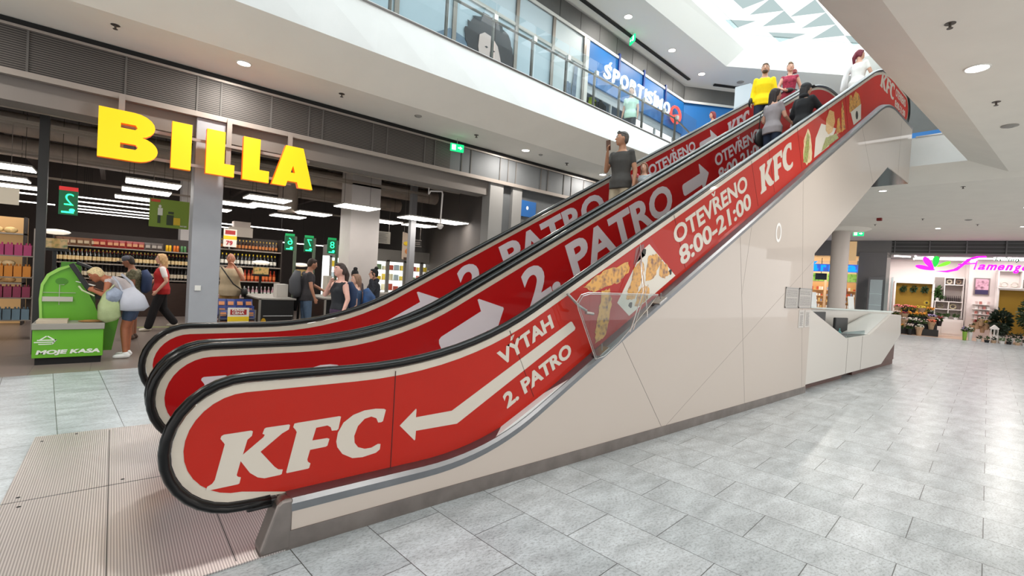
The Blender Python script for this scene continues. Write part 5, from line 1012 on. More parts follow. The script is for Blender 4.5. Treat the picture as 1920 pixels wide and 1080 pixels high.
for k, (c, nm) in enumerate((((236, 186, 30), 'yellow'), ((226, 120, 40), 'orange'), ((90, 140, 90), 'green'), ((160, 50, 50), 'red'))):
    goods(can(c), 'drink_can', '%s drink can on the top board of the long drinks shelf' % nm, 'can', nm+' drink cans on the top board', fr(1.12+k*.17, 1.12+k*.17+.10, .07), 16.2, 1.80)
shelf_unit('beer and wine shelf behind the man in beige', 1.75, 3.6, 14.3, (.28, .68, 1.12, 1.52, 1.95), .0, top=2.3)
goods(bottle((60, 30, 14), (200, 160, 60), .26, .032, (196, 120, 60)), 'bottle', 'amber bottle on the topmost board of the beer shelf', 'bottle', 'bottles on the beer shelf, top', fr(1.82, 3.5, .082), 14.4, 1.95, .006)
goods(bottle((20, 20, 20), (220, 190, 40), .32, .037, (228, 224, 214)), 'bottle', 'black bottle with white label on the second board of the beer shelf', 'bottle', 'bottles on the beer shelf, second board', fr(1.82, 3.5, .09), 14.4, 1.52, .006)
goods(bottle((170, 60, 30), (200, 60, 30), .30, .037, (222, 120, 60)), 'bottle', 'orange red bottle on the third board of the beer shelf', 'bottle', 'bottles on the beer shelf, third board', fr(1.82, 3.5, .09), 14.4, 1.12, .006)
goods(bottle((190, 150, 160), (220, 220, 220), .30, .037, (210, 220, 210)), 'bottle', 'pale pink bottle on the fourth board of the beer shelf', 'bottle', 'bottles on the beer shelf, fourth board', fr(1.82, 3.5, .1), 14.4, .68, .006)
goods(bottle((170, 40, 50), (230, 200, 60), .28, .037, (226, 140, 60)), 'bottle', 'red bottle on the lowest board of the beer shelf', 'bottle', 'bottles on the beer shelf, lowest board', fr(1.82, 3.5, .09), 14.4, .28, .006)
def price_card(x, y, z, w, h, label, num=None):
    t = thing('price_card', label, 'price card', (x, y, z)); mb = MB(); mb.box(x, x+w, y, y+.012, z, z+h); mb.build('card', mat('card_white', (232, 226, 216), .5), t)
    mb = MB(); mb.box(x+w*.12, x+w*.88, y-.004, y, z+h*.70, z+h*.93); mb.build('red_header', mat('card_red', (170, 30, 30), .5), t)
    mb = MB(); mb.box(x, x+w, y-.004, y, z+h*.42, z+h*.62); mb.build('yellow_band', mat('card_yellow', (236, 200, 20), .5), t)
    return t
mb = MB(); mb.box(2.28, 2.31, 14.24, 14.60, 1.95, 2.1); tag(mb.build('card_stand', M_steel), 'thin steel stand holding the price card above the beer shelf', 'stand')
pc = price_card(2.15, 14.2, 2.0, .30, .46, 'white price card with red header reading 79 above the beer shelf')
mb = MB(); add_text(mb, '79', (2.21, 14.19, 2.04), (1, 0, 0), (0, 0, 1), .15, .12, .03, 0, .004); mb.build('digits', mat('card_redtext', (180, 30, 50), .5), pc)
# snack bin with NASE CENA card
bn = thing('snack_bin', 'wire promotional bin heaped with snack bags right of the shopfront pillar', 'bin', (1.75, 9.9, 0))
mb = MB(); mb.box(1.47, 2.02, 9.7, 10.2, 0, .55)
mb.build('basket', mat('bin_wood', (120, 84, 66), .6), bn)
mb = MB()
for x, y in ((1.45, 9.68), (2.02, 9.68), (1.45, 10.2), (2.02, 10.2)): mb.box(x, x+.02, y, y+.02, 0, .75)
for z in (.58, .66, .74): mb.box(1.45, 2.04, 9.68, 9.69, z, z+.012); mb.box(1.45, 2.04, 10.2, 10.21, z, z+.012)
mb.build('wire_frame', mat('wire_grey', (130, 126, 120), .4, metal=.8), bn)
pb = bag((40, 60, 130), (214, 140, 90), .15, .19); k = 0
for zz, yy in ((.56, 9.76), (.62, 9.9), (.74, 9.98)):
    for x in fr(1.53, 1.98, .145):
        c = pb if k == 0 else pb.copy()
        if k: COL.objects.link(c)
        c.location = (x, yy, zz); c.rotation_euler = (radians(-25), 0, random.uniform(-.3, .3)); tag(c, 'blue and orange snack bag heaped in the wire bin beside the pillar', 'bag', 'snack bags heaped in the wire bin'); k += 1
pc = price_card(1.58, 9.66, .37, .34, .42, 'price card reading NASE CENA on the wire snack bin'.replace('NASE', 'NA\u0160E'))
mb = MB(); add_text(mb, 'NA\u0160E', (1.65, 9.652, .73), (1, 0, 0), (0, 0, 1), .19, .05, .03, 0, .003); add_text(mb, 'CENA', (1.65, 9.652, .675), (1, 0, 0), (0, 0, 1), .19, .045, .03, 0, .003); mb.build('lettering', mat('card_white2', (240, 230, 220), .5), pc)
# ---- self checkout
M_green = mat('kiosk_green', (96, 170, 30), .4); M_dgreen = mat('kiosk_dark_green', (66, 130, 20), .4)
ks = thing('self_checkout', 'green self checkout machine lettered MOJE KASA at the store entrance', 'checkout machine', (-.45, 9.5, 0))
mb = MB(); mb.box(-.80, -.10, 9.30, 9.75, 0, .10); mb.build('plinth', M_black2, ks)
mb = MB(); mb.box(-.83, -.08, 9.27, 9.80, .10, .50); mb.build('base_cabinet', M_green, ks, bevel=.006)
mb = MB(); mb.box(-.84, -.07, 9.25, 9.80, .50, .585); mb.build('tray', mat('tray_lightgrey', (150, 146, 138), .4), ks, bevel=.006)
mb = MB(); mb.xz([(-.80, .585), (-.815, .90), (-.80, 1.12), (-.74, 1.27), (-.62, 1.37), (-.50, 1.42), (-.42, 1.42), (-.30, 1.05), (-.20, .82), (-.13, .585)], 9.72, 9.80); mb.build('side_wing', M_green, ks)
mb = MB(); mb.xz([(-.80, .585), (-.815, .90), (-.80, 1.12), (-.74, 1.27), (-.62, 1.37), (-.50, 1.42), (-.47, 1.40), (-.60, 1.33), (-.71, 1.24), (-.77, 1.10), (-.785, .9), (-.77, .585)], 9.70, 9.74); mb.build('wing_edge', mat('kiosk_lime', (150, 205, 90), .4), ks)
mb = MB(); mb.box(-.60, -.38, 9.80, 10.1, 0, 1.46); mb.box(-.62, -.20, 9.80, 10.3, .10, .95); mb.build('rear_body', M_dgreen, ks)
mb = MB(); mb.obox((-.37, 9.66, 1.24), (.11, 0, -.20), (0, .045, 0), (.028, 0, .015)); mb.obox((-.30, 9.84, 1.40), (.13, 0, -.06), (0, .05, 0), (.01, 0, .022)); mb.build('touch_screen', M_black, ks, bevel=.008)
mb = MB(); mb.box(-.40, .02, 9.85, 10.25, .98, 1.02); mb.build('scanner_shelf', mat('kiosk_lime2', (120, 176, 60), .4), ks)
mb = MB(); mb.box(-.40, .02, 9.85, 10.25, .90, .96); mb.build('scanner', M_black, ks)
mb = MB(); mb.lathe([(.07, 0), (.07, .004)], (0, 0, 0), 16); mb.v = [(-.58+p[0], 9.718-p[2], 1.17+p[1]*.75) for p in mb.v]; mb.build('round_badge', M_dgreen, ks)
mb = MB(); mb.xz([(.02, .10), (-.08, .10), (-.08, .62), (.10, .62)], 9.78, 9.82); mb.build('side_leg', M_green, ks)
mb = MB(); add_text(mb, 'MOJE KASA', (-.79, 9.268, .135), (1, 0, 0), (0, 0, 1), .68, .078, .05, .15, .003); mb.build('lettering', mat('kiosk_white', (228, 232, 224), .5), ks)
mb = MB(); q = lambda x, z: (-.80+x, z+.03)
for P in ([(0.02, .33), (.22, .33), (.22, .315), (.02, .315)], [(-.01, .30), (.20, .30), (.20, .287), (-.01, .287)], [(.03, .272), (.18, .272), (.17, .26), (.04, .26)], [(.22, .33), (.18, .26), (.165, .26), (.20, .33)], [(.04, .33), (.11, .385), (.12, .375), (.065, .33)], [(.20, .33), (.13, .385), (.12, .375), (.175, .33)]): mb.xz([q(*p) for p in P], 9.267, 9.27)
mb.build('basket_logo', MATS['kiosk_white'], ks)
mb = MB(); mb.tube([(-.78, 9.71, 1.0), (-.42, 9.71, 1.0)], .004, 5); mb.tube([(-.60, 9.71, .82), (-.60, 9.71, 1.12), (-.55, 9.71, 1.12)], .004, 5); mb.box(-.78, -.45, 9.69, 9.715, .87, .94); mb.build('bag_holder', mat('holder_wire', (190, 186, 176), .4), ks)
mb = MB(); mb.box(-.80, -.48, 9.3, 9.6, .585, .63); tag(mb.build('leaflet_stack', mat('leaflets', (190, 176, 156), .7)), 'pale stack of leaflets on the tray of the self checkout', 'leaflets')
mb = MB(); mb.ball((-.22, 9.45, .60), .16, .08, .02, 10); tag(mb.build('snack_packet', mat('packet_brown', (150, 110, 60), .6)), 'brown packet lying on the tray of the self checkout', 'packet')
# bags held at the checkout
bg_ = thing('shopping_bag', 'translucent pale green plastic shopping bag hanging beside the self checkout', 'bag', (-.02, 9.38, .6))
mb = MB(); mb.tube([(.00, 9.36, .60), (-.02, 9.36, .66), (-.03, 9.36, .85), (-.03, 9.38, 1.0), (-.03, 9.4, 1.08)], [.07, .14, .13, .08, .03], 12, ry=[.05, .08, .07, .04, .02], up=(0, 1, 0)); mb.build('pouch', mat('bag_green_film', (176, 190, 140), .35, noise=.15, nscale=9, alpha=.85), bg_, smooth=True)
mb = MB(); mb.tube([(-.20, 9.40, .98), (-.34, 9.42, 1.06), (-.38, 9.44, 1.12)], .012, 6); mb.tube([(-.03, 9.4, 1.08), (.02, 9.42, 1.15)], .012, 6); mb.build('handle', mat('bag_green_film2', (190, 200, 160), .4), bg_)
tb = thing('tote_bag', 'large white cloth tote bag over the arm of the blonde woman', 'bag', (.25, 9.34, .75))
mb = MB(); mb.tube([(.27, 9.36, .76), (.27, 9.36, .80), (.24, 9.36, .95), (.17, 9.38, 1.10)], [.12, .19, .16, .09], 14, ry=[.04, .07, .06, .03], up=(0, 1, 0)); mb.build('pouch', mat('tote_grey_white', (188, 190, 202), .8, noise=.08, nscale=5), tb, smooth=True)
mb = MB(); mb.tube([(.12, 9.38, 1.06), (.06, 9.42, 1.2), (.0, 9.45, 1.28)], .016, 6); mb.tube([(.32, 9.36, .98), (.22, 9.42, 1.20), (.10, 9.45, 1.32)], .018, 6); mb.build('handle', MATS['tote_grey_white'], tb)
mb = MB(); mb.tube([(-.02, 9.35, .88), (.02, 9.35, 1.0), (.08, 9.37, 1.08)], [.07, .10, .07], 10, ry=[.04, .05, .04], up=(0, 1, 0)); tag(mb.build('denim_jacket', mat('denim_pale', (150, 160, 180), .8, noise=.3, nscale=12), smooth=True), 'pale bundled denim jacket held over the tote bag', 'jacket')
# ---- signs in the store
def lane_sign(x, z, w, h, y, ch, label, top=(0, 150, 80), post=True):
    t = thing('lane_sign', label, 'sign', (x, y, z)); mb = MB(); mb.box(x, x+w, y, y+.04, z, z+h); mb.build('panel', mat('lane_dark_green', (0, 84, 50), .4, emit=.35), t)
    mb = MB(); mb.box(x, x+w, y-.004, y, z+h*1.0, z+h*1.16); mb.build('header', mat('lane_top_%d' % top[0], top, .4, emit=.5), t)
    mb = MB(); add_text(mb, ch, (x+w*.28, y-.006, z+h*.40), (1, 0, 0), (0, 0, 1), w*.5, h*.48, -.01, 0, .004, mirror=True); mb.build('digit', mat('lane_neon', (40, 255, 150), .4, emit=2.2), t)
    mb = MB(); mb.box(x+w*.15, x+w*.8, y-.006, y, z+h*.07, z+h*.14); mb.ball((x+w*.7, y-.004, z+h*.2), w*.16, .004, w*.12, 8); mb.build('basket_symbol', MATS['lane_neon'], t)
    if post == 2.30:
        for xx in (x+.03, x+w-.03): mb = MB(); mb.tube([(xx, y+.02, z+h), (xx, y+.02, 4.6)], .004, 5); mb.build('wire', M_black2, t)
    elif post: mb = MB(); mb.box(x+w, x+w+.06, y, y+.06, 0 if post is True else post, z+h); mb.build('post', mat('post_greygreen', (96, 110, 92), .5), t)
for x, ch in ((3.22, '6'), (3.68, '7'), (4.26, '8')): lane_sign(x, 1.98, .22, .36, 12.6, ch, 'green glowing lane sign with mirrored number %s hanging over the checkouts' % ch)
lane_sign(-.80, 2.30, .26, .44, 12.0, '2', 'green glowing lane sign with red top hanging left above the self checkout', (190, 40, 40), 2.30)
gb = thing('green_banner', 'green hanging banner showing a man at a self checkout beside the pillar', 'banner', (.74, 10.5, 2.15))
mb = MB(); mb.box(.45, 1.03, 10.5, 10.51, 2.15, 2.65); mb.build('sheet', mat('banner_green', (112, 138, 44), .6), gb)
mb = MB(); mb.box(.47, .60, 10.492, 10.499, 2.59, 2.635); mb.build('corner_logo', mat('banner_red', (190, 60, 30), .5), gb)
mb = MB(); mb.ball((.60, 10.495, 2.52), .022, .004, .028, 8); mb.box(.57, .64, 10.492, 10.499, 2.36, 2.49); mb.build('printed_man', mat('banner_white', (206, 210, 200), .5), gb)
mb = MB(); mb.box(.57, .61, 10.492, 10.499, 2.22, 2.36); mb.box(.70, .80, 10.492, 10.499, 2.20, 2.38); mb.box(.72, .80, 10.492, 10.498, 2.40, 2.44); mb.build('printed_machine', mat('banner_dark', (34, 50, 26), .5), gb)
mb = MB(); mb.box(.80, .90, 10.492, 10.499, 2.21, 2.34); mb.build('printed_screen', mat('banner_yellow', (200, 170, 30), .5), gb)
mb = MB(); add_text(mb, 'MOJE', (.90, 10.495, 2.18), (1, 0, 0), (0, 0, 1), .10, .03, .03, 0, .003); mb.build('lettering', MATS['banner_white'], gb)
mb = MB(); [mb.tube([(x, 10.5, 2.65), (x, 10.5, 4.6)], .004, 5) for x in (.5, 1.0)]; mb.build('wire', M_trim, gb)
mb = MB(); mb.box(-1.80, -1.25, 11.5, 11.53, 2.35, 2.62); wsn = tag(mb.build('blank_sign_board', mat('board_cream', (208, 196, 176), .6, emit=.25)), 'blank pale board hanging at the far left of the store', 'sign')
mb = MB(); [mb.tube([(x, 11.5, 2.62), (x, 11.5, 3.7)], .004, 5) for x in (-1.7, -1.35)]; mb.build('wire', M_trim, wsn)
hp_ = thing('hanging_poster', 'hanging offer poster with yellow and orange picture before the freezers', 'poster', (6.5, 12.2, 2.0))
mb = MB(); mb.prism([(6.18, 12.2, 1.98), (6.52, 12.2, 1.90), (6.52, 12.2, 2.68), (6.18, 12.2, 2.74)], (0, .01, 0)); mb.build('sheet', mat('poster_cream', (190, 170, 150), .6), hp_)
mb = MB(); mb.box(6.34, 6.50, 12.19, 12.199, 2.35, 2.66); mb.box(6.24, 6.5, 12.19, 12.199, 1.95, 2.03); mb.build('dark_block', mat('poster_brown', (70, 50, 40), .6), hp_)
mb = MB(); mb.ball((6.30, 12.19, 2.42), .09, .006, .06, 10); mb.box(6.36, 6.48, 12.186, 12.19, 2.52, 2.62); mb.build('yellow_picture', mat('poster_yellow', (226, 190, 30), .6), hp_)
mb = MB(); mb.ball((6.38, 12.19, 2.20), .12, .006, .09, 10); mb.build('orange_picture', mat('poster_orange', (206, 130, 70), .6), hp_)
mb = MB(); [mb.tube([(x, 12.2, 2.7), (x, 12.2, 4.6)], .004, 5) for x in (6.22, 6.48)]; mb.build('wire', M_trim, hp_)
tx = thing('text_board', 'pale hanging board with lines of text right of the broad column', 'sign', (5.75, 12.6, 2.3))
mb = MB(); mb.box(5.5, 6.0, 12.6, 12.62, 2.38, 2.72); mb.build('board', mat('board_grey', (150, 146, 136), .6), tx)
mb = MB(); [mb.box(5.55, 5.55+.38*random.uniform(.7, 1), 12.594, 12.6, 2.42+i*.042, 2.432+i*.042) for i in range(7)]; mb.build('printed_lines', M_txt, tx); mb = MB(); [mb.tube([(x, 12.6, 2.72), (x, 12.6, 3.9)], .004, 5) for x in (5.6, 5.95)]; mb.build('wire', M_trim, tx)
ds = thing('hanging_sign', 'small dark framed hanging sign right of the offer poster', 'sign', (6.9, 12.3, 2.3))
mb = MB(); mb.box(6.55, 6.95, 12.5, 12.52, 2.38, 2.58); mb.build('board', mat('sign_dark', (50, 48, 46), .5), ds); mb = MB(); mb.box(6.55, 6.95, 12.49, 12.5, 2.565, 2.58); mb.box(6.55, 6.95, 12.49, 12.5, 2.38, 2.395); [mb.box(6.6, 6.9, 12.49, 12.5, 2.44+.05*i, 2.46+.05*i) for i in range(2)]; mb.build('frame_lines', M_trim, ds); mb = MB(); [mb.tube([(x, 12.5, 2.58), (x, 12.5, 3.9)], .004, 5) for x in (6.6, 6.9)]; mb.build('wire', M_trim, ds)
cc = thing('camera_pole', 'white ceiling camera hanging on a bent pole at the store front', 'camera', (5.9, 9.7, 2.9))
mb = MB(); mb.tube([(5.45, 9.6, 3.42), (5.50, 9.6, 3.50), (5.86, 9.7, 3.56), (5.88, 9.7, 3.50), (5.86, 9.7, 2.78)], .02, 8); mb.tube([(5.45, 9.6, 3.42), (5.45, 9.6, 4.6)], .012, 8); mb.build('pole', M_whiteL, cc)
mb = MB(); mb.lathe([(.02, .06), (.07, .03), (.08, 0), (.05, -.06), (.02, -.08)], (5.86, 9.7, 2.75), 12); mb.build('dome', M_whiteL, cc, smooth=40)
# ---- freezers at the back right
M_frz = mat('freezer_lit', (226, 232, 230), .4, emit=1.2); M_fgrey = mat('freezer_grey', (150, 146, 140), .5)
fz = thing('freezer_cabinet', 'row of lit glass door freezers at the back right of the store', 'freezer', (8, 15, 0))
mb = MB(); mb.box(5.2, 9.1, 15.1, 15.8, 2.0, 2.35); mb.build('header', M_fgrey, fz)
mb = MB(); mb.box(5.2, 9.1, 15.7, 15.8, 0, 2.0); mb.build('lit_back', M_frz, fz)
for i in range(6):
    x = 5.2+i*.65; mb = MB(); mb.box(x, x+.06, 15.08, 15.14, 0, 2.0); mb.box(x+.59, x+.65, 15.08, 15.14, 0, 2.0); mb.box(x, x+.65, 15.08, 15.14, 1.94, 2.0); mb.box(x, x+.65, 15.08, 15.14, 0, .12); mb.build('door_frame', M_fgrey, fz)
    mb = MB(); mb.box(x+.055, x+.065, 15.16, 15.2, .15, 1.9); mb.build('light_strip', M_tube, fz)
for k in range(5): mb = MB(); mb.box(5.2, 9.1, 15.2, 15.7, .25+k*.35, .265+k*.35); mb.build('shelf', M_whiteL, fz)
for k in range(5):
    for i in range(17):
        c = random.choice([(230, 226, 190), (190, 210, 220), (226, 200, 60), (200, 90, 70), (120, 150, 110)])
        x = 5.32+i*.22; mb = MB(); mb.box(x, x+.15, 15.28, 15.4, .265+k*.35, .265+k*.35+random.uniform(.12, .22)); tag(mb.build('frozen_pack', mat('fp_%d%d%d' % c, c, .5)), 'frozen food pack behind the glass freezer doors', 'package', 'packs in the freezers')
mb = MB(); mb.box(5.6, 8.0, 13.4, 14.0, 0, .95); tag(mb.build('chest_freezer', mat('chest_grey', (170, 166, 160), .5), bevel=.03), 'long low chest freezer before the glass door freezers', 'freezer')
for i, c in enumerate([(60, 20, 20), (120, 60, 20), (150, 40, 40), (40, 30, 60), (60, 40, 30), (110, 30, 30)]):
    b = bottle(c, (200, 190, 180), .30+.04*(i % 2), .05); b.location = (6.75+i*.13, 11.9, 1.35); tag(b, 'tall spirits bottle on the counter shelf, %s from the left by the side wall' % ['first', 'second', 'third', 'fourth', 'fifth', 'sixth'][i], 'bottle', 'spirits bottles by the side wall')
mb = MB(); mb.box(6.3, 7.55, 11.75, 12.1, 0, 1.35); tag(mb.build('service_counter', M_fgrey), 'grey counter under the spirits bottles by the side wall', 'counter')
# ---- checkout counters
for i, (x, y) in enumerate([(2.65, 10.6), (4.05, 10.9)]):
    t = thing('checkout_counter', ['left black checkout counter with yellow round stickers behind the man with backpack', 'right black checkout counter with yellow round stickers by the paying man'][i], 'counter', (x, y, 0), 'checkout counters')
    mb = MB(); mb.box(x-.35, x+.30, y, y+1.6, .06, .88); mb.build('body', M_black, t, bevel=.01)
    mb = MB(); mb.box(x-.38, x+.33, y-.03, y+1.6, .88, .91); mb.box(x-.38, x-.34, y-.03, y, .06, .9); mb.build('edge_rail', M_fgrey, t)
    mb = MB(); mb.tube([(x-.3, y-.06, .55), (x+.26, y-.06, .55), (x+.26, y-.06, .40)], .012, 6); mb.build('bumper', M_steel, t)
    for dx, dz in ((-.28, .42), (.22, .2)):
        mb = MB(); mb.ball((x+dx, y-.008, dz), .05, .004, .085, 12); mb.build('round_sticker', mat('sticker_yellow', (230, 180, 20), .5), t)
tm = thing('card_terminal', 'dark checkout screen and terminal in front of the paying man', 'terminal', (4.1, 11.2, .91))
mb = MB(); mb.obox((4.02, 11.1, 1.22), (.10, 0, .02), (0, .02, 0), (0, .02, .12)); mb.box(4.0, 4.05, 11.12, 11.16, .91, 1.12); mb.build('screen', M_black, tm)
for i, (x, y, z, w, h, c, L) in enumerate([(2.70, 11.0, .91, .22, .28, (205, 200, 194), 'white cigarette box rack standing on the left checkout counter'), (3.95, 11.6, .91, .12, .5, (196, 190, 178), 'tall pale stacked holder on the right checkout counter'), (2.35, 14.6, 2.3, .55, .26, (170, 160, 150), 'pale cardboard box lying on top of the beer shelf'), (2.45, 14.65, 2.56, .4, .16, (160, 148, 140), 'smaller cardboard box stacked on the beer shelf')]):
    mb = MB(); mb.box(x, x+w, y, y+.3, z, z+h); tag(mb.build('box', mat('cbox%d' % i, c, .6)), L, 'box')
mb = MB(); mb.obox((3.72, 9.7, .45), (.14, 0, .0), (0, .07, 0), (.03, 0, .42)); ys = tag(mb.build('tall_shopping_bag', mat('bag_yellow_print', (206, 176, 70), .6, noise=.45, nscale=8)), 'tall yellow printed shopping bag standing beside the right checkout', 'bag')
for i, (x, y) in enumerate([(2.62, 12.9), (3.55, 12.9), (-.98, 11.6)]):
    t = thing('produce_lamp_display', ['left small lit snack display behind the checkout lanes', 'right small lit snack display behind the checkout lanes', 'small lit picture display on the dark post left of the self checkout'][i], 'display', (x, y, 1.2))
    z = 1.30 if i < 2 else 1.62
    mb = MB(); mb.box(x, x+.36, y, y+.2, z, z+.05); mb.box(x+.15, x+.2, y+.1, y+.14, 0, z); mb.build('stand', M_black, t); mb = MB(); mb.box(x+.02, x+.34, y+.02, y+.18, z+.05, z+.22); mb.build('goods', foodmat('snack_mix', (230, 190, 120), (90, 120, 50), 16), t)
    mb = MB(); mb.ball((x+.18, y+.1, z+.34), .2, .11, .05, 12); mb.build('lamp', mat('lamp_cream', (235, 228, 214), .5, emit=.6), t)
# left: bakery racks and drink packs
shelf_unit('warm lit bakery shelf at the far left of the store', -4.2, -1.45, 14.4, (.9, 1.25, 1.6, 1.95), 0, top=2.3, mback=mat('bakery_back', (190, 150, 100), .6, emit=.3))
def loaf(c):
    mb = MB(); mb.ball((0, 0, .06), .11, .08, .07, 10); return mb.build('bread_loaf', mat('bread_%d' % c[0], c, .8, noise=.2, nscale=20), org=(0, 0, 0), smooth=True)
for z, c in ((.9, (206, 160, 104)), (1.25, (226, 196, 150)), (1.6, (214, 178, 128)), (1.95, (224, 190, 130))):
    goods(loaf(c), 'bread_loaf', 'bread loaf on the %s board of the bakery shelf' % {.9: 'lowest', 1.25: 'second', 1.6: 'third', 1.95: 'top'}[z], 'bread', 'loaves on the bakery shelf at %d cm' % int(z*100), fr(-4.0, -1.6, .21), 14.55, z, .01)
rk = thing('drink_rack', 'narrow rack of pink and orange drink packs left of the dark post', 'rack', (-1.35, 12.2, 0))
for z in (.35, .75, 1.12, 1.5): mb = MB(); mb.box(-1.62, -1.1, 12.1, 12.5, z-.02, z); mb.build('board', M_board, rk)
for x in (-1.63, -1.11): mb = MB(); mb.box(x, x+.02, 12.1, 12.5, 0, 2.0); mb.build('upright', M_trim, rk)
for z, c, nm in ((1.5, (176, 50, 110), 'magenta'), (1.12, (226, 140, 30), 'orange'), (.75, (150, 40, 80), 'dark pink'), (.35, (120, 150, 170), 'pale blue')):
    for i in range(4):
        x = -1.58+i*.115; mb = MB(); mb.box(x, x+.10, 12.12, 12.3, z, z+.19); [mb.lathe([(.012, .19), (.012, .225)], (xx, 12.2, z), 8) for xx in (x+.028, x+.072)]; tag(mb.build('drink_pack', mat('dp_'+nm, c, .4)), '%s drink pack on the narrow rack, one of four in its row' % nm, 'drink pack', nm+' drink packs on the rack')
mb = MB(); mb.box(-2.2, -1.62, 11.6, 12.3, .32, .8); mb.box(-2.15, -2.05, 11.6, 12.3, 0, .32); mb.box(-1.75, -1.65, 11.6, 12.3, 0, .32); tag(mb.build('display_bench', mat('bench_taupe', (130, 116, 104), .6)), 'low taupe display bench at the far left edge of the store', 'bench')
# floor guide marks
M_gf = mat('floor_green', (90, 160, 50), .5)
mb = MB(); mb.box(.15, 2.5, 13.6, 13.66, 0, .002); tag(mb.build('floor_tape', mat('tape_lime', (170, 196, 90), .5)), 'lime floor tape line across the store aisle', 'floor marking')
mb = MB(); mb.add([(.72, 9.1, .002), (1.0, 9.15, .002), (1.0, 9.45, .002), (.70, 9.4, .002)], [(0, 1, 2, 3)]); tag(mb.build('floor_sticker', M_gf), 'green floor sticker before the shopfront pillar', 'floor marking')
# ================================================================== PEOPLE
V = Vector
def cap(mb, a, ra, b, rb, n=10):
    a, b = V(a), V(b); t = (b-a).normalized(); up = (1, 0, 0) if abs(t.x) < .8 else (0, 0, 1)
    return mb.tube([a-t*ra*.92, a-t*ra*.55, a, a.lerp(b, .5), b, b+t*rb*.55, b+t*rb*.92], [ra*.35, ra*.83, ra, (ra+rb)/2*1.02, rb, rb*.83, rb*.35], n, up=up)
BASE = dict(pel=(0, 0, .93), waist=(0, 0, 1.08), chest=(.01, 0, 1.27), neck=(-.005, 0, 1.46), head=(.025, 0, 1.635),
            sh_l=(0, .165, 1.405), sh_r=(0, -.165, 1.405), el_l=(-.02, .215, 1.13), el_r=(-.02, -.215, 1.13), wr_l=(.05, .235, .89), wr_r=(.05, -.235, .89),
            hp_l=(0, .09, .91), hp_r=(0, -.09, .91), kn_l=(.02, .10, .49), kn_r=(.02, -.10, .49), an_l=(0, .10, .08), an_r=(0, -.10, .08))
def skinmat(name, c): return mat(name, c, .55, noise=.05, nscale=14)
def person(label, loc, yaw, H, J=None, skin=(206, 160, 132), top=('tee', (60, 60, 62)), bottom=('pants', (50, 60, 80)), shoes=(230, 228, 224), hair=('short', (50, 38, 30)),
           girth=1.0, fem=False, hy=0, hp=0, extra=None, key='p', feet=True, group=None, beard=False, vox=.011):
    j = {k: V(v) for k, v in BASE.items()}
    if fem:
        for k in ('sh_l', 'sh_r', 'el_l', 'el_r', 'wr_l', 'wr_r'): j[k].y *= .90
    for k, v in (J or {}).items(): j[k] = V(v)
    M = Matrix.Translation(V(loc)) @ Matrix.Rotation(yaw, 4, 'Z') @ Matrix.Scale(H/1.75, 4)
    t = thing('person', label, 'person', loc, group)
    g = girth; ms = skinmat('skin_'+key, skin)
    def fin(mb, name, m, parent=t, rem=0, sm=4, smooth=True):
        mb.v = [tuple(M @ V(p)) for p in mb.v]
        o = mb.build(name, m, parent, smooth=smooth)
        if rem:
            r = o.modifiers.new('remesh', 'REMESH'); r.mode = 'VOXEL'; r.voxel_size = rem; r.use_smooth_shade = True
            s_ = o.modifiers.new('smooth', 'SMOOTH'); s_.factor = .6; s_.iterations = sm
        return o
    def torso(mb, k=0, z0=0, low=True, neck=True):
        P, W_, C, N, Hh = j['pel'], j['waist'], j['chest'], j['neck'], j['head']
        d0 = (P-W_).normalized(); pts = []; a = []; b = []
        def ad(p, la, fb, e=0): pts.append(p); a.append(la+k+(e if k else 0)); b.append(fb+k+(e if k else 0))
        hipw = .172 if fem else .160; ww = (.125 if fem else .142)*g; cw = .150 if fem else .168
        if low: ad(P+d0*.10, hipw*.96, .112*g, .020 if k else 0) if k else ad(P+d0*.09, .10, .07); ad(P+d0*.04, hipw*.96*max(1, g*.95), .112*g, .020)
        ad(P+d0*-.03, hipw*max(1, g*.97), .118*g, .018 if low else 0); ad(W_, ww, .098*g+(g-1)*.06); ad(W_.lerp(C, .5), (ww+cw)/2, .105*g+(g-1)*.05); ad(C, cw*(1+(g-1)*.5), (.118 if not fem else .125)*(1+(g-1)*.6))
        ad(C.lerp(N, .5), cw*.98*(1+(g-1)*.3), .105); ad(C.lerp(N, .78), .125, .082)
        if neck:
            ad(N, .066, .064); pts.append(N.lerp(Hh, .45)+V((-.008, 0, 0))); a.append(.053); b.append(.055); pts.append(N.lerp(Hh, .7)+V((-.01, 0, 0))); a.append(.05); b.append(.052)
        fwd = (1, 0, 0) if abs((N-P).normalized().x) < .75 else (0, 0, -1)
        mb.tube(pts, a, 16, ry=b, up=fwd)
        for s in 'lr': mb.ball(j['sh_'+s]+V((0, 0, -.008)), .052+k*.7, n=10)
        if fem:
            f = (j['sh_l']-j['sh_r']).cross(N-P).normalized(); 
            for s in (-1, 1): mb.ball(C+f*.075*(1 if f.dot(V((1, 0, 0))) > -9 else -1)+V((0, .07*s, .02)), .062+k*.6, n=10)
    RH = Matrix.Rotation(hy, 4, 'Z') @ Matrix.Rotation(hp, 4, 'Y')
    Hc = j['head']
    def hd(p): return Hc+(RH @ V(p))
    mb = MB(); torso(mb)
    mb.ball(Hc, .098, .077, .112, 16, RH.to_3x3()); mb.ball(hd((.035, 0, -.055)), .062, .055, .055, 12, RH.to_3x3())
    cap(mb, hd((.085, 0, .018)), .010, hd((.112, 0, -.018)), .013, 8)
    mb.ball(hd((.082, 0, -.052)), .022, .026, .012, 8, RH.to_3x3()); mb.ball(hd((.070, 0, -.092)), .022, .024, .016, 8, RH.to_3x3())
    for s in (-1, 1): mb.ball(hd((.0, .079*s, -.005)), .020, .010, .030, 8, RH.to_3x3())
    fin_ = {}
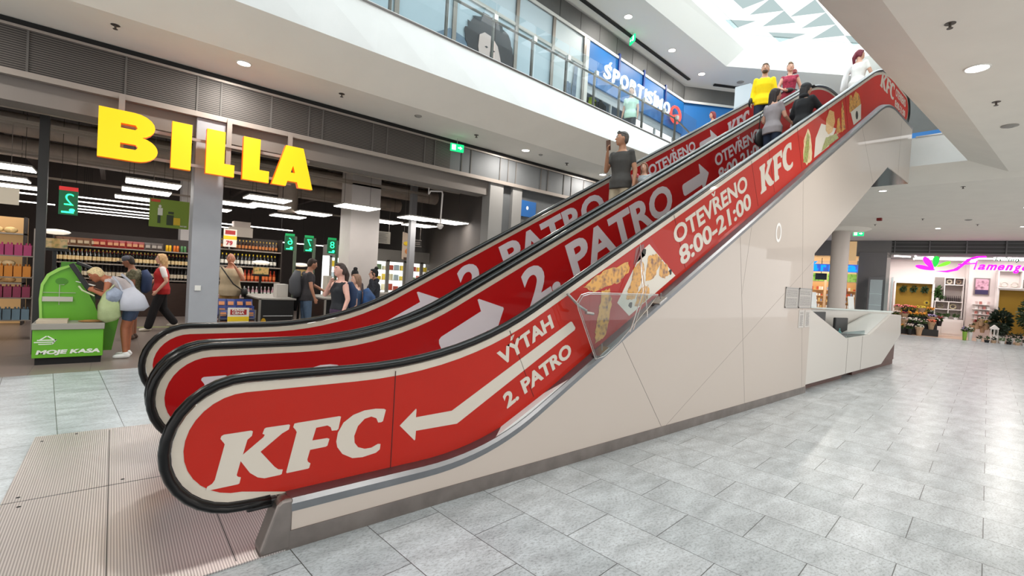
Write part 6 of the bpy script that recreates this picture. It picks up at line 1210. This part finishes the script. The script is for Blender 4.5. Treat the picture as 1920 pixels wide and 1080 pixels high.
    for s in 'lr':
        sh, el, wr = j['sh_'+s], j['el_'+s], j['wr_'+s]
        cap(mb, sh, .050*g**.5, el, .038*g**.3); cap(mb, el, .038*g**.3, wr, .026)
        d = (wr-el).normalized(); side = 1 if s == 'l' else -1
        out = V((0, side, 0)); out = (out-d*out.dot(d)).normalized(); n_ = d.cross(out)*side   # palm normal-ish
        w_ = n_.normalized(); 
        pc = wr+d*.045; mb.tube([wr-d*.01, wr+d*.02, wr+d*.06, wr+d*.085], [.022, .030, .036, .030], 8, ry=[.018, .016, .016, .012], up=out)
        for i in range(4):
            b0 = wr+d*.078+w_*(.027-.018*i); ln = (.030, .036, .033, .025)[i]
            c1 = b0+d*ln-out*.006; c2 = c1+d*ln*.6-out*ln*.75
            cap(mb, b0, .0095, c1, .0085, 6); cap(mb, c1, .0085, c2, .0075, 6)
        b0 = wr+d*.03+w_*.026; c1 = b0+w_*.024+d*.022-out*.008; cap(mb, b0, .011, c1, .010, 6); cap(mb, c1, .010, c1+d*.026-out*.012, .008, 6)
        hp_, kn, an = j['hp_'+s], j['kn_'+s], j['an_'+s]
        cap(mb, hp_, .088*g**.5, kn, .055*g**.3); cap(mb, kn, .054*g**.3, kn.lerp(an, .35), .054*g**.3); cap(mb, kn.lerp(an, .35), .052, an, .036)
        cap(mb, an+V((-.02, 0, -.03)), .036, an+V((.13, .01*side, -.045)), .030)
    fin(mb, 'body', ms, rem=vox, sm=3)
    # face
    me_ = mat('eye_dark', (40, 30, 26), .3); mw = mat('eye_white', (226, 220, 214), .4); ml = mat('lips_'+key, tuple(int(c*.78) if i == 0 else int(c*.62) for i, c in enumerate(skin)), .5); mh = mat('hair_'+key, hair[1], .65, noise=.25, nscale=60)
    for s in (-1, 1):
        mb = MB(); mb.ball(hd((.082, .031*s, .016)), .010, .014, .008, 8, RH.to_3x3()); ey = fin(mb, 'eye', mw)
        mb = MB(); mb.ball(hd((.091, .031*s, .016)), .004, .006, .006, 8, RH.to_3x3()); fin(mb, 'pupil', me_, ey)
        mb = MB(); cap(mb, hd((.094, .016*s, .036)), .004, hd((.083, .046*s, .037)), .003, 6); fin(mb, 'eyebrow', mh)
    mb = MB(); cap(mb, hd((.098, -.016, -.052)), .006, hd((.098, .016, -.052)), .006, 6); fin(mb, 'lips', ml)
    # hair
    st = hair[0]; mb = MB()
    if st != 'bald':
        mb.ball(hd((-.018, 0, .028)), .092, .084, .096, 16, RH.to_3x3())
        mb.ball(hd((-.035, 0, -.01)), .072, .080, .085, 12, RH.to_3x3())
        mb.ball(hd((.03, 0, .085)), .055, .062, .032, 10, RH.to_3x3())
        if st in ('long', 'child', 'bob'):
            for s in (-1, 1): cap(mb, hd((.045, .055*s, .065)), .026, hd((.015, .078*s, -.04)), .018)
        if st in ('long', 'child', 'pony', 'bob'): 
            L_ = {'long': .34, 'child': .20, 'pony': .0, 'bob': .12}[st]
            for s in (-1, 1): cap(mb, hd((-.02, .062*s, .02)), .035, hd((-.035, .07*s, -.06-L_*.6)), .026)
            if L_: cap(mb, hd((-.06, 0, .0)), .065, hd((-.085, 0, -.06-L_)), .045)
        if st == 'bob': mb.ball(hd((-.03, 0, -.04)), .085, .098, .085, 12, RH.to_3x3())
        if st == 'pony': cap(mb, hd((-.09, 0, .03)), .040, hd((-.135, 0.01, -.08)), .042); cap(mb, hd((-.135, 0.01, -.08)), .042, hd((-.11, .03, -.26)), .022)
        if st == 'bun': mb.ball(hd((-.055, 0, .135)), .048, .052, .045, 12); cap(mb, hd((-.04, 0, .10)), .03, hd((-.055, 0, .13)), .03)
        fin(mb, 'hair', mh, rem=.010, sm=2)
    if beard: mb = MB(); mb.ball(hd((.045, 0, -.068)), .060, .058, .045, 12, RH.to_3x3()); fin(mb, 'beard', mh)
    # top
    kt, ct_ = top[0], top[1]; mt_ = mat('top_'+key, ct_, .85, noise=top[2] if len(top) > 2 else .06, nscale=top[3] if len(top) > 3 else 9, bump=.3, bscale=18)
    if kt != 'none':
        mb = MB(); k = .016 if kt in ('tee', 'shirt', 'vest') else .010
        if kt == 'hoodie': k = .032
        torso(mb, k, neck=False, low=kt not in ('tank', 'crop'))
        for s in 'lr':
            sh, el, wr = j['sh_'+s], j['el_'+s], j['wr_'+s]
            if kt == 'tee': cap(mb, sh, .054*g**.4, sh.lerp(el, .55), .050*g**.4)
            if kt in ('shirt', 'hoodie'): e_ = .006 if kt == 'shirt' else .020; cap(mb, sh, .052+e_, el, .042+e_); cap(mb, el, .044+e_, el.lerp(wr, .85), .032+e_)
        if kt == 'hoodie': mb.ball(j['neck']+V((-.03, 0, .02)), .085, .10, .06, 12)
        if kt in ('tank',):
            for s in (-1, 1): cap(mb, j['neck'].lerp(j['chest'], .12)+V((.03, .085*s, 0)), .012, j['chest']+V((.10, .075*s, .06)), .014, 6)
        fin(mb, {'tee': 't_shirt', 'shirt': 'long_sleeved_shirt', 'tank': 'tank_top', 'vest': 'vest', 'hoodie': 'hooded_jacket', 'crop': 'blouse'}[kt], mt_, rem=.013, sm=5)
    # bottom
    kb, cb_ = bottom; mbm = mat('bottom_'+key, cb_, .85, noise=.10, nscale=14, bump=.3, bscale=22)
    if kb in ('pants', 'shorts', 'wide'):
        mb = MB(); P, W_ = j['pel'], j['waist']; d0 = (P-W_).normalized()
        mb.tube([P+d0*.10, P+d0*.05, P-d0*.02, P.lerp(W_, .55)], [.11, .170*max(1, g*.97), .178*max(1, g*.97), .150*g], 14, ry=[.09, .128*g, .130*g, .112*g], up=(1, 0, 0) if abs(d0.x) < .75 else (0, 0, -1))
        for s in 'lr':
            hp_, kn, an = j['hp_'+s], j['kn_'+s], j['an_'+s]
            e = .030 if kb == 'wide' else .014
            if kb == 'shorts': cap(mb, hp_, .10*g**.4, hp_.lerp(kn, .55), .088*g**.4)
            else: cap(mb, hp_, .098*g**.4, kn, .062+e); cap(mb, kn, .060+e, kn.lerp(an, .93), .044+e*1.2)
        fin(mb, {'pants': 'trousers', 'shorts': 'shorts', 'wide': 'loose_trousers'}[kb], mbm, rem=.014, sm=5)
    if shoes is not None:
        for s in 'lr':
            an = j['an_'+s]; side = 1 if s == 'l' else -1; mb = MB()
            cap(mb, an+V((-.03, 0, -.035)), .044, an+V((.13, .012*side, -.048)), .036); cap(mb, an+V((-.02, 0, -.03)), .044, an+V((0, 0, .01)), .042)
            fin(mb, 'shoe', mat('shoe_'+key, shoes, .6), rem=.012, sm=3)
    if extra: extra(t, j, fin, hd, RH)
    return t
# ---- on the escalators
YE2, YE1 = 4.79, 3.46
def st(x): return TT*x-1.07
def ex_man(t, j, fin, hd, RH):
    mb = MB(); q = j['wr_r']+V((.02, .02, .11)); mb.obox(q, (.006, 0, 0), (0, .038, 0), (.01, 0, .078)); fin(mb, 'phone', mat('phone_brown', (90, 62, 50), .4), smooth=False)
    mb = MB(); [mb.ball(hd((.066, .030*s, .105)), .006, .022, .012, 8) for s in (-1, 1)]; fin(mb, 'sunglasses_lenses', M_black)
    mb = MB(); [cap(mb, hd((.065, .06*s, .095)), .004, hd((-.03, .085*s, .06)), .004, 6) for s in (-1, 1)]; fin(mb, 'sunglasses_temples', M_black)
person('man in dark grey T-shirt and khaki trousers lifting a phone, riding down the rear escalator', (6.30, YE2+.08, st(6.30)), radians(186), 1.78,
       J=dict(el_r=(.10, -.22, 1.13), wr_r=(.24, -.12, 1.38), el_l=(-.04, .23, 1.12), wr_l=(.0, .24, .87)), skin=(176, 128, 100), top=('tee', (66, 64, 62)), bottom=('pants', (176, 164, 142)), shoes=(60, 50, 44), hair=('short', (84, 78, 74)), key='a', hy=-.75, extra=ex_man)
def ex_girl(t, j, fin, hd, RH):
    mb = MB(); mb.ball(j['wr_r']+V((.05, .03, .10)), .05, .05, .055, 10); fin(mb, 'pink_ice_treat', mat('treat_pink', (220, 110, 120), .6))
person('small girl with long light brown hair beside the man on the rear escalator', (6.60, YE2-.16, st(6.60)-.02), radians(185), 1.17,
       J=dict(head=(.025, 0, 1.62), el_r=(.08, -.2, 1.15), wr_r=(.20, -.08, 1.28), el_l=(.02, .2, 1.15), wr_l=(.12, .14, 1.05)), skin=(214, 168, 144), top=('tee', (170, 180, 186), .3, 20), bottom=('shorts', (90, 100, 120)), hair=('child', (128, 88, 66)), key='b', fem=True, extra=ex_girl, hy=.25)
def ex_yel(t, j, fin, hd, RH):
    mb = MB(); cap(mb, j['neck']+V((.03, -.07, -.02)), .02, j['neck']+V((.07, -.02, -.06)), .016); cap(mb, j['neck']+V((.03, .07, -.02)), .02, j['neck']+V((.07, .02, -.06)), .016); fin(mb, 'shirt_collar', MATS['top_c'])
    mb = MB(); mb.ball((.03, -.25, .92), .07, .05, .11, 10); fin(mb, 'black_pouch', M_black)
person('man in bright yellow long sleeved shirt and navy trousers on the rear escalator', (11.45, YE2+.10, st(11.45)), radians(205), 1.84,
       J=dict(el_l=(.0, .225, 1.14), wr_l=(.10, .22, .95)), skin=(198, 150, 124), top=('shirt', (250, 214, 0), .04, 9), bottom=('pants', (30, 38, 60)), shoes=(30, 30, 34), hair=('short', (92, 70, 52)), beard=True, key='c', extra=ex_yel, hy=-.1)
def ex_bun(t, j, fin, hd, RH):
    mb = MB(); mb.tube([(.15*cos(a)*.95, .175*sin(a), 1.03+.02*sin(a)) for a in [2*pi*i/16 for i in range(16)]], .012, 6, closed=True); mb.ball((.17, 0.0, 1.02), .05, .11, .06, 12); fin(mb, 'black_waist_bag', M_black)
    mb = MB(); cap(mb, (.045, -.06, 1.49), .007, (.13, -.01, 1.22), .007, 6); cap(mb, (.045, .06, 1.49), .007, (.13, .01, 1.22), .007, 6); fin(mb, 'lanyard_cord', M_black)
person('woman with blonde topknot, red patterned sleeveless top and black waist bag, rear escalator', (12.75, YE2+.05, ZU), radians(200), 1.72,
       J=dict(el_l=(-.06, .25, 1.15), wr_l=(.0, .27, .93), el_r=(.03, -.24, 1.16), wr_r=(.16, -.12, 1.05)), skin=(212, 160, 138), top=('tank', (160, 44, 70), .45, 45), bottom=('pants', (150, 34, 56)), hair=('bun', (112, 84, 58)), key='d', fem=True, extra=ex_bun, hy=.15)
def ex_bag(t, j, fin, hd, RH):
    mb = MB(); mb.tube([(-.03, .20, .62), (-.03, .21, .70), (-.03, .215, .85), (-.02, .21, .98)], [.06, .19, .18, .10], 12, ry=[.04, .075, .07, .03], up=(0, 1, 0)); fin(mb, 'black_handbag', mat('bag_black', (24, 24, 26), .35))
    mb = MB(); mb.tube([(-.12, .21, .95), (-.10, .21, 1.25), (0, .19, 1.46), (.07, .21, 1.25), (.08, .21, .95)], .010, 6); fin(mb, 'bag_strap', mat('bag_black', (24, 24, 26), .35))
person('woman in grey T-shirt and jeans with black handbag going up the front escalator', (8.92, YE1+.16, st(8.92)-.02), radians(-18), 1.56,
       J=dict(el_l=(.0, .22, 1.14), wr_l=(.12, .17, 1.05), el_r=(.08, -.21, 1.15), wr_r=(.25, -.19, 1.08)), skin=(200, 152, 130), top=('tee', (152, 144, 148)), bottom=('pants', (28, 40, 62)), shoes=(60, 60, 60), hair=('long', (38, 24, 24)), key='e', fem=True, extra=ex_bag, hy=-.5)
def ex_blk(t, j, fin, hd, RH):
    mb = MB(); mb.ball(hd((-.005, 0, .05)), .108, .094, .085, 14, RH.to_3x3()); mb.obox(hd((.12, 0, .05)), (.05, 0, -.005), (0, .06, 0), (0, 0, .006)); fin(mb, 'dark_cap', mat('cap_charcoal', (48, 48, 52), .8))
person('woman in black hooded jacket and dark cap holding the front handrail going up', (9.25, YE1-.22, st(9.10)+.03), radians(-12), 1.50,
       J=dict(el_r=(.16, -.24, 1.20), wr_r=(.40, -.22, 1.14), el_l=(.0, .24, 1.15), wr_l=(.1, .2, .98)), skin=(188, 146, 124), top=('hoodie', (26, 26, 30)), bottom=('pants', (24, 24, 28)), shoes=(30, 30, 30), hair=('long', (34, 28, 30)), key='f', fem=True, extra=ex_blk, hy=-.6)
def ex_wht(t, j, fin, hd, RH):
    mb = MB(); mb.tube([(-.10, .13, 1.40), (-.16, .17, 1.22), (-.18, .20, 1.0), (-.17, .22, .80), (-.17, .23, .72)], [.03, .07, .10, .12, .09], 12, ry=[.02, .04, .05, .05, .03], up=(0, 1, 0)); fin(mb, 'white_tote_bag', mat('tote_white', (238, 238, 240), .8))
person('woman with burgundy ponytail, white blouse and white tote reaching the escalator top', (12.9, YE1-.02, ZU-.02), radians(-10), 1.68,
       J=dict(el_l=(-.02, .26, 1.15), wr_l=(-.02, .28, .90), el_r=(.04, -.25, 1.14), wr_r=(.16, -.24, 1.0)), skin=(206, 160, 138), top=('tee', (240, 238, 236), .02), bottom=('pants', (40, 40, 48)), hair=('pony', (110, 30, 48)), key='g', fem=True, extra=ex_wht, hy=-.5)
person('person with short red hair on the upper gallery, head showing above the rear rail', (14.7, 7.82, ZU), radians(150), 1.74, skin=(190, 140, 120), top=('tee', (120, 50, 60)), bottom=('pants', (40, 40, 50)), hair=('bob', (120, 34, 40)), key='h', fem=True, vox=.014)
person('person in pale green T-shirt standing behind the gallery glass by the sports shop', (11.35, UF(11.35)-.55, ZU), radians(200), 1.70, skin=(190, 150, 130), top=('tee', (190, 224, 206)), bottom=('pants', (70, 72, 78)), hair=('short', (90, 80, 70)), key='i', vox=.014)
# shop-window mannequins
def mannequin(label, x, yaw, top, bot, key):
    t = thing('mannequin', label, 'mannequin', (x, UF(x)-.02+.5, ZU+.1)); return t
for x, c, L, key in ((9.95+.75, (200, 224, 40), 'window dummy in a fluorescent yellow football shirt with number 0 inside the sports shop', 'm1'), (11.15, (40, 44, 50), 'window dummy in black sportswear beside the yellow shirt in the sports shop', 'm2')):
    y = UF(x)+.45; t = thing('mannequin', L, 'mannequin', (x, y, ZU), 'shop window dummies'); z = ZU
    mb = MB(); mb.tube([(x, y, z+.95), (x, y, z+1.1), (x, y, z+1.3), (x, y, z+1.42), (x, y, z+1.47)], [.15, .14, .18, .17, .06], 12, ry=[.11, .10, .12, .09, .05], up=(0, 1, 0)); mb.build('shirt', mat('mann_'+key, c, .7), t, smooth=True)
    mb = MB(); mb.ball((x, y, z+1.63), .08, .09, .11, 12); cap(mb, (x, y, z+1.45), .05, (x, y, z+1.55), .045)
    for s in (-1, 1): cap(mb, (x+.2*s, y, z+1.38), .05, (x+.25*s, y, z+.95), .03)
    mb.build('body', mat('mannequin_dark', (50, 52, 56), .5), t, smooth=True)
    mb = MB(); [cap(mb, (x+.09*s, y, z+.92), .09, (x+.11*s, y, z+.08), .05) for s in (-1, 1)]; mb.build('legs', mat('mannequin_trousers', (46, 50, 58), .6), t, smooth=True)
    if key == 'm1': mb = MB(); add_text(mb, '0', (x-.06, y-.135, z+1.12), (1, 0, 0), (0, 0, 1), .12, .2, .02, 0, .01); mb.build('number', M_black, t)
# ---- in and before the supermarket
def ex_blonde(t, j, fin, hd, RH):
    mb = MB(); mb.obox(j['wr_r']+V((.10, .05, .09)), (.11, 0, .03), (0, .07, 0), (-.001, 0, .004)); mb.obox(j['wr_r']+V((.06, .0, .05)), (.07, 0, .06), (0, .06, .01), (-.002, 0, .003)); fin(mb, 'white_receipt', mat('receipt_white', (236, 234, 230), .6), smooth=False)
person('blonde woman in tank top and denim shorts bending over the green self checkout', (0.20, 9.62, 0), radians(172), 1.66,
       J=dict(pel=(-.08, 0, .92), waist=(-.02, 0, 1.06), chest=(.14, 0, 1.20), neck=(.29, 0, 1.29), head=(.42, 0, 1.36), sh_l=(.24, .17, 1.27), sh_r=(.24, -.17, 1.27), el_l=(.26, .22, 1.03), wr_l=(.42, .12, 1.10), el_r=(.30, -.2, 1.03), wr_r=(.45, -.08, 1.12), kn_l=(.03, .08, .50), kn_r=(.0, -.10, .5), hp_l=(-.07, .09, .90), hp_r=(-.07, -.09, .90)),
       skin=(176, 108, 78), top=('tank', (206, 196, 196), .03), bottom=('shorts', (70, 84, 112)), shoes=(240, 240, 240), hair=('short', (226, 204, 156)), key='j', fem=True, hp=.65, extra=ex_blonde, girth=1.06)
person('man in grey cap, patterned shirt and backpack behind the blonde woman', (.33, 11.7, 0), radians(165), 1.64, J=dict(neck=(.06, 0, 1.45), head=(.12, 0, 1.60)), skin=(160, 108, 84), top=('tee', (120, 116, 92), .6, 28), bottom=('shorts', (60, 66, 84)), shoes=(90, 70, 60), hair=('short', (50, 40, 36)), key='k', hp=.35,
       extra=lambda t, j, fin, hd, RH: (lambda a, b, c: None)(*[0]*3) or ((lambda mb: (mb.ball(hd((0, 0, .055)), .106, .09, .075, 12), mb.obox(hd((.12, 0, .045)), (.05, 0, -.01), (0, .055, 0), (0, 0, .006)), fin(mb, 'grey_cap', mat('cap_grey', (92, 92, 104), .8))))(MB())) and ((lambda mb: (mb.tube([(-.16, 0, .98), (-.19, 0, 1.05), (-.20, 0, 1.3), (-.15, 0, 1.44)], [.10, .15, .15, .08], 12, ry=[.05, .09, .09, .05], up=(1, 0, 0)), fin(mb, 'blue_backpack', mat('backpack_blue', (50, 66, 104), .8))))(MB())))
def ex_red(t, j, fin, hd, RH):
    mb = MB(); [cap(mb, j['sh_'+s], .062, j['sh_'+s].lerp(j['el_'+s], .6), .058) for s in 'lr']; fin(mb, 'white_sleeves', mat('sleeve_white', (232, 226, 226), .8), rem=.013)
person('woman in red vest over white T-shirt and black trousers walking through the store', (.83, 12.97, 0), radians(178), 1.70,
       J=dict(el_l=(-.08, .24, 1.14), wr_l=(.08, .26, .92), el_r=(.10, -.22, 1.15), wr_r=(.30, -.18, 1.0), kn_l=(.12, .09, .50), an_l=(.22, .09, .08), kn_r=(-.04, -.09, .50), an_r=(-.28, -.09, .16)),
       skin=(206, 158, 136), top=('vest', (176, 34, 36), .08), bottom=('wide', (22, 20, 24)), shoes=(214, 206, 190), hair=('bob', (196, 158, 112)), key='l', fem=True, girth=1.14, extra=ex_red)
def ex_beige(t, j, fin, hd, RH):
    mb = MB(); cap(mb, (.09, -.16, 1.44), .013, (.22, .10, 1.10), .013, 6); cap(mb, (.22, .10, 1.10), .013, (.12, .24, .98), .013, 6); fin(mb, 'crossbody_strap', M_black)
    mb = MB(); mb.ball((.12, .30, .92), .12, .07, .11, 10); fin(mb, 'black_shoulder_bag', M_black)
person('bald heavyset man in beige T-shirt with crossbody strap, hand at his face', (2.0, 12.1, 0), radians(250), 1.80,
       J=dict(el_l=(.14, .27, 1.20), wr_l=(.20, .12, 1.46), el_r=(-.02, -.31, 1.15), wr_r=(.05, -.32, .93)), skin=(190, 128, 100), top=('tee', (196, 178, 148)), bottom=('pants', (158, 124, 72)), shoes=(80, 60, 50), hair=('bald', (150, 110, 90)), key='n', girth=1.28, extra=ex_beige)
def ex_pack(t, j, fin, hd, RH):
    mb = MB(); mb.tube([(-.17, 0, .92), (-.22, 0, 1.02), (-.24, 0, 1.25), (-.19, 0, 1.46)], [.11, .165, .165, .09], 12, ry=[.06, .12, .11, .06], up=(1, 0, 0)); fin(mb, 'grey_backpack', mat('backpack_grey', (74, 76, 82), .8))
    mb = MB(); mb.tube([(-.12, .16, 1.0), (-.16, .20, .85), (-.15, .22, .60)], [.07, .11, .08], 10, ry=[.04, .06, .04], up=(1, 0, 0)); fin(mb, 'black_jacket_over_bag', mat('jacket_black', (24, 24, 28), .8))
person('man in dark T-shirt and jeans with grey backpack paying at the checkout', (3.27, 10.9, 0), radians(2), 1.80,
       J=dict(chest=(.03, 0, 1.27), neck=(.05, 0, 1.46), head=(.10, 0, 1.62), el_r=(.02, -.24, 1.12), wr_r=(.10, -.24, .90), el_l=(.22, .22, 1.16), wr_l=(.45, .14, 1.03)), skin=(186, 134, 108), top=('tee', (58, 56, 60)), bottom=('pants', (86, 108, 134)), shoes=(60, 60, 60), hair=('short', (50, 36, 28)), key='o', hp=.35, extra=ex_pack)
def ex_tank(t, j, fin, hd, RH):
    mb = MB(); mb.tube([(-.15, 0, .98), (-.19, 0, 1.06), (-.20, 0, 1.3), (-.16, 0, 1.43)], [.10, .15, .15, .08], 12, ry=[.05, .09, .09, .05], up=(1, 0, 0)); fin(mb, 'navy_backpack', mat('backpack_navy', (36, 52, 84), .8))
person('dark haired woman in black tank top with navy backpack passing before the store', (2.86, 7.75, 0), radians(190), 1.69,
       J=dict(el_l=(.0, .25, 1.15), wr_l=(.10, .28, .93), el_r=(.16, -.20, 1.20), wr_r=(.16, -.06, 1.40)), skin=(214, 164, 150), top=('tank', (34, 36, 42)), bottom=('shorts', (60, 40, 66)), shoes=(60, 60, 64), hair=('pony', (54, 38, 34)), key='q', fem=True, girth=1.12, extra=ex_tank)
def ex_kid(t, j, fin, hd, RH):
    mb = MB(); mb.tube([(-.17, 0, .90), (-.24, 0, 1.02), (-.26, 0, 1.28), (-.18, 0, 1.45)], [.12, .20, .20, .10], 12, ry=[.06, .14, .13, .06], up=(1, 0, 0)); fin(mb, 'blue_school_backpack', mat('backpack_blue2', (30, 66, 112), .7, noise=.4, nscale=9))
    mb = MB(); mb.ball((-.37, .03, 1.12), .01, .06, .05, 8); fin(mb, 'lime_patch', mat('patch_lime', (190, 210, 60), .6))
person('child with light brown hair and large blue backpack walking behind the woman', (3.42, 8.45, 0), radians(150), 1.52, skin=(206, 160, 140), top=('tee', (60, 80, 110)), bottom=('shorts', (60, 60, 80)), hair=('bob', (138, 104, 84)), key='r', extra=ex_kid, hy=.6)
person('person with dark hair in a high bun standing behind the store column', (3.95, 9.9, 0), radians(80), 1.60, skin=(180, 130, 110), top=('tee', (90, 80, 84)), bottom=('pants', (50, 50, 60)), hair=('bun', (28, 24, 26)), key='s', fem=True, vox=.014)
def ex_ph(t, j, fin, hd, RH):
    mb = MB(); mb.obox(hd((.04, .10, -.02)), (.012, 0, .0), (0, .006, 0), (.02, 0, .065)); fin(mb, 'phone', M_black, smooth=False)
person('woman with black topknot in dark patterned jacket holding a phone to her ear', (4.42, 9.95, 0), radians(165), 1.64, J=dict(el_l=(.10, .26, 1.22), wr_l=(.10, .14, 1.52)), skin=(196, 146, 124), top=('hoodie', (40, 42, 50), .5, 26), bottom=('pants', (40, 44, 56)), hair=('bun', (20, 18, 20)), key='t', fem=True, extra=ex_ph)
